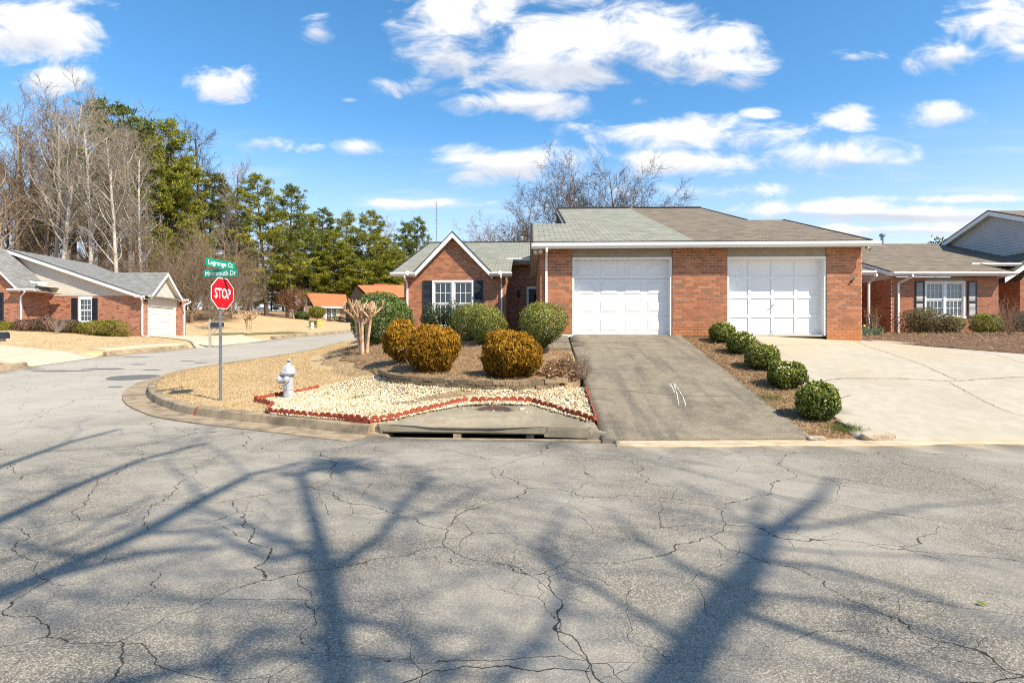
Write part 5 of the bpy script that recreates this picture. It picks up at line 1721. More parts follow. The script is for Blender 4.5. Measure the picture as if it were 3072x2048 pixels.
# ------------------------------------------------------------------ stop sign with street names
M['sign_red'] = mat('sign_red', (.62, .006, .012), (.58, .006, .012), .35, spec=.5)
M['sign_white'] = mat('sign_white', (.82, .82, .80), None, .35, spec=.5)
M['sign_white'].node_tree.nodes['Principled BSDF'].inputs['Base Color'].default_value = (.82, .82, .8, 1)
M['sign_green'] = mat('sign_green', (.0, .28, .17), (.0, .25, .15), .35, spec=.5)
sx, sy = sgn
sz = Hf(sx, sy)
sg = empty('stop_sign', (sx, sy, sz), 0, 'red octagonal stop sign topped by two green street name plates on a steel post', 'street sign')
pxm = F / sy
hz_ = lambda py: (1200 - py) / pxm
mb = MB()
u = [(-.03, 0), (-.03, .012), (-.018, .012), (-.012, .03), (.012, .03), (.018, .012), (.03, .012), (.03, 0), (.02, 0), (.012, .02), (-.012, .02), (-.02, 0)]
post = mb.extrude([(a, -b) for a, b in u], [(0, 0, -.3), (0, 0, 1.28)], up=Vector((0, 1, 0))).extrude([(a * .9, -b - .008) for a, b in u], [(0, 0, 1.05), (0, 0, hz_(829))], up=Vector((0, 1, 0))).build('post', M['galv'], sg)
hl = MB()
for i in range(36):
    hl.box((-.006, -.0035, .06 + i * .052), (.006, .034, .072 + i * .052))
hl.build('bolt_holes', M['dark_trim'], sg)


def plate(parent, name, outline, y, t, m, rz, z):
    """flat plate in its own plane, turned by rz about the post"""
    c_, s_ = math.cos(rz), math.sin(rz)
    tr = lambda x, yy, zz: (x * c_ - yy * s_, x * s_ + yy * c_, zz + z)
    mb = MB()
    mb.poly([tr(a, y, b) for a, b in outline])
    mb.poly([tr(a, y + t, b) for a, b in outline][::-1])
    n = len(outline)
    for i in range(n):
        a, b = outline[i], outline[(i + 1) % n]
        mb.poly([tr(a[0], y, a[1]), tr(b[0], y, b[1]), tr(b[0], y + t, b[1]), tr(a[0], y + t, a[1])])
    return mb.build(name, m, parent)


def lettering(parent, txt, h, wid, rz, y, z, m, bold=.0, xoff=0.0):
    cu = bpy.data.curves.new('lettering', 'FONT')
    cu.body = txt
    cu.size = 1.0
    cu.align_x = 'CENTER'
    cu.align_y = 'CENTER'
    cu.offset = bold
    cu.resolution_u = 3
    tmp = bpy.data.objects.new('tmp', cu)
    COL.objects.link(tmp)
    dg = bpy.context.evaluated_depsgraph_get()
    me = bpy.data.meshes.new_from_object(tmp.evaluated_get(dg))
    bpy.data.objects.remove(tmp)
    co = np.empty(len(me.vertices) * 3, np.float32)
    me.vertices.foreach_get('co', co)
    co = co.reshape(-1, 3)
    lo, hi = co.min(0), co.max(0)
    cxm = (lo + hi) / 2
    x = (co[:, 0] - cxm[0]) / (hi[0] - lo[0]) * wid + xoff
    zz = (co[:, 1] - cxm[1]) / (hi[1] - lo[1]) * h + z
    cs, sn = math.cos(rz), math.sin(rz)
    co = np.stack([x * cs - y * sn, x * sn + y * cs, zz], 1).astype(np.float32)
    me.vertices.foreach_set('co', co.ravel())
    me.materials.clear()
    me.update()
    return link('lettering', me, m, parent)


TH = math.radians(76)
zc = hz_(881)
R8 = .305 / math.cos(math.pi / 8)
octo = [(R8 * math.cos(math.pi / 8 + i * math.pi / 4), R8 * math.sin(math.pi / 8 + i * math.pi / 4)) for i in range(8)]
face = plate(sg, 'sign_plate', octo, -.045, .004, M['sign_white'], TH, zc)
plate(sg, 'red_field', [(a * .945, b * .945) for a, b in octo], -.0475, .002, M['sign_red'], TH, zc)
lettering(sg, 'STOP', .205, .43, TH, -.0495, zc, M['sign_white'], .022)
for zz in (.23, -.23):
    MB().lathe([(.009, 0), (.009, .006)], (math.sin(TH) * .045, -math.cos(TH) * .045, zc + zz), 8, (math.sin(TH), -math.cos(TH), 0)).build('bolt', M['galv'], sg)


def rr(w_, h_, r=.03):
    o = []
    for cx_, cy_, a0 in ((w_ / 2 - r, h_ / 2 - r, 0), (-w_ / 2 + r, h_ / 2 - r, 90), (-w_ / 2 + r, -h_ / 2 + r, 180), (w_ / 2 - r, -h_ / 2 + r, 270)):
        for k in range(4):
            a = math.radians(a0 + 30 * k)
            o.append((cx_ + r * math.cos(a), cy_ + r * math.sin(a)))
    return o


T2 = TH - math.pi / 2
z2, z1_ = hz_(820), hz_(793)
plate(sg, 'name_plate', rr(.80, .152), -.004, .004, M['sign_green'], T2, z2)
lettering(sg, 'Monmouth Dr', .10, .72, T2, -.0065, z2, M['sign_white'], .012)
plate(sg, 'name_plate', rr(.78, .152), -.004, .004, M['sign_green'], TH, z1_)
lettering(sg, 'Lagrange Ct', .118, .66, TH, -.0065, z1_ - .006, M['sign_white'], .012)
MB().box((-.05, -.02, z2 - .1), (.05, .02, z2 - .07)).box((-.04, -.02, z2 + .074), (.04, .02, z1_ - .074)).build('plate_clamp', M['galv'], sg)

# ------------------------------------------------------------------ fire hydrant
M['hydrant'] = mat('silver_paint', (.58, .59, .60), (.46, .47, .49), .38, 12, metal=.35, spec=.5)
M['blue_band'] = mat('blue_band', (.01, .06, .42), None, .4)
M['chain'] = mat('chain', (.30, .27, .22), None, .5, metal=.5)
hx_, hy_ = hyd
hz0 = CH - (1195 - HY) / F * hy_
hyo = empty('fire_hydrant', (hx_, hy_, hz0), 0, 'silver fire hydrant with blue band standing in the pebble bed', 'hydrant')
MB().lathe([(.105, -.1), (.105, .18), (.112, .185), (.112, .195), (.105, .2), (.105, .215), (.112, .22), (.112, .232), (.10, .24), (.10, .50), (.108, .505)], (0, 0, 0), 28).build('barrel', M['hydrant'], hyo, smooth=True)
MB().lathe([(.10, .50), (.165, .51), (.172, .53), (.165, .55), (.15, .556), (.13, .56), (.125, .585), (.11, .63), (.085, .665), (.05, .685), (.035, .69), (.035, .70)], (0, 0, 0), 28).build('bonnet', M['hydrant'], hyo, smooth=True)
rib = MB()
for k in range(8):
    a = 2 * math.pi * k / 8
    c_, s_ = math.cos(a), math.sin(a)
    rib.tube([(c_ * .13, s_ * .13, .565), (c_ * .118, s_ * .118, .62), (c_ * .09, s_ * .09, .668), (c_ * .045, s_ * .045, .69)], .009, 6)
rib.build('bonnet_rib', M['hydrant'], hyo, smooth=True)
MB().lathe([(.036, .69), (.034, .715), (.026, .72), (.026, .80), (.024, .81)], (0, 0, 0), 8).build('operating_nut', M['sign_white'], hyo)
MB().lathe([(.0285, .745), (.0285, .782)], (0, 0, 0), 8).build('band', M['blue_band'], hyo)
pd = Vector((-.96, -.28, 0))
MB().lathe([(.085, .05), (.082, .14), (.092, .142), (.092, .15), (.085, .152)], (0, 0, .405), 20, pd).build('pumper_nozzle', M['hydrant'], hyo, smooth=True)
MB().lathe([(.088, .155), (.09, .175), (.075, .21), (.04, .225), (.018, .226), (.018, .265)], (0, 0, .405), 20, pd).build('nozzle_cap', M['hydrant'], hyo, smooth=True)
nd = Vector((.12, -1, 0))
MB().lathe([(.062, .05), (.06, .12), (.068, .122), (.068, .14), (.055, .165), (.035, .17), (.016, .172), (.016, .20)], (-.005, 0, .405), 18, nd).build('hose_nozzle', M['hydrant'], hyo, smooth=True)
ch = MB()
pts = [Vector((-.185, -.055, .32)) + Vector((.085 * t, .01 * t, -.13 * math.sin(math.pi * t))) for t in np.linspace(0, 1, 15)]
for i, p in enumerate(pts):
    ch.lathe([(.007, -.007), (.007, .007)], p, 6, (1, 0, 0) if i % 2 else (0, 1, 0))
ch.build('chain', M['chain'], hyo)
ch = MB()
pts = [Vector((.01, -.20, .385)) + Vector((.03 * math.sin(t * 3.0), .08 * t, -.13 * math.sin(math.pi * t * .8))) for t in np.linspace(0, 1, 12)]
for i, p in enumerate(pts):
    ch.lathe([(.007, -.007), (.007, .007)], p, 6, (1, 0, 0) if i % 2 else (0, 1, 0))
ch.build('chain', M['hydrant'], hyo)

# ------------------------------------------------------------------ storm drain: slab on stub pillars over a dark throat
sd = empty('storm_drain', (-.4, 8.9, .02), 0, 'concrete storm drain inlet with a dark open throat and a round iron cover', 'drain')
LO = sd.location
def loc(p): return (p[0] - LO.x, p[1] - LO.y, p[2] - LO.z)
SF = [at(1112, 1273, 8.83), at(1140, 1276, 8.74), at(1300, 1278, 8.68), at(1480, 1281, 8.64), at(1640, 1284, 8.6), at(1770, 1288, 8.56), at(1803, 1299, 8.56)]
SB = [Vector((x, y, Hf(x, y) + .012)) for x, y in SBW]
slab = MB()
ring = SF + SB[::-1]
TH_ = .11
slab.poly([loc(p) for p in ring])
slab.poly([loc(p - Vector((0, 0, TH_))) for p in ring][::-1])
for i in range(len(ring)):
    a, b = ring[i], ring[(i + 1) % len(ring)]
    slab.poly([loc(a), loc(b), loc(b - Vector((0, 0, TH_))), loc(a - Vector((0, 0, TH_)))])
so = slab.build('slab', M['conc_slab'], sd)
bm = bmesh.new(); bm.from_mesh(so.data)
bmesh.ops.remove_doubles(bm, verts=bm.verts, dist=.0005)
fe = [e for e in bm.edges if e.calc_face_angle(0) > .9 and (e.verts[0].co.y + e.verts[1].co.y) / 2 < SF[0].y - LO.y + .02]
bmesh.ops.bevel(bm, geom=fe, offset=.025, segments=3, affect='EDGES')
bm.to_mesh(so.data); bm.free()
# the throat below: near-black sheets put the shade of the hollow into colour
zf = SF[3].z - TH_
MB().poly([loc((-2.0, 9.6, -.35)), loc((1.3, 9.5, -.35)), loc((1.3, 9.5, .3)), loc((-2.0, 9.6, .3))]).poly([loc((-2.15, 8.5, -.3)), loc((1.36, 8.38, -.3)), loc((1.36, 9.6, -.3)), loc((-2.15, 9.6, -.3))]).build('throat', M['throat_black'], sd, fix=False)
for px in (1372, 1590):
    q = at(px, 1300, 8.72)
    bx('stub_pillar', M['conc_kerb'], loc((q.x - .06, 8.68, -.3)), loc((q.x + .06, 8.95, q.z - .0)), sd)
q0 = at(1106, 1305, 8.8)
MB().hexa([loc(p) for p in ((-2.26, 8.62, -.2), (-1.75, 8.56, -.2), (-1.95, 9.3, -.2), (-2.2, 9.3, -.2), (-2.24, 8.66, .07), (-1.9, 8.62, .02), (-1.95, 9.3, .07), (-2.2, 9.3, .07))]).build('inlet_cheek', M['conc_kerb'], sd)
MB().hexa([loc(p) for p in ((1.05, 8.5, -.2), (1.42, 8.36, -.2), (1.4, 9.2, -.2), (1.3, 9.3, -.2), (1.18, 8.62, .1), (1.40, 8.40, .1), (1.4, 9.2, .1), (1.3, 9.3, .1))]).build('inlet_cheek', M['conc_slab'], sd)
MB().hexa([loc(p) for p in ((-2.2, 8.46, -.2), (1.4, 8.28, -.2), (1.4, 8.42, -.2), (-2.2, 8.62, -.2), (-2.2, 8.46, .012), (1.4, 8.28, .012), (1.4, 8.42, .005), (-2.2, 8.62, .01))]).build('sill', M['conc_kerb'], sd)
mcx = at(1480, 1232, 9.3)
nrm_ = (SB[4] - SF[3]).normalized()
up_ = Vector((1, 0, 0)).cross(nrm_).normalized()
t_ = (mcx.y - SF[3].y) / (SB[4].y - SF[3].y)
mc = Vector((mcx.x, mcx.y, SF[3].z + (SB[4].z - SF[3].z) * t_))
cov = MB().lathe([(.34, -.02), (.34, .012), (.325, .014), (.32, .006), (.30, .006), (.295, .014), (.18, .015), (.175, .008), (.16, .008), (.155, .014), (.02, .014)], loc(mc), 32, up_).build('manhole_cover', M['iron'], sd, smooth=True)

# ------------------------------------------------------------------ block wall of the raised bed
M['block'] = mat('weathered_block', (.20, .145, .085), (.12, .09, .058), .95, 7, objrand=[(0, (.14, .105, .068)), (.5, (.22, .16, .095)), (1, (.29, .215, .13))], bump=(45, .9, .02))
bw = empty('block_wall', (WALL[0].x, WALL[0].y, WALL[0].z), 0, 'low curving wall of weathered concrete blocks edging the shrub bed', 'garden wall')
BLOC = bw.location
dense = []
for i in range(len(WALL) - 1):
    for k in range(20):
        dense.append(WALL[i].lerp(WALL[i + 1], k / 20))
dense.append(WALL[-1])
cum = [0]
for i in range(1, len(dense)):
    cum.append(cum[-1] + (dense[i].xy - dense[i - 1].xy).length)
def along(s):
    s = min(max(s, 0), cum[-1])
    k = max(1, next((i for i, c0 in enumerate(cum) if c0 >= s), len(cum) - 1))
    t = (s - cum[k - 1]) / max(1e-6, cum[k] - cum[k - 1])
    return dense[k - 1].lerp(dense[k], t)
rgb_ = random.Random(8)
BH = .095
for rowi in range(2):
    s = .0 if rowi else .55
    k = 0
    while s < cum[-1] - .1:
        L = .235 if (k + rowi) % 2 else .265
        if rowi == 0 and (s < .5 or s > cum[-1] - .35):
            s += L; k += 1; continue
        p, q = along(s), along(s + L - .008)
        d = (q.xy - p.xy).normalized()
        n = Vector((d.y, -d.x))                    # towards the street
        zb0 = (p.z + q.z) / 2 + rowi * BH - .005 + rgb_.uniform(-.004, .004)
        out_ = rgb_.uniform(-.008, .012) - rowi * .012
        mb = MB()
        front = p.xy + n * out_, q.xy + n * out_
        bk = p.xy - n * .2, q.xy - n * .2
        ln_ = (q.xy - p.xy).length
        rough = (k + rowi) % 2
        cols_ = 6 if rough else 2
        # front face split into columns: rough blocks are hewn, the others carry a groove
        zs_ = [0, BH * .33, BH * .66, BH - .006] if rough else [0, BH - .006]
        grid = []
        for zi, zz in enumerate(zs_):
            r_ = []
            for ci in range(cols_ + 1):
                t = ci / cols_
                b_ = front[0].lerp(front[1], t)
                dd = rgb_.uniform(-.002, .022) if rough and 0 < ci < cols_ and 0 < zi < 3 else (rgb_.uniform(-.004, .006) if rough else 0)
                b_ = b_ + n * dd
                r_.append(Vector((b_.x, b_.y, zb0 + zz)))
            grid.append(r_)
        for zi in range(len(zs_) - 1):
            for ci in range(cols_):
                if not rough:
                    g = .004
                    a_, b_ = grid[zi][ci].copy(), grid[zi][ci + 1].copy()
                    c2, d2 = grid[zi + 1][ci + 1].copy(), grid[zi + 1][ci].copy()
                    off = Vector((d.x, d.y, 0)) * g
                    if ci == 0:
                        b_ -= off; c2 -= off
                    else:
                        a_ += off; d2 += off
                    mb.poly([v - BLOC for v in (a_, b_, c2, d2)])
                else:
                    mb.poly([v - BLOC for v in (grid[zi][ci], grid[zi][ci + 1], grid[zi + 1][ci + 1], grid[zi + 1][ci])])
        if not rough:
            mid = front[0].lerp(front[1], .5)
            g = Vector((d.x, d.y, 0)) * .004
            m0 = Vector((mid.x, mid.y, zb0)); m1 = Vector((mid.x, mid.y, zb0 + zs_[-1])); inn = Vector((n.x, n.y, 0)) * -.012
            mb.poly([v - BLOC for v in (m0 - g, m0 + inn, m1 + inn, m1 - g)])
            mb.poly([v - BLOC for v in (m0 + inn, m0 + g, m1 + g, m1 + inn)])
        tf = [grid[-1][0], grid[-1][-1]]
        bkv = [Vector((bk[0].x, bk[0].y, zb0 + BH - .006)), Vector((bk[1].x, bk[1].y, zb0 + BH - .006))]
        mb.poly([v - BLOC for v in (*grid[-1], bkv[1], bkv[0])])
        for e0, b0 in ((0, 0), (-1, 1)):
            lo_v = [grid[r][e0] for r in range(len(zs_))]
            mb.poly([v - BLOC for v in (*lo_v, bkv[b0], bkv[b0] - Vector((0, 0, BH)))])
        mb.build('block', M['block'], bw, fix=False)
        s += L
        k += 1

# ------------------------------------------------------------------ scalloped red edging
M['red_plastic'] = mat('red_brown_edging', (.34, .075, .035), (.27, .055, .028), .6, 6)


def edging(label, pxs, wid=.125, hgt=.10, group='red scalloped garden edging', zoff=.0):
    P = resample([onH(*p) for p in pxs], .03)
    pts = [Vector((x, y, Hf(x, y))) for x, y in P]
    root = empty('garden_edging', pts[len(pts) // 2], 0, label, 'edging', group)
    O = root.location
    acc_ = [0]
    for i in range(1, len(pts)):
        acc_.append(acc_[-1] + (pts[i].xy - pts[i - 1].xy).length)
    n = max(1, int(acc_[-1] / wid))
    rg = random.Random(int(pxs[0][0]))
    def pos(s):
        k = next((i for i, c0 in enumerate(acc_) if c0 >= s), len(acc_) - 1)
        k = max(k, 1)
        t = (s - acc_[k - 1]) / max(1e-6, acc_[k] - acc_[k - 1])
        return pts[k - 1].lerp(pts[k], min(1, t))
    for i in range(n):
        p, q = pos(i * acc_[-1] / n), pos((i + 1) * acc_[-1] / n)
        d = (q - p); L = d.xy.length; d2 = Vector((d.x, d.y)).normalized()
        nn = Vector((-d2.y, d2.x, 0))
        lift = rg.uniform(-.012, .012)
        lean = rg.uniform(-.012, .012)
        mb = MB()
        prof = []
        for t in np.linspace(0, 1, 8):
            b_ = p.lerp(q, t)
            prof.append((b_, .045 + (hgt - .045) * math.sqrt(max(0, 1 - (2 * t - 1) ** 2))))
        for s_ in (-.011, .011):
            f_ = [b_ + nn * (s_ + lean) + Vector((0, 0, h_ + lift)) - O for b_, h_ in prof]
            b2 = [b_ + nn * s_ + Vector((0, 0, -.05)) - O for b_, h_ in prof]
            mb.poly(b2 + f_[::-1])
        for j in range(7):
            (ba, ha), (bb, hb) = prof[j], prof[j + 1]
            mb.poly([ba + nn * (-.011 + lean) + Vector((0, 0, ha + lift)) - O, bb + nn * (-.011 + lean) + Vector((0, 0, hb + lift)) - O,
                     bb + nn * (.011 + lean) + Vector((0, 0, hb + lift)) - O, ba + nn * (.011 + lean) + Vector((0, 0, ha + lift)) - O])
        mb.build('scallop', M['red_plastic'], root)
    return root


edging('red scalloped edging running along the kerb from the pebble bed corner to the drain slab', [(806, 1240), (850, 1244), (900, 1248), (1000, 1257), (1060, 1263), (1105, 1267)])
edging('red scalloped edging curving up the left side of the drain slab', [(1110, 1267), (1170, 1258), (1240, 1244), (1310, 1226), (1370, 1212), (1405, 1207)])
edging('red scalloped edging arching behind the iron cover', [(1412, 1208), (1480, 1206), (1550, 1206), (1598, 1209)])
edging('red scalloped edging running down the right side of the drain slab', [(1598, 1210), (1640, 1222), (1700, 1240), (1750, 1255), (1786, 1268)])
edging('red scalloped edging between the pebbles and the dark driveway', [(1790, 1268), (1778, 1230), (1768, 1200), (1756, 1170)], .12, .09)
edging('red scalloped edging behind the hydrant, against the lawn', [(762, 1203), (810, 1194), (860, 1186), (910, 1176), (958, 1166)], .13, .10)
edging('short bent red scalloped edging at the left tip of the pebbles', [(764, 1205), (790, 1210), (812, 1215), (820, 1218), (806, 1228), (804, 1240)], .13, .10)

# ------------------------------------------------------------------ small street things
M['mail_black'] = mat('mailbox_black', (.018, .022, .035), (.025, .03, .045), .45, spec=.5)
M['grey_wood'] = mat('weathered_post', (.42, .36, .30), (.32, .27, .22), .9, 14)


def mailbox(name, label, base, h, rz, L=.5, post=True):
    root = empty(name, base, rz, label, 'mailbox', 'mailboxes')
    if post:
        MB().box((-.05, -.05, -.2), (.05, .05, h + .25)).hexa([(-.05, -.05, h + .25), (.05, -.05, h + .25), (.05, .05, h + .25), (-.05, .05, h + .25), (-.03, -.03, h + .32), (.03, -.03, h + .32), (.03, .03, h + .32), (-.03, .03, h + .32)]).build('post', M['grey_wood'], root)
        MB().box((-.03, -.03, h - .12), (L, .03, h - .03)).build('arm', M['grey_wood'], root)
        MB().tube([(.04, 0, h - .45), (L * .7, 0, h - .1)], .03, 6).build('brace', M['grey_wood'], root)
    prof = [(-.09, 0), (.09, 0)] + [(.09 * math.cos(a), .12 + .09 * math.sin(a)) for a in np.linspace(0, math.pi, 9)]
    x0 = .06 if post else -.25
    bd = MB().extrude(prof, [(x0, 0, h - .03), (x0 + L, 0, h - .03)]).build('box', M['mail_black'], root)
    MB().extrude([(a * 1.06, b * 1.03) for a, b in prof], [(x0 + L, 0, h - .032), (x0 + L + .02, 0, h - .032)]).build('door', M['mail_black'], root)
    return root


mp = onR(631, 1042); mb0 = (mp[0] - .5, mp[1] + .2, Rf(mp[1]) + .17)
k_ = F / mb0[1]
mailbox('mailbox', 'black mailbox on a weathered wooden post by the far driveway', at(630, 1058 - 18, mb0[1]), (1040 - 978) / k_, 0.1, .55)
q = at(-32, 1018, 18.2)
gz_ = Rf(18.2) + .16
mailbox('mailbox', 'black mailbox cut off by the left edge of the picture', (q.x, 18.2, gz_), q.z - gz_ + .06, .0, .5)
MB().box((-.06, -.06, -.1), (.06, .06, q.z - gz_)).build('post', M['grey_wood'], [o for o in COL.objects if o.name.startswith('mailbox')][-1])
M['yellow_green'] = mat('yellow_green_paint', (.42, .38, .13), (.36, .32, .10), .6, 3)
p = at(950, 979, 47.5)
ut = empty('utility_box', p, -.5, 'yellow-green utility box on the far lawn', 'utility box')
MB().box((-.55, -.35, -.1), (.45, .35, .48)).build('cabinet', M['yellow_green'], ut)
MB().hexa([(-.58, -.38, .48), (.48, -.38, .48), (.48, .38, .48), (-.58, .38, .48), (-.52, -.3, .56), (.42, -.3, .56), (.42, .3, .56), (-.52, .3, .56)]).build('lid', M['yellow_green'], ut)
bx('label_plate', M['black_metal'], (.15, -.356, .2), (.3, -.351, .36), ut)
p = at(937, 983, 45.5)
uo = MB().lathe([(.12, -.1), (.12, .36), (.1, .42), (.03, .44)], (0, 0, 0), 14).build('utility_marker', M['white'], None, smooth=True)
uo.location = p
tag(uo, 'short white pipe standing beside the utility box', 'marker post')
# broken kerb stones at the foot of the pale driveway
M['stone'] = mat('broken_concrete', (.50, .42, .32), (.36, .28, .20), .95, 6, bump=(30, .7, .02))
M['stone_red'] = mat('red_stone', (.34, .16, .085), (.24, .11, .06), .95, 8)


def stone(label, px, py, sx_, sy_, sz_, m, seed):
    rg = random.Random(seed)
    x, y = ray_hit(px, py, lambda a, b: a * 0 + .03, 6, 12)
    bm = bmesh.new()
    bmesh.ops.create_icosphere(bm, subdivisions=2, radius=1)
    for v in bm.verts:
        n_ = 1 + .28 * math.sin(v.co.x * 4 + seed) * math.cos(v.co.y * 5 + seed * 2) + rg.uniform(-.12, .12)
        v.co = Vector((max(-.75, min(.75, v.co.x * n_)) * sx_, max(-.7, min(.7, v.co.y * n_)) * sy_, max(-.6, min(.62, v.co.z * n_)) * sz_))
    me = bpy.data.meshes.new('stone'); bm.to_mesh(me); bm.free()
    o = link('broken_stone', me, m, None, (x, y + sy_ * .4, .03 + sz_ * .35))
    return tag(o, label, 'stone')


stone('large pale lump of broken concrete at the foot of the pale driveway', 2638, 1318, .30, .14, .085, M['stone'], 3)
stone('small red-brown stone beside the pale lump of concrete', 2672, 1316, .085, .08, .065, M['stone_red'], 5)
stone('flat pale flake of broken concrete at the tip of the mulch strip', 2452, 1318, .17, .09, .04, M['stone'], 9)
x, y = on_drive(2550, 1290)
mb = MB()
for k in range(5):
    mb.box((-.02 - .01 * k, k * .06, -.02 + .012 * k), (.03 - .01 * k, k * .06 + .07, .03 + .012 * k))
ob = mb.build('edging_scrap', M['mail_black'], None)
ob.location = (x, y, float(drive_z(y)) + .02)
tag(ob, 'scrap of black plastic edging at the corner of the pale driveway', 'edging scrap')

# ------------------------------------------------------------------ plants: generators
def tone_mat(name, stops, rough=.6, spec=.25, translucent=0.0):
    m = bpy.data.materials.new(name)
    m.use_nodes = True
    t = NT(m.node_tree)
    out = t.n('ShaderNodeOutputMaterial')
    a = t.n('ShaderNodeAttribute', attribute_name='tone')
    col = t.ramp(a.outputs['Fac'], stops)
    b = t.n('ShaderNodeBsdfPrincipled', ins={'Roughness': rough, 'Specular IOR Level': spec, 'Base Color': col})
    if translucent:
        tr = t.n('ShaderNodeBsdfTranslucent', ins={'Color': col})
        mx = t.n('ShaderNodeMixShader', ins={0: translucent, 1: b.outputs[0], 2: tr.outputs[0]})
        t.link(mx.outputs[0], out.inputs[0])
    else:
        t.link(b.outputs[0], out.inputs[0])
    return m


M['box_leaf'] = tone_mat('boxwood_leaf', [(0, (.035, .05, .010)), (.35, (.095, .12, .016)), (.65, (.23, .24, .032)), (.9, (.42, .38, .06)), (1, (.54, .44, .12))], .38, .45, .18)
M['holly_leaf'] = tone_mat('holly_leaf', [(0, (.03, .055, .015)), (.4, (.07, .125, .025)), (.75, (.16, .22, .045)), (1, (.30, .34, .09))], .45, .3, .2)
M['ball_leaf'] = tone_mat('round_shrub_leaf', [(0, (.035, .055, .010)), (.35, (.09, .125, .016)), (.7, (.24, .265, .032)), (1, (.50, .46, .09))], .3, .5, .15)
M['camellia_leaf'] = tone_mat('camellia_leaf', [(0, (.02, .035, .014)), (.5, (.05, .075, .028)), (1, (.12, .14, .06))], .35, .5, .15)
M['thuja_spray'] = tone_mat('golden_thuja_spray', [(0, (.06, .05, .010)), (.22, (.18, .10, .012)), (.5, (.34, .17, .014)), (.8, (.50, .27, .022)), (1, (.60, .38, .06))], .7, .15, .3)
M['hedge_leaf'] = tone_mat('hedge_leaf', [(0, (.10, .11, .012)), (.5, (.19, .19, .02)), (1, (.30, .28, .04))], .5, .3, .25)
M['brown_leaf'] = tone_mat('brown_shrub_leaf', [(0, (.05, .035, .022)), (.5, (.11, .075, .05)), (1, (.20, .14, .10))], .7, .2, .1)
M['olive_leaf'] = tone_mat('olive_shrub_leaf', [(0, (.07, .06, .022)), (.5, (.15, .125, .05)), (.85, (.24, .19, .085)), (1, (.33, .26, .13))], .6, .2, .2)
M['lime_leaf'] = tone_mat('lime_shrub_leaf', [(0, (.10, .12, .015)), (.5, (.24, .26, .03)), (1, (.40, .38, .06))], .5, .3, .3)
M['pine_a'] = tone_mat('yellow_pine_needle', [(0, (.09, .11, .016)), (.5, (.23, .245, .03)), (.85, (.38, .36, .05)), (1, (.52, .45, .08))], .6, .2, .25)
M['pine_b'] = tone_mat('dark_pine_needle', [(0, (.055, .08, .02)), (.5, (.135, .17, .034)), (1, (.27, .275, .055))], .6, .2, .2)
M['red_leaf'] = tone_mat('russet_leaf', [(0, (.14, .06, .03)), (.5, (.26, .12, .065)), (1, (.36, .19, .11))], .8, .1, .2)
M['bark_pale'] = tone_mat('pale_bark', [(0, (.27, .235, .19)), (.6, (.40, .355, .295)), (1, (.54, .49, .42))], .9, .1)
M['bark_tan'] = tone_mat('tan_bark', [(0, (.19, .14, .10)), (.6, (.28, .21, .15)), (1, (.37, .29, .21))], .9, .1)
M['bark_dark'] = tone_mat('dark_bark', [(0, (.06, .045, .035)), (.6, (.11, .08, .06)), (1, (.17, .125, .09))], .9, .1)
M['twig_pink'] = tone_mat('pinkish_twig', [(0, (.15, .105, .07)), (.6, (.235, .17, .115)), (1, (.33, .25, .175))], .9, .1)
M['twig_pale'] = tone_mat('pale_twig', [(0, (.22, .185, .145)), (.6, (.32, .275, .22)), (1, (.43, .375, .31))], .9, .1)
M['bark_myrtle'] = mat('crape_myrtle_bark', (.52, .37, .24), (.40, .22, .11), .75, 6, bump=(25, .3, .01), lo=.45, hi=.6)
M['straw'] = tone_mat('pine_straw', [(0, (.13, .075, .035)), (.4, (.29, .185, .09)), (.8, (.47, .33, .18)), (1, (.64, .50, .31))], .8, .15)
M['grass_dry'] = tone_mat('dormant_grass', [(0, (.37, .25, .125)), (.4, (.48, .345, .185)), (.8, (.56, .425, .245)), (1, (.64, .51, .32))], .8, .15, .2)
M['grass_green'] = tone_mat('green_grass', [(0, (.07, .10, .02)), (.6, (.16, .20, .035)), (1, (.28, .30, .08))], .7, .2, .3)
M['pebble'] = tone_mat('pebble', [(0, (.10, .06, .03)), (.14, (.28, .17, .07)), (.3, (.45, .32, .145)), (.6, (.57, .45, .26)), (.85, (.64, .57, .42)), (1, (.72, .70, .64))], .55, .35)
M['litter'] = tone_mat('dead_leaf', [(0, (.13, .07, .035)), (.5, (.26, .15, .08)), (1, (.42, .28, .17))], .85, .1, .1)


def unit(v): return v / np.maximum(np.linalg.norm(v, axis=1, keepdims=True), 1e-9)


def leaves(P, N, length, width, rng, jit=.7, upbias=0.0, along=None):
    """diamond leaves: N is the way a leaf faces"""
    n = len(P)
    N = unit(N + rng.normal(0, jit, (n, 3)))
    t = rng.normal(0, 1, (n, 3)) if along is None else along + rng.normal(0, .35, (n, 3))
    t[:, 2] += upbias
    t = unit(t - N * (t * N).sum(1, keepdims=True))
    b = np.cross(N, t)
    L = (length * rng.uniform(.65, 1.3, n))[:, None]
    Wd = (width * rng.uniform(.65, 1.3, n))[:, None]
    v = np.stack([P - t * L * .5, P + b * Wd * .5 + N * Wd * .12, P + t * L * .5, P - b * Wd * .5 + N * Wd * .12], 1).reshape(-1, 3)
    f = np.arange(n * 4, dtype=np.int32).reshape(n, 4)
    return v, f


def lumpy(d, rng, amp, k=10):
    s = np.zeros(len(d))
    for i in range(k):
        w_ = rng.normal(0, 1, 3) * (2 + i * 1.3)
        s += np.sin(d @ w_ + rng.uniform(0, 6.3)) / (1 + i * .45)
    return 1 + amp * s / 2.2


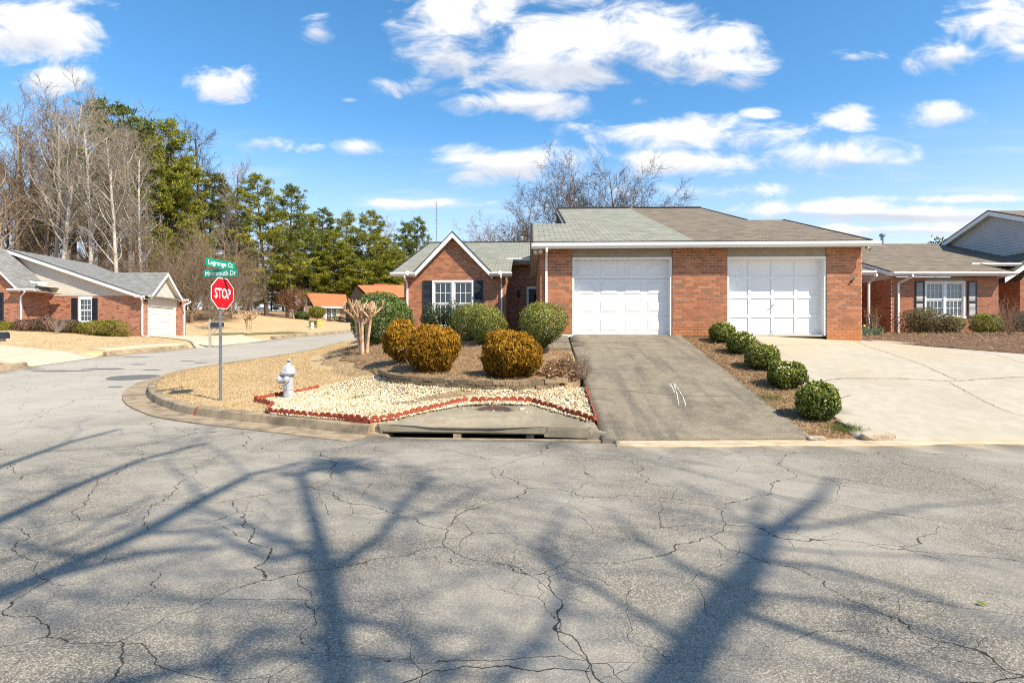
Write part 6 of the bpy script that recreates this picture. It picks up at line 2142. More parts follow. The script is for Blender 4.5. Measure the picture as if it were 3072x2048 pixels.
def shell(n, rng, r, power=2.0, amp=.06, depth=.32, squash=None):
    d = unit(rng.normal(0, 1, (n, 3)))
    k = (np.abs(d / np.maximum(np.array(r), 1e-6)) ** power).sum(1) ** (-1 / power)
    rad = k * lumpy(d, rng, amp)
    fr_ = 1 - depth * rng.random(n) ** 1.7
    pocket = lumpy(d * 2.6, rng, 1.0, 9)              # small pockets where the outer leaves are missing
    fr_ = np.where(pocket < np.quantile(pocket, .2), np.minimum(fr_, 1 - depth * .55 * rng.random(n) - .07), fr_)
    P = d * (rad * fr_)[:, None]
    nn = unit(np.sign(d) * np.abs(P / np.array(r)) ** (power - 1) / np.array(r))
    if squash is not None:
        P, keep = squash(P)
        P, nn, fr_ = P[keep], nn[keep], fr_[keep]
    return P, nn, fr_


def seg_mesh(name, segs, k=4):
    """tapered tubes for a list of (p0, p1, r0, r1, tone)"""
    A = np.array([s[0] for s in segs]); B = np.array([s[1] for s in segs])
    r0 = np.array([s[2] for s in segs]); r1 = np.array([s[3] for s in segs])
    tn = np.array([s[4] for s in segs])
    d = unit(B - A)
    ref = np.where(np.abs(d[:, 2:3]) < .9, np.array([[0, 0, 1.]]), np.array([[1., 0, 0]]))
    s = unit(np.cross(d, ref)); t = np.cross(d, s)
    vs = []
    for j in range(k):
        a = 2 * math.pi * j / k
        o = s * math.cos(a) + t * math.sin(a)
        vs.append((A + o * r0[:, None], B + o * r1[:, None]))
    n = len(segs)
    V = np.zeros((n, 2 * k, 3))
    for j in range(k):
        V[:, j] = vs[j][0]; V[:, k + j] = vs[j][1]
    base = (np.arange(n) * 2 * k)[:, None]
    fs = [base + np.array([[j, (j + 1) % k, k + (j + 1) % k, k + j]]) for j in range(k)]
    Fc = np.concatenate(fs, 0)
    return arr_mesh(name, V.reshape(-1, 3), Fc, np.tile(tn, k), smooth=True)


def grow(segs, p, d, L, r, lev, q, rng, tip=.25):
    n = q['nseg'][lev]
    st = L / n
    pts = [p.copy()]
    dirs = []
    tn = rng.random()
    for i in range(n):
        d = d + rng.normal(0, q['wander'][lev], 3)
        d[2] += q['up'][lev]
        d /= np.linalg.norm(d)
        p2 = p + d * st
        ra, rb = r * (1 - (1 - tip) * i / n), r * (1 - (1 - tip) * (i + 1) / n)
        segs[min(lev, len(segs) - 1)].append((p, p2, ra, rb, min(1, max(0, tn + rng.normal(0, .12)))))
        p = p2
        pts.append(p); dirs.append(d.copy())
    if lev + 1 < q['levels']:
        nc = q['nchild'][lev]
        s0 = q['start'][lev]
        for c_ in range(nc):
            t = s0 + (1 - s0) * (c_ + rng.random()) / nc
            k = min(n - 1, int(t * n))
            f_ = t * n - k
            pp = pts[k] * (1 - f_) + pts[k + 1] * f_
            ax = dirs[k]
            a = math.radians(rng.uniform(*q['ang'][lev]))
            o = rng.normal(0, 1, 3); o -= ax * (o @ ax); o /= np.linalg.norm(o)
            if 'flat' in q: o[2] *= q['flat']
            dd = ax * math.cos(a) + o * math.sin(a)
            ln = L * q['ratio'][lev] * (1.15 - q['fall'][lev] * t) * rng.uniform(.7, 1.25)
            rr_ = r * (1 - (1 - tip) * t) * q['thick'][lev]
            grow(segs, pp, dd / np.linalg.norm(dd), ln, max(rr_, q['rmin']), lev + 1, q, rng, tip)


Q_TALL = dict(levels=4, nseg=[12, 7, 5, 3], wander=[.02, .12, .2, .25], up=[.03, .12, .12, .10], nchild=[26, 10, 6], start=[.30, .2, .12], ang=[(22, 50), (25, 55), (25, 60)], ratio=[.27, .45, .5], fall=[.62, .5, .5], thick=[.40, .5, .6], rmin=.016)
Q_OAK = dict(levels=5, nseg=[4, 9, 6, 5, 3], wander=[.05, .10, .16, .22, .25], up=[.0, .05, .06, .06, .06], nchild=[14, 13, 8, 4], start=[.55, .18, .15, .15], ang=[(8, 62), (25, 55), (28, 60), (30, 60)], ratio=[1.75, .36, .45, .5], fall=[.1, .55, .4, .4], thick=[.5, .5, .6, .7], rmin=.015)
Q_BUSHY = dict(levels=4, nseg=[2, 8, 5, 4], wander=[.1, .12, .2, .25], up=[0, .08, .08, .05], nchild=[14, 16, 9], start=[.2, .12, .1], ang=[(12, 50), (20, 50), (20, 55)], ratio=[4.5, .36, .45], fall=[0, .45, .4], thick=[.36, .45, .6], rmin=.012)
Q_TWIG = dict(levels=3, nseg=[2, 6, 4], wander=[.2, .16, .25], up=[0, .1, .08], nchild=[16, 6], start=[.0, .25], ang=[(15, 65), (20, 55)], ratio=[6.0, .4], fall=[0, .4], thick=[.7, .6], rmin=.003)


def bare_mesh(seed, hgt, r, q, d0=(0, 0, 1), split=2):
    rng = np.random.default_rng(seed)
    segs = [[] for _ in range(q['levels'])]
    grow(segs, np.zeros(3), np.array(d0, float), hgt, r, 0, q, rng)
    a = [s for l in segs[:split] for s in l]
    b = [s for l in segs[split:] for s in l]
    return seg_mesh('trunk', a, 6), seg_mesh('crown', b, 3)


def pine_mesh(seed, hgt, r, bare=.35, spread=.2, n_br=70, dens=1.0, clump=.55, nl=.34):
    rng = np.random.default_rng(seed)
    segs = []
    p = np.zeros(3); d = np.array([0, 0, 1.])
    tr = [p]
    n = 14
    for i in range(n):
        d = d + rng.normal(0, .018, 3); d[2] += .05; d /= np.linalg.norm(d)
        p2 = p + d * hgt / n
        segs.append((p, p2, r * (1 - .88 * i / n), r * (1 - .88 * (i + 1) / n), rng.uniform(.3, .7)))
        p = p2; tr.append(p)
    br, C, Dr = [], [], []
    for b in range(n_br):
        t = bare + (1 - bare) * ((b + rng.random()) / n_br) ** .9
        k = min(n - 1, int(t * n)); f_ = t * n - k
        p0 = tr[k] * (1 - f_) + tr[k + 1] * f_
        a = rng.uniform(0, 6.283)
        s = (t - bare) / (1 - bare)
        prof = (1 - s) ** .7 * (.35 + .65 * min(1, s * 4 + .25)) + .05
        L = hgt * spread * prof * rng.uniform(.55, 1.25)
        el = -.12 + .75 * s + rng.normal(0, .14)
        dd = np.array([math.cos(a) * math.cos(el), math.sin(a) * math.cos(el), math.sin(el)])
        m = max(2, int(L / .45))
        q = p0
        rb = max(.012, r * .24 * prof)
        for j in range(m):
            dd = dd + rng.normal(0, .12, 3); dd[2] += .04; dd /= np.linalg.norm(dd)
            q2 = q + dd * L / m
            br.append((q, q2, rb * (1 - .7 * j / m), rb * (1 - .7 * (j + 1) / m), rng.random()))
            if j >= m * .3:
                for _ in range(int(round(3 * dens))):
                    C.append(q2 + rng.normal(0, clump * .55, 3) * np.array([1, 1, .5])); Dr.append(dd)
            q = q2
        C.append(q); Dr.append(dd)
    C = np.array(C); Dr = np.array(Dr)
    per = 16
    P = np.repeat(C, per, 0) + rng.normal(0, clump * .28, (len(C) * per, 3)) * np.array([1, 1, .7])
    dr = unit(np.repeat(Dr, per, 0) * .7 + rng.normal(0, .8, (len(P), 3)) + np.array([0, 0, .35]))
    side = unit(np.cross(dr, rng.normal(0, 1, (len(P), 3))))
    L = (nl * rng.uniform(.6, 1.3, len(P)))[:, None]
    V = np.stack([P - side * L * .16, P + side * L * .16, P + dr * L], 1).reshape(-1, 3)
    Fc = np.arange(len(P) * 3, dtype=np.int32).reshape(-1, 3)
    tone = np.clip(np.repeat(rng.normal(.5, .2, len(C)), per) + rng.normal(0, .15, len(P)), 0, 1)
    return seg_mesh('trunk', segs, 7), seg_mesh('branches', br, 4), arr_mesh('crown', V, Fc, tone)


def place(name, label, cat, group, base, parts, scale=1.0, rz=0.0, zs=None):
    root = empty(name, base, rz, label, cat, group)
    root.scale = (scale, scale, zs or scale)
    for nm, me, m in parts:
        if not me.materials:
            me.materials.append(M[m])
        o = link(nm, me, None, root)
        o.material_slots[0].link = 'OBJECT'        # shared mesh, its own bark or needle colour
        o.material_slots[0].material = M[m]
    return root


def bush(name, label, cat, px0, px1, py0, py1, leaf, n, size=(.034, .02), power=2.2, amp=.05, base=None, Y=None, group=None, ry=None, seed=1, trunk=None, squash=None, hfn=H, jit=.55, upb=0.0, bot=0.0, depth=.32, bark='bark_tan', sink=.04):
    """a shrub that fills a given box in the picture, standing on the ground at that depth"""
    pc = (px0 + px1) / 2
    if Y is None:
        x, Y = ray_hit(pc, base or py1, hfn, 7, 110)
    else:
        x = (pc - CX) / F * Y
    g = float(hfn(x, Y))
    k = F / Y
    wx = (px1 - px0) / k / 2
    top, bo = CH + (HY - py0) / k, CH + (HY - py1) / k
    hz_b = (top - bo) / 2
    zc_ = (top + bo) / 2 - g
    rng = np.random.default_rng(seed)
    r = np.array([wx * .96, (ry or wx) * .96, hz_b * .97])
    P, N, fr_ = shell(n, rng, r, power, amp, depth, squash)
    keep = P[:, 2] + zc_ > -.02
    P, N, fr_ = P[keep], N[keep], fr_[keep]
    v, f = leaves(P + np.array([0, 0, zc_]), N, size[0], size[1], rng, jit, upb)
    ns = int(len(P) * .04)
    if ns > 20:                                   # stray shoots stand out of the clipped face
        pick = rng.integers(0, len(P), ns // 4)
        add = np.repeat(P[pick], 4, 0) * (1 + np.tile([.04, .07, .10, .13], len(pick)) * rng.uniform(.3, 1, len(pick)).repeat(4) * min(1, .4 / wx))[:, None] + np.array([0, 0, .01])
        P2 = np.concatenate([P, add]); N2 = np.concatenate([N, np.repeat(N[pick], 4, 0)])
        P2 = P2[P2[:, 2] + zc_ > 0] if False else P2
        v, f = leaves(P2 + np.array([0, 0, zc_]), N2, size[0], size[1], rng, jit, upb)
        P = P2
    tone = np.clip(rng.normal(.45, .2, len(P)) + .22 * (P[:, 2] / max(hz_b, .01)), 0, 1)  # upper leaves lighter: new growth, plus sunlight put into the tone
    root = empty(name, (x, Y, g), 0, label, cat, group)
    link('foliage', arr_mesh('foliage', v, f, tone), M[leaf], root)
    segs = []
    for i in range(trunk or 5):
        a = rng.uniform(0, 6.28)
        b0 = np.array([math.cos(a), math.sin(a), 0]) * wx * .08
        tp = np.array([rng.uniform(-.5, .5) * wx, rng.uniform(-.5, .5) * wx, zc_ + rng.uniform(-.2, .5) * hz_b])
        md = b0 * .6 + tp * .4 + rng.normal(0, .03, 3)
        segs += [(b0 + np.array([0, 0, -.06]), md, .022, .016, .4), (md, tp, .016, .007, .6)]
        for _ in range(3):
            e_ = md + (tp - md) * rng.random() + rng.normal(0, .35, 3) * np.array([wx, wx, hz_b])
            segs.append((md + (tp - md) * .4, e_, .008, .004, .6))
    link('stem', seg_mesh('stem', segs, 5), M[bark], root)
    return root


def scatter(poly, n, rng, zfn, dz=0.0):
    p = np.array(poly)
    lo, hi = p.min(0), p.max(0)
    out = np.zeros((0, 2))
    while len(out) < n:
        q = rng.uniform(lo, hi, (n * 2, 2))
        q = q[inside(poly, q[:, 0], q[:, 1])]
        out = np.concatenate([out, q])
    out = out[:n]
    return np.column_stack([out, np.asarray(zfn(out[:, 0], out[:, 1])) + dz])


# ------------------------------------------------------------------ shrubs round the duplex
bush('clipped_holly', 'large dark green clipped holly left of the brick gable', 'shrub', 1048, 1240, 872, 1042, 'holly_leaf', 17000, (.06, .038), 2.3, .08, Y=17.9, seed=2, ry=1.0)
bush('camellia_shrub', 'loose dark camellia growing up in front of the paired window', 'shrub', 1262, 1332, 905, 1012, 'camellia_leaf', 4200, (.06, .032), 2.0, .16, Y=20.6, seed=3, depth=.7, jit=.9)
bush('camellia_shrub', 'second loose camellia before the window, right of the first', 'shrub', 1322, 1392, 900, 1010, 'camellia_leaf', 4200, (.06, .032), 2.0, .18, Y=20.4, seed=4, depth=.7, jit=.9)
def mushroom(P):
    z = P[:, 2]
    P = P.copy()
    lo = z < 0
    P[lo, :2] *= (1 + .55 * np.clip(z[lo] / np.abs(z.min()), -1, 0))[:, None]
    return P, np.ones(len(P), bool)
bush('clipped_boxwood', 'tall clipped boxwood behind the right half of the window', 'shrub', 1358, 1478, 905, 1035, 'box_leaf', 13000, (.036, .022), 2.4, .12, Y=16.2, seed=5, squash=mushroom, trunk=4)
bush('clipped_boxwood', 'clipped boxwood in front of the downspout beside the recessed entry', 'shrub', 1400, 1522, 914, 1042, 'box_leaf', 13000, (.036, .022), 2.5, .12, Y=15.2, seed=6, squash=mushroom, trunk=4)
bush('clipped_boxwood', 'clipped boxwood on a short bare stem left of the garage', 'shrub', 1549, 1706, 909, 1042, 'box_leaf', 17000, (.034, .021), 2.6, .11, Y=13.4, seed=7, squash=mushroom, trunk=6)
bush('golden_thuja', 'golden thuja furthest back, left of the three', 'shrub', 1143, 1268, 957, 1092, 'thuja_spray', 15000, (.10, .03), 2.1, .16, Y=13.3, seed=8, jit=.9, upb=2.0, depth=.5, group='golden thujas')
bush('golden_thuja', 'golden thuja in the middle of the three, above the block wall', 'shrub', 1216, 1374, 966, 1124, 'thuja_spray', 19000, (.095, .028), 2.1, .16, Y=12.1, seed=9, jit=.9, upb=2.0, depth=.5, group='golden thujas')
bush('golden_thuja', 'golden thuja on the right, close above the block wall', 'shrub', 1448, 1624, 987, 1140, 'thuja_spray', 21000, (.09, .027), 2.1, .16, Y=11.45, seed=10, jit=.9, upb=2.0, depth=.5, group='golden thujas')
ROW = [((2131, 2207, 966, 1032), 'round shrub nearest the garage pier, first of the row between the driveways'), ((2177, 2263, 995, 1066), 'second round shrub down from the garage in the row between the driveways'),
       ((2237, 2338, 1034, 1112), 'middle round shrub of the five between the driveways'), ((2305, 2416, 1081, 1168), 'fourth round shrub down from the garage in the row between the driveways'),
       ((2393, 2514, 1149, 1262), 'largest round shrub, nearest the street, in the row between the driveways')]
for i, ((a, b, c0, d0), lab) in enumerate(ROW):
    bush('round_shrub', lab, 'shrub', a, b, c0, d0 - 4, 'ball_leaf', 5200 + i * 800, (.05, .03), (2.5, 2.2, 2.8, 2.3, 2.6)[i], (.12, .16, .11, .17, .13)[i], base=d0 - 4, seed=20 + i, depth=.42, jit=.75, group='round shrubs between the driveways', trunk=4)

# pruned crape myrtle: smooth stems ending in knuckles and cut stubs
def crape(label, base, hgt, seed, wide=.62, group='pruned crape myrtles'):
    rng = np.random.default_rng(seed)
    root = empty('crape_myrtle', base, 0, label, 'tree', group)
    for i, (ox, lean) in enumerate(((-.09, -.20), (-.02, -.03), (.04, .03), (.09, .10), (-.04, -.10))):
        mb = MB()
        oy = rng.uniform(-.07, .07)
        h1 = hgt * rng.uniform(.52, .66)
        top = Vector((ox + lean * h1, oy + rng.uniform(-.12, .12), h1))
        b0 = Vector((ox * .8, oy, -.1))
        md = b0.lerp(top, .5) + Vector((rng.uniform(-.03, .03), rng.uniform(-.03, .03), 0))
        mb.tube([b0, b0.lerp(md, .3), md, top], [.075, .05, .04, .036], 9)
        st = mb.build('stem', M['bark_myrtle'], root, smooth=True)
        kn = MB()
        for j in range(5):
            a = rng.uniform(-1, 1)
            e_ = top + Vector((a * wide * .62 * hgt / 1.4, rng.uniform(-.3, .3), hgt * rng.uniform(.14, .24)))
            kn.tube([top - Vector((0, 0, .03)), top.lerp(e_, .5) + Vector((0, 0, -.02)), e_], [.034, .026, .03], 7)
            for s_ in range(4):
                f_ = e_ + Vector((rng.uniform(-.1, .1), rng.uniform(-.1, .1), hgt * rng.uniform(.06, .15)))
                kn.tube([e_, e_.lerp(f_, .5) + Vector((rng.uniform(-.015, .015), 0, 0)), f_], [.02, .015, .013], 6)
        kn.build('cut_stub', M['bark_myrtle'], st, smooth=True)
    return root


crape('pruned crape myrtle with smooth tan stems in front of the holly', myr, (1062 - 895) / (F / 16.0), 4)
x, y = onH2(746, 1001)
crape('small pruned crape myrtle on the far lawn', (x, y, H2f(x, y)), (1001 - 928) / (F / y), 9)

# right-hand bed
bush('leggy_shrub', 'large olive brown leggy shrub under the left of the blind-filled window', 'shrub', 2698, 2838, 925, 1012, 'olive_leaf', 9000, (.055, .028), 2.2, .14, Y=20.6, seed=31, depth=.75, jit=.9, trunk=12, bark='twig_pale')
bush('leggy_shrub', 'smaller olive shrub under the middle of the blind-filled window', 'shrub', 2800, 2880, 945, 1008, 'olive_leaf', 4000, (.055, .028), 2.2, .14, Y=20.4, seed=32, depth=.7, jit=.9, trunk=8, bark='twig_pale')
bush('lime_shrub', 'yellow-green shrub between the two bare stemmed shrubs', 'shrub', 2915, 3000, 940, 1004, 'lime_leaf', 5000, (.055, .03), 2.2, .1, Y=20.6, seed=33, jit=.8)
bush('lime_shrub', 'small yellow-green shrub beneath the window, beside the pale bare stems', 'shrub', 2845, 2892, 945, 1000, 'lime_leaf', 1500, (.05, .03), 2.2, .1, Y=20.9, seed=34, jit=.8)
bush('lime_shrub', 'dark green shrub at the right edge of the bed', 'shrub', 3045, 3100, 935, 1000, 'camellia_leaf', 2500, (.06, .03), 2.2, .1, Y=20.6, seed=35, jit=.8)
bush('low_plant', 'low grey-green plant at the front of the bed under the window', 'plant', 2800, 2850, 1000, 1022, 'camellia_leaf', 700, (.04, .02), 2.0, .15, Y=19.3, seed=36)


def twig_bush(name, label, px, py0, py1, Y, seed, m='twig_pale', r=.012, hfn=H, wid=None, q=Q_TWIG, cat='shrub', group=None, n=None):
    x = (px - CX) / F * Y
    g = float(hfn(x, Y))
    hgt = (py1 - py0) / (F / Y)
    qq = dict(q)
    if n: qq['nchild'] = n
    a, b = bare_mesh(seed, hgt * .17, r, qq, split=2)
    root = place(name, label, cat, group, (x, Y, g), [('stem', a, m), ('twigs', b, m)])
    if wid: root.scale = (wid, wid, 1)
    return root


twig_bush('bare_shrub', 'pale bare upright stems right of the window', 2868, 930, 1000, 20.4, 41, 'twig_pale', .011)
twig_bush('bare_shrub', 'tall pale bare stems before the porch window', 3020, 918, 1000, 20.2, 42, 'twig_pale', .012)
twig_bush('bare_shrub', 'reddish brown bare shrub at the front of the right-hand bed', 3025, 965, 1035, 17.6, 43, 'twig_pink', .008, n=[34, 9])
bush('russet_shrub', 'small weeping russet tree beside the garage corner', 'shrub', 2584, 2652, 912, 972, 'red_leaf', 900, (.03, .012), 2.0, .2, Y=18.5, seed=44, depth=.8, jit=1.0, trunk=14, bark='twig_pink')
x = at(2602, 1000, 18.5).x
rng = np.random.default_rng(5)
P = np.column_stack([rng.uniform(-.35, .35, 260) + at(2606, 1000, 18.0).x, rng.uniform(-.2, .2, 260) + 18.0, np.zeros(260)])
P[:, 2] = H(P[:, 0], P[:, 1])


def blades(name, P, h, wd, rng, m, lean=.5, parent=None, kind='stuff', label=None, cat=None):
    n = len(P)
    a = rng.uniform(0, 6.283, n)
    s = np.column_stack([np.cos(a), np.sin(a), np.zeros(n)])
    ln = rng.normal(0, lean, (n, 2))
    hh = h * rng.uniform(.5, 1.3, n)
    tip = P + np.column_stack([ln[:, 0] * hh, ln[:, 1] * hh, hh])
    w_ = (wd * rng.uniform(.6, 1.3, n))[:, None]
    V = np.stack([P - s * w_, P + s * w_, tip], 1).reshape(-1, 3)
    o = link(name, arr_mesh(name, V, np.arange(n * 3, dtype=np.int32).reshape(-1, 3), np.clip(rng.normal(.5, .25, n), 0, 1)), M[m], parent)
    if kind: o['kind'] = kind
    return tag(o, label, cat)


M['daff_leaf'] = tone_mat('daffodil_leaf', [(0, (.10, .16, .09)), (1, (.22, .28, .16))], .5, .3, .2)
blades('daffodils', P, .28, .012, rng, 'daff_leaf', .25, kind=None, label='clump of daffodil leaves at the garage corner', cat='plant')
tag(MB().lathe([(.005, 0), (.03, .01), (.035, .03)], (at(2592, 985, 17.9).x, 17.9, H(at(2592, 985, 17.9).x, 17.9) + .3), 8, (0, -1, .3)).build('daffodil_flower', mat('daffodil_yellow', (.75, .55, .03), None, .6)), 'yellow daffodil flower at the garage corner', 'flower')

# shrubs along the house across the street
for (a, b, c0, d0, leaf, lab, sd_, Yb) in ((236, 392, 960, 1006, 'hedge_leaf', 'clipped yellow-green hedge below the window of the corner house', 51, 34.6), (44, 125, 958, 998, 'brown_leaf', 'dark brown shrub right of the small front wing', 52, 33.6),
                                       (100, 170, 952, 1000, 'brown_leaf', 'brown shrub in front of the plain brick wall', 53, 34.0), (176, 236, 958, 1002, 'brown_leaf', 'purple-brown shrub left of the clipped hedge', 54, 34.4),
                                       (205, 250, 966, 1004, 'hedge_leaf', 'small olive shrub joining the clipped hedge', 55, 34.7), (-30, 28, 963, 1000, 'hedge_leaf', 'green shrub at the left edge of the picture', 56, 33.0)):
    bush('clipped_hedge' if leaf == 'hedge_leaf' else 'brown_shrub', lab, 'shrub', a, b, c0, d0, leaf, 5200 if b - a > 120 else 2600, (.09, .05), 3.0, .05, Y=Yb, ry=.75, seed=sd_, hfn=H2, jit=.7)
twig_bush('bare_shrub', 'bare twiggy shrub in front of the brown shrubs', 168, 968, 1012, 33.2, 57, 'twig_pale', .014, H2, n=[30, 7])
bush('low_plant', 'low green plants by the corner downspout', 'plant', 330, 415, 994, 1010, 'hedge_leaf', 1200, (.08, .03), 2.0, .2, Y=34.9, seed=58, hfn=H2, ry=.4)

# ------------------------------------------------------------------ trees
TALL = [bare_mesh(100 + i, 24.0, .28, Q_TALL) for i in range(5)]
BUSHY = [bare_mesh(200 + i, 1.6, .22, Q_BUSHY, split=2) for i in range(3)]
OAKS = [bare_mesh(300 + i * 5, 5.0, .42, Q_OAK, split=3) for i in range(2)]
PINES = [pine_mesh(400, 20.0, .26, .28, .25, 100), pine_mesh(401, 20.0, .24, .18, .28, 110), pine_mesh(402, 20.0, .22, .04, .27, 120), pine_mesh(403, 20.0, .25, .42, .20, 80)]


def tree_at(kind, i, label, px, py0, Y, py1=None, m=('bark_tan', 'twig_pink'), seed=0, group=None, ws=1.0, hfn=H2):
    x = (px - CX) / F * Y
    g = float(hfn(x, Y)) if py1 is None else at(px, py1, Y).z
    top = at(px, py0, Y).z
    rz = random.Random(px * 7 + seed).uniform(0, 6.28)
    if kind == 'pine':
        a, b, c0 = PINES[i]
        s = (top - g) / 20.4
        r_ = place('pine_tree', label, 'tree', group, (x, Y, g), [('trunk', a, 'bark_dark'), ('branches', b, 'bark_dark'), ('crown', c0, m)], s * ws, rz, s)
    else:
        a, b = {'tall': TALL, 'bushy': BUSHY, 'oak': OAKS}[kind][i]
        co = np.empty(len(b.vertices) * 3, np.float32); b.vertices.foreach_get('co', co)
        s = (top - g) / float(co.reshape(-1, 3)[:, 2].max())
        r_ = place({'tall': 'bare_tree', 'bushy': 'bare_tree', 'oak': 'bare_tree'}[kind], label, 'tree', group, (x, Y, g), [('trunk', a, m[0]), ('crown', b, m[1])], s * ws, rz, s)
    return r_


ORD = ['first', 'second', 'third', 'fourth', 'fifth', 'sixth', 'seventh', 'eighth', 'ninth', 'tenth', 'eleventh', 'twelfth']
tp = (('tall', 0, 14, 250, 54, ('bark_tan', 'twig_pink'), 1.25), ('tall', 1, 62, 258, 60, ('bark_tan', 'twig_pink'), 1.25), ('tall', 2, 116, 268, 57, ('bark_tan', 'twig_pink'), 1.2), ('tall', 3, 160, 250, 55, ('bark_pale', 'twig_pale'), 1.1),
      ('tall', 4, 186, 205, 52, ('bark_pale', 'twig_pale'), 1.1), ('tall', 0, 216, 262, 58, ('bark_tan', 'twig_pink'), 1.2), ('tall', 1, 272, 280, 51, ('bark_pale', 'twig_pale'), 1.15), ('tall', 2, 318, 330, 60, ('bark_tan', 'twig_pink'), 1.2))
for k, (kd, i, px, py0, Y, m, ws) in enumerate(tp):
    tree_at(kd, i, 'tall leafless tree behind the corner house, %s from the left edge' % ORD[k], px, py0, Y, m=m, group='tall bare trees behind the corner house', ws=ws)
# white-stemmed trees forking low
for k, (px, py0, Y, i) in enumerate(((352, 345, 50, 4), (385, 360, 51, 3), (425, 420, 52, 0))):
    tree_at('tall', i, 'white-barked leafless tree, %s right of the tall trunks' % ORD[k], px, py0, Y, m=('bark_pale', 'twig_pale'), group='white-barked trees', ws=1.2)
tree_at('tall', 3, 'thin leafless tree rising above the pines at the wood edge', 615, 350, 66, m=('bark_dark', 'bark_dark'), ws=1.3)
tree_at('tall', 2, 'thin pale leafless tree at the right end of the wood', 700, 470, 64, m=('bark_tan', 'twig_pale'), ws=1.1)
for k, (px, py0, Y, i, m, ws) in enumerate(((300, 306, 66, 3, 'pine_b', 1.05), (395, 330, 68, 0, 'pine_b', 1.05), (450, 372, 66, 3, 'pine_b', 1.1), (512, 352, 62, 0, 'pine_a', 1.0), (556, 470, 63, 2, 'pine_a', 1.1), (215, 430, 74, 3, 'pine_b', 1.2), (120, 560, 74, 1, 'pine_b', 1.2), (620, 520, 68, 1, 'pine_b', 1.5), (680, 560, 70, 0, 'pine_b', 1.3))):
    tree_at('pine', i, 'tall pine behind the leafless trees, %s from the left' % ORD[[5, 0, 6, 1, 2, 3, 4, 7, 8].index(k) if False else (2, 3, 4, 5, 6, 0, 1, 7, 8)[k]], px, py0, Y, m=m, group='pines in the wood behind the corner house', ws=ws)
for k, (px, py0, Y, i, m, ws) in enumerate(((800, 528, 64, 0, 'pine_a', 1.25), (862, 552, 66, 3, 'pine_b', 1.2), (905, 640, 86, 1, 'pine_a', 1.4), (952, 628, 90, 0, 'pine_b', 1.25), (1000, 690, 86, 2, 'pine_a', 1.5), (1042, 636, 92, 1, 'pine_a', 1.3),
                                            (1092, 632, 90, 0, 'pine_a', 1.25), (1130, 700, 84, 2, 'pine_a', 1.5), (1165, 715, 86, 2, 'pine_a', 1.4), (1207, 668, 92, 1, 'pine_b', 1.0), (1240, 655, 90, 0, 'pine_b', 1.05), (1195, 745, 84, 2, 'pine_a', 1.4))):
    tree_at('pine', i, 'green pine beyond the far lawn, %s from the left' % ORD[(0, 1, 2, 3, 4, 5, 6, 7, 8, 10, 11, 9)[k]], px, py0, Y, m=m, group='pines beyond the far lawn', ws=ws, py1=958)
# brown twiggy trees at the edge of the wood
for k, (px, py0, Y, i, ws) in enumerate(((430, 640, 50, 0, 1.0), (500, 600, 53, 1, 1.1), (575, 590, 50, 2, 1.1), (640, 640, 52, 0, 1.05), (700, 740, 56, 1, 1.1), (330, 700, 52, 2, 1.1), (740, 790, 60, 0, 1.1), (230, 680, 56, 1, 1.2), (120, 700, 58, 0, 1.2), (30, 690, 56, 2, 1.2))):
    tree_at('bushy', i, 'brown twiggy tree at the edge of the wood, %s from the left' % ORD[(4, 5, 6, 7, 8, 3, 9, 2, 1, 0)[k]], px, py0, Y, m=('twig_pink', 'twig_pink'), group='brown twiggy trees at the wood edge', ws=ws)
tree_at('bushy', 2, 'small bare many-stemmed tree on the lawn behind the white-postered mailbox'.replace('white-postered ', ''), 636, 800, 46, m=('bark_pale', 'twig_pink'), ws=1.0)
ru = tree_at('bushy', 1, 'russet leafless tree left of the orange-roofed house', 882, 846, 66, py1=956, m=('bark_pale', 'red_leaf'), ws=1.25)
rngr = np.random.default_rng(9)
Pp, Nn, _ = shell(2600, rngr, (2.0, 2.0, 1.6), 2, .15, .8)
s_ = ru.scale.x
v, f = leaves((Pp + np.array([0, 0, 3.0])), Nn, .14, .07, rngr, 1.2)
lo = link('leaves', arr_mesh('leaves', v / s_, f, rngr.random(len(f))), M['red_leaf'], ru)
# the thick of the wood: trees nobody could tell apart share a label
rf = random.Random(5)
ORD += ['thirteenth', 'fourteenth', 'fifteenth', 'sixteenth']
for k in range(16):
    tree_at('tall', k % 5, 'slender leafless tree in the back row of the wood, %s from the left' % ORD[k], -60 + k * 40 + rf.uniform(-14, 14), rf.uniform(300, 430) + k % 3 * 40, rf.uniform(60, 78), m=rf.choice([('bark_tan', 'twig_pink'), ('bark_dark', 'twig_pink'), ('bark_tan', 'twig_pale')]), group='back row of the wood', ws=1.35)
for k in range(12):
    tree_at('bushy', k % 3, 'brown twiggy undergrowth tree deep in the wood, %s from the left' % ORD[k], -60 + k * 72 + rf.uniform(-22, 22), rf.uniform(620, 760), rf.uniform(58, 72), m=('twig_pink', 'twig_pink'), group='undergrowth of the wood', ws=1.3)
for k in range(12):
    px_ = 760 + k * 42 + rf.uniform(-12, 12)
    tree_at('pine', (2, 1, 2)[k % 3], 'younger pine in the back row beyond the far lawn, %s from the left' % ORD[k], px_, rf.uniform(700, 800), rf.uniform(88, 100), m=rf.choice(['pine_a', 'pine_a', 'pine_b']), group='young pines beyond the far lawn', ws=1.3, py1=952)
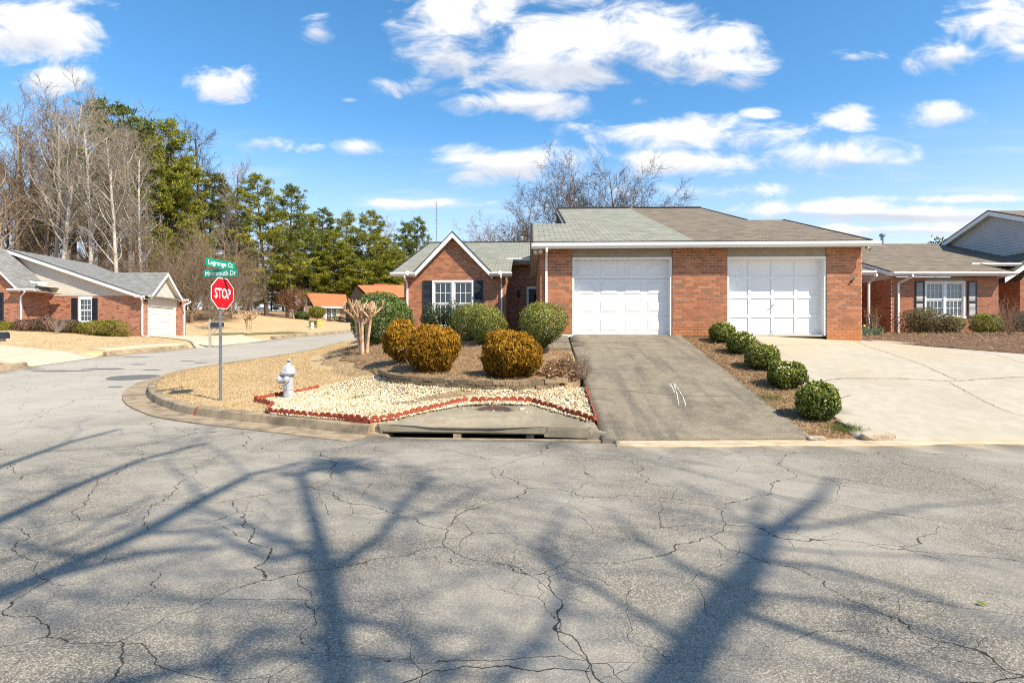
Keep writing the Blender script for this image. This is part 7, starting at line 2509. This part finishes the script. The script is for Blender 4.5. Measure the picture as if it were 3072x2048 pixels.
# clipped evergreens by the orange house
bush('clipped_evergreen', 'round clipped evergreen before the orange-roofed house', 'shrub', 927, 974, 918, 954, 'hedge_leaf', 2600, (.16, .1), 2.4, .04, Y=66, seed=61, hfn=H2, trunk=6)
bush('clipped_evergreen', 'dark evergreen shrub left of the round clipped one', 'shrub', 880, 928, 933, 960, 'holly_leaf', 2200, (.18, .1), 2.4, .08, Y=67, seed=62, hfn=H2)
bush('clipped_evergreen', 'low brown-green mound under the white window of the orange-roofed house', 'shrub', 980, 1038, 949, 967, 'olive_leaf', 2000, (.14, .08), 2.3, .04, Y=66, seed=63, hfn=H2)
# bare trees behind the duplex
tree_at('oak', 0, 'spreading leafless oak rising behind the green roof', 1775, 412, 44, py1=965, m=('bark_tan', 'bark_dark'), ws=.9)
tree_at('oak', 1, 'dense leafless tree standing beside the spreading oak behind the ridge', 1820, 432, 46, py1=965, m=('bark_dark', 'bark_dark'), seed=6, ws=.95)
tree_at('bushy', 0, 'bare fan-shaped tree behind the top of the green roof', 1740, 440, 47, py1=900, m=('bark_dark', 'bark_dark'), seed=8, ws=.9)
tree_at('oak', 1, 'leafless tree with slanting limbs behind the vent pipe', 1600, 520, 48, py1=960, m=('bark_tan', 'bark_dark'), ws=1.05)
tree_at('oak', 0, 'low leafless tree behind the wing ridge', 1500, 610, 56, py1=955, m=('bark_tan', 'twig_pink'), seed=3, ws=1.1)
tree_at('tall', 1, 'pale far leafless tree between the pines', 1160, 640, 95, py1=945, m=('bark_pale', 'twig_pale'), ws=1.4)
bush('evergreen_top', 'evergreen tree top showing above the ridge of the right-hand house', 'tree', 2780, 2845, 706, 800, 'camellia_leaf', 900, (.2, .1), 2.0, .35, Y=42, seed=64, depth=.9, jit=1)

# far wood that reads as one mass behind everything
def far_wood():
    rng = np.random.default_rng(77)
    Vs, Fs, Ts = [], [], []
    nv = 0
    for i in range(74):
        Y = rng.uniform(88, 120)
        px = rng.uniform(-1100, 1750)
        x = (px - CX) / F * Y
        src = (TALL + BUSHY)[rng.integers(0, 8)]
        for me in src[1:]:
            n = len(me.vertices); k = len(me.polygons)
            co = np.empty(n * 3, np.float32); me.vertices.foreach_get('co', co); co = co.reshape(-1, 3)
            lp = np.empty(len(me.loops), np.int32); me.loops.foreach_get('vertex_index', lp)
            lp = lp.reshape(k, 4)
            a = rng.uniform(0, 6.28); c_, s_ = math.cos(a), math.sin(a)
            sc = rng.uniform(10, 15) / co[:, 2].max() * (1.7 if px < 900 else 1.0)
            q = co * sc * np.array([1.25, 1.25, 1])
            q = np.column_stack([q[:, 0] * c_ - q[:, 1] * s_ + x, q[:, 0] * s_ + q[:, 1] * c_ + Y, q[:, 2] + float(R(Y)) - .5])
            sel = rng.random(k // 3) < .13
            sel = np.tile(sel, 3)[:k] if len(sel) * 3 == k else rng.random(k) < .4
            f = lp[sel]
            u_, inv = np.unique(f, return_inverse=True)
            Vs.append(q[u_]); Fs.append(inv.reshape(f.shape) + nv); nv += len(u_)
            Ts.append(rng.random(len(f)))
    o = link('distant_wood', arr_mesh('distant_wood', np.concatenate(Vs), np.concatenate(Fs), np.concatenate(Ts)), M['twig_pink'])
    return tag(o, 'distant leafless wood closing the view behind the houses', 'wood', kind='stuff')


far_wood()

# ------------------------------------------------------------------ trees behind the viewer that shade the road
def up_from(gx, gy, h):
    """a limb at height h whose shadow lies at (gx, gy) on the road"""
    return np.array([gx + S.x / S.z * h, gy + S.y / S.z * h, h])


def gpt(px, py): return ((px - CX) * CH / (py - HY), CH * F / (py - HY))


def shade_tree(label, limbs, trunk, seed, q, clump=None):
    rng = np.random.default_rng(seed)
    segs, tw = [], [[], [], []]
    base = np.array([trunk[0][0], trunk[0][1], 0.0])
    pts = [np.array(p) for p in trunk]
    for i in range(len(pts) - 1):
        segs.append((pts[i] - base, pts[i + 1] - base, trunk_r[i], trunk_r[i + 1], .5))
    for limb in limbs:
        L = [up_from(*gpt(px, py), h * 1.45) for px, py, h, r in limb]
        rr_ = [l[3] * .72 for l in limb]
        for i in range(len(L) - 1):
            n = 5
            for k in range(n):
                a_, b_ = L[i] + (L[i + 1] - L[i]) * k / n, L[i] + (L[i + 1] - L[i]) * (k + 1) / n
                ra, rb = rr_[i] + (rr_[i + 1] - rr_[i]) * k / n, rr_[i] + (rr_[i + 1] - rr_[i]) * (k + 1) / n
                segs.append((a_ - base, b_ - base, ra, rb, .5))
                if rng.random() < q * .55:
                    d = unit((b_ - a_)[None])[0]
                    o = rng.normal(0, 1, 3); o[2] = abs(o[2]) * .6; o -= d * (o @ d); o /= np.linalg.norm(o)
                    dd = d * .55 + o * .8
                    grow(tw, a_ - base, dd / np.linalg.norm(dd), rng.uniform(1.0, 3.0), ra * rng.uniform(.28, .5), 0, dict(levels=3, nseg=[5, 4, 3], wander=[.15, .2, .25], up=[.05, .05, .05], nchild=[5, 4], start=[.25, .2], ang=[(25, 60), (25, 60)], ratio=[.5, .5], fall=[.4, .4], thick=[.55, .6], rmin=.006), rng)
    root = empty('shade_tree', tuple(base), 0, label, 'tree', None)
    link('trunk', seg_mesh('trunk', segs, 8), M['bark_tan'], root)
    link('crown', seg_mesh('crown', [s for l in tw for s in l], 4), M['bark_tan'], root)
    if clump:
        c_, r_ = clump
        P, N, _ = shell(900, rng, (r_ * 1.2, r_, r_ * .8), 2, .35, .9)
        v, f = leaves(P + (c_ - base), N, .09, .05, rng, 1.0)
        link('shadow_clump', arr_mesh('shadow_clump', v, f, rng.random(len(f))), M['hedge_leaf'], root)  # unseen leaf ball, added to throw the dark blob on the road
    return root


trunk_r = [.26, .20, .15]
fork = up_from(-.3, .9, 5.8)
t0 = [(fork[0] + .5, fork[1] - .5, -.2), (fork[0] + .25, fork[1] - .3, 2.0), tuple(fork)]
gk = lambda g: (CX + g[0] / g[1] * F, HY + CH * F / g[1])
fk = gk((-.3, .9))
shade_tree('leafless tree standing behind the viewer on the near side of the road', [
    [(*fk, 4.0, .17), (2030, 2030, 5.0, .15), (2140, 1850, 5.6, .14), (2255, 1700, 6.0, .12), (2310, 1600, 6.4, .10), (2450, 1500, 7.2, .06), (2500, 1430, 7.8, .03)],
    [(2290, 1640, 6.2, .07), (2270, 1560, 6.8, .05), (2290, 1470, 7.4, .025)],
    [(2080, 1950, 5.2, .07), (2300, 1780, 6.4, .05), (2600, 1820, 7.0, .045), (2900, 1930, 7.5, .03)],
    [(2280, 1680, 6.0, .045), (2480, 1700, 6.8, .04), (2800, 1790, 7.5, .035), (3050, 1900, 8.0, .02)],
    [(*fk, 4.0, .14), (1010, 2030, 4.8, .11), (1000, 1850, 5.4, .10), (975, 1680, 6.0, .095), (930, 1520, 6.6, .07), (900, 1420, 7.0, .06), (1060, 1385, 7.4, .05)],
    [(985, 1720, 5.8, .08), (1150, 1600, 6.5, .06), (1210, 1500, 7.0, .045), (1300, 1430, 7.5, .03)],
    [(1000, 1850, 5.4, .06), (1180, 1880, 6.2, .05), (1330, 1990, 6.6, .04)],
    [(960, 1640, 6.0, .07), (820, 1680, 6.6, .06), (640, 1600, 7.2, .045)],
    [(*fk, 4.0, .12), (1500, 2040, 5.2, .05), (1640, 1900, 6.0, .045), (1700, 1760, 6.6, .04), (1640, 1620, 7.2, .03), (1700, 1520, 7.6, .02)],
    [(1020, 1980, 5.0, .07), (820, 1960, 5.8, .05), (640, 2020, 6.4, .04)],
    [(980, 1700, 5.8, .06), (880, 1640, 6.4, .055), (700, 1560, 7.0, .04), (560, 1500, 7.4, .03)],
    [(1180, 1560, 6.8, .045), (1300, 1540, 7.2, .035), (1450, 1460, 7.6, .025)],
    [(2300, 1600, 6.4, .05), (2500, 1570, 7.0, .04), (2760, 1520, 7.5, .03), (3000, 1500, 8.0, .02)],
    [(2200, 1760, 5.8, .05), (2050, 1700, 6.4, .04), (1900, 1600, 7.0, .03), (1820, 1520, 7.4, .02)],
], t0, 11, .62, (up_from(*gpt(1010, 1395), 10.6), .46))
fork2 = up_from(-5.0, 1.4, 6.5)
fk2 = gk((-5.0, 1.4))
trunk_r = [.26, .2, .15]
shade_tree('second leafless tree behind the viewer, further left along the road', [
    [(*fk2, 4.5, .16), (-300, 1900, 5.0, .13), (100, 1740, 5.8, .11), (420, 1600, 6.4, .10), (640, 1480, 7.0, .09), (760, 1420, 7.4, .06), (900, 1390, 7.8, .04)],
    [(100, 1740, 5.8, .08), (420, 1660, 6.6, .06), (640, 1640, 7.0, .05)],
    [(*fk2, 4.5, .14), (-420, 1700, 5.2, .12), (0, 1560, 6.0, .10), (220, 1460, 6.6, .08), (420, 1380, 7.2, .06), (620, 1330, 7.8, .05)],
    [(*fk2, 4.5, .13), (-500, 1560, 5.5, .10), (0, 1400, 6.5, .07), (200, 1330, 7.2, .06), (360, 1290, 7.8, .05)],
    [(*fk2, 4.5, .13), (300, 2060, 5.2, .07), (640, 1990, 6.0, .06), (800, 1880, 6.4, .05)],
], [(fork2[0] + .4, fork2[1] - .5, -.2), (fork2[0] + .2, fork2[1] - .2, 2.2), tuple(fork2)], 12, .6)

# ------------------------------------------------------------------ ground cover
rng = np.random.default_rng(21)
near_lawn = [p for p in back if p[1] < 33 and p[0] < -2.0] + [(-6.4, 33), (-6.2, 22), (-6.5, 18.5), (-5.7, 16), (-4.7, 14.6), (-3.7, 13.4)] + wpts([(1070, 1132), (1000, 1150), (930, 1166), (866, 1178), (800, 1190), (765, 1200), (800, 1214), (806, 1240)])
P = scatter(near_lawn, 60000, rng, H)
w_ = rng.random(len(P)) < np.clip(18 / (P[:, 1] - 4) ** 1.2, .15, 1)
blades('lawn_grass', P[w_], .028, .007, rng, 'grass_dry', .9, label='dormant straw-coloured lawn at the corner', cat='grass')
far_poly = [(-38, 30.5), (-30, 31), (-24, 34), (-22, 36), (-17, 36), (-17.2, 27), (-18.2, 23.5), (-24, 24.5)]
P = scatter(far_poly, 6000, rng, H2)
blades('lawn_grass', P, .035, .016, rng, 'grass_dry', .9, label='dormant straw-coloured lawn before the corner house', cat='grass')


def straw(name, poly, n, zfn, L, wd, rng, m, label, dz=.02, kind='stuff'):
    P = scatter(poly, n, rng, zfn, dz)
    P[:, 2] += rng.uniform(0, .03, n)
    a = rng.uniform(0, 6.283, n)
    d = np.column_stack([np.cos(a), np.sin(a), rng.normal(.08, .22, n)])
    s = np.column_stack([-np.sin(a), np.cos(a), np.zeros(n)])
    l_ = (L * rng.uniform(.5, 1.3, n))[:, None]
    V = np.stack([P - d * l_ / 2 - s * wd, P - d * l_ / 2 + s * wd, P + d * l_ / 2 + s * wd * .4, P + d * l_ / 2 - s * wd * .4], 1).reshape(-1, 3)
    o = link(name, arr_mesh(name, V, np.arange(n * 4, dtype=np.int32).reshape(-1, 4), np.clip(rng.normal(.5, .25, n), 0, 1)), M[m])
    return tag(o, label, 'straw', kind=kind)


ragged = [(x_ - (.55 if x_ < -3 else 0), y_) for x_, y_ in mulch_poly]
straw('pine_straw', ragged, 46000, H, .13, .0035, rng, 'straw', 'brown pine straw covering the raised shrub bed')
straw('pine_straw', strip_poly, 15000, H, .11, .0035, rng, 'straw', 'brown pine straw in the strip between the driveways')
straw('pine_straw', right_poly, 16000, right_z, .16, .006, rng, 'straw', 'dark pine straw in the right-hand bed')
# dead leaves drifted round the end of the block wall
lp = wpts([(1600, 1125), (1650, 1140), (1725, 1150), (1752, 1140), (1745, 1100), (1700, 1082), (1640, 1095)])
P = scatter(lp, 1500, rng, H, .03); P[:, 2] += rng.random(len(P)) * .06
v, f = leaves(P, np.tile([0, 0, 1.], (len(P), 1)), .065, .04, rng, .6)
tag(link('leaf_litter', arr_mesh('leaf_litter', v, f, rng.random(len(f))), M['litter']), 'drift of dead leaves at the right end of the block wall', 'leaf litter', kind='stuff')
for k, (px, py) in enumerate(((1742, 1120), (1720, 1112), (1752, 1142))):
    x, y = onH(px, py)
    twig_bush('dead_shrub', 'dead twiggy tuft at the driveway edge, %s of three' % ('middle', 'left-hand', 'nearest the street')[k], px, py - 42, py, y, 71 + k, 'twig_pink', .006, n=[26, 6], group='dead tufts by the driveway')
x, y = onH(1228, 1092)
twig_bush('dead_shrub', 'grey dead twigs at the left end of the block wall', 1225, 1080, 1122, y, 75, 'twig_pale', .005, n=[26, 6])

# pebbles
def pebbles(name, P, size, rng, m, label):
    t = (1 + 5 ** .5) / 2
    ico = unit(np.array([(-1, t, 0), (1, t, 0), (-1, -t, 0), (1, -t, 0), (0, -1, t), (0, 1, t), (0, -1, -t), (0, 1, -t), (t, 0, -1), (t, 0, 1), (-t, 0, -1), (-t, 0, 1)], float))
    fc_ = np.array([(0, 11, 5), (0, 5, 1), (0, 1, 7), (0, 7, 10), (0, 10, 11), (1, 5, 9), (5, 11, 4), (11, 10, 2), (10, 7, 6), (7, 1, 8), (3, 9, 4), (3, 4, 2), (3, 2, 6), (3, 6, 8), (3, 8, 9), (4, 9, 5), (2, 4, 11), (6, 2, 10), (8, 6, 7), (9, 8, 1)])
    n = len(P)
    s = size * rng.lognormal(0, .28, n)[:, None] * rng.uniform([.8, .6, .4], [1.3, 1.0, .75], (n, 3))
    a = rng.uniform(0, 6.283, n); c_, sn = np.cos(a), np.sin(a)
    v = ico[None] * s[:, None, :] * rng.uniform(.85, 1.15, (n, 12, 1))
    x = v[..., 0] * c_[:, None] - v[..., 1] * sn[:, None]
    y = v[..., 0] * sn[:, None] + v[..., 1] * c_[:, None]
    tl = rng.normal(0, .35, n)[:, None]
    V = np.stack([x, y, v[..., 2] + x * tl], -1) + P[:, None, :]
    Fc = (fc_[None] + (np.arange(n) * 12)[:, None, None]).reshape(-1, 3)
    o = link(name, arr_mesh(name, V.reshape(-1, 3), Fc, np.repeat(rng.beta(2.2, 1.3, n), 20), smooth=True), M[m])
    return tag(o, label, 'gravel', kind='stuff')


P = scatter(gravel_poly, 24000, rng, H, .012)
bare = [onH(1325, 1192), onH(1215, 1212), onH(1370, 1186), onH(1295, 1198)]
for bx_, by_ in bare:
    dist = np.hypot((P[:, 0] - bx_) / .34, (P[:, 1] - by_) / .16)
    P = P[(dist > 1) | (rng.random(len(P)) < .12)]
P[:, 2] += rng.random(len(P)) * .012
pebbles('pebbles', P, .0165, rng, 'pebble', 'cream and white pebbles filling the bed by the kerb')
# loose pebbles on the drain slab
Pl = []
for px, py in ((1390, 1233), (1418, 1228), (1480, 1238), (1476, 1223), (1565, 1233), (1579, 1242), (1592, 1241), (1572, 1230), (1250, 1243), (1232, 1250), (1300, 1238), (1611, 1231), (1560, 1231)):
    t = (py - 1281) / (1209 - 1281)
    q = SF[3].lerp(SB[4], t)
    Pl.append(((px - CX) / F * q.y, q.y, q.z + .012))
pebbles('loose_pebbles', np.array(Pl), .022, rng, 'pebble', 'few loose pebbles lying on the drain slab')
edge = wpts([(1116, 1268), (1200, 1256), (1300, 1232), (1385, 1217), (1480, 1211), (1602, 1214), (1664, 1236), (1745, 1258), (1780, 1270), (1745, 1262), (1664, 1240), (1602, 1219), (1480, 1215), (1385, 1220), (1300, 1236), (1200, 1259)])
P = scatter(edge, 420, rng, H, .03)
pebbles('loose_pebbles', P, .02, rng, 'pebble', 'line of pebbles spilled outside the red edging')
# green tufts
for k, (px, py, n, lab) in enumerate(((2538, 1292, 700, 'tuft of green grass at the foot of the strip between the driveways'), (2305, 1198, 260, 'small green weeds in the strip between the driveways'), (1075, 1196, 120, 'small green weed among the pebbles'))):
    x, y = onH(px, py)
    P = np.column_stack([rng.normal(x, .14, n), rng.normal(y, .09, n), np.zeros(n)])
    P[:, 2] = H(P[:, 0], P[:, 1]) + .01
    blades('grass_tuft', P, .075, .005, rng, 'grass_green', .5, kind=None, label=lab, cat='grass tuft')
# stray leaves on the road
for k, (px, py, col_, lab) in enumerate(((2648, 1800, 'grass_green', 'green leaf lying on the road to the right'), (2943, 1815, 'grass_green', 'second green leaf on the road, at the right edge'), (787, 1347, 'litter', 'reddish dead leaf on the road below the kerb'), (2078, 1628, 'litter', 'tiny yellow leaf in the middle of the road'), (1097, 1693, 'litter', 'brown dead leaf lying on a crack in the road'))):
    gx_, gy_ = gpt(px, py)
    v, f = leaves(np.array([[0, 0, .012]]), np.array([[0, 0, 1.]]), .045, .03, rng, .3)
    o = link('fallen_leaf', arr_mesh('fallen_leaf', v, f, np.array([.7])), M[col_], None, (gx_, gy_, .0))
    tag(o, lab, 'leaf')
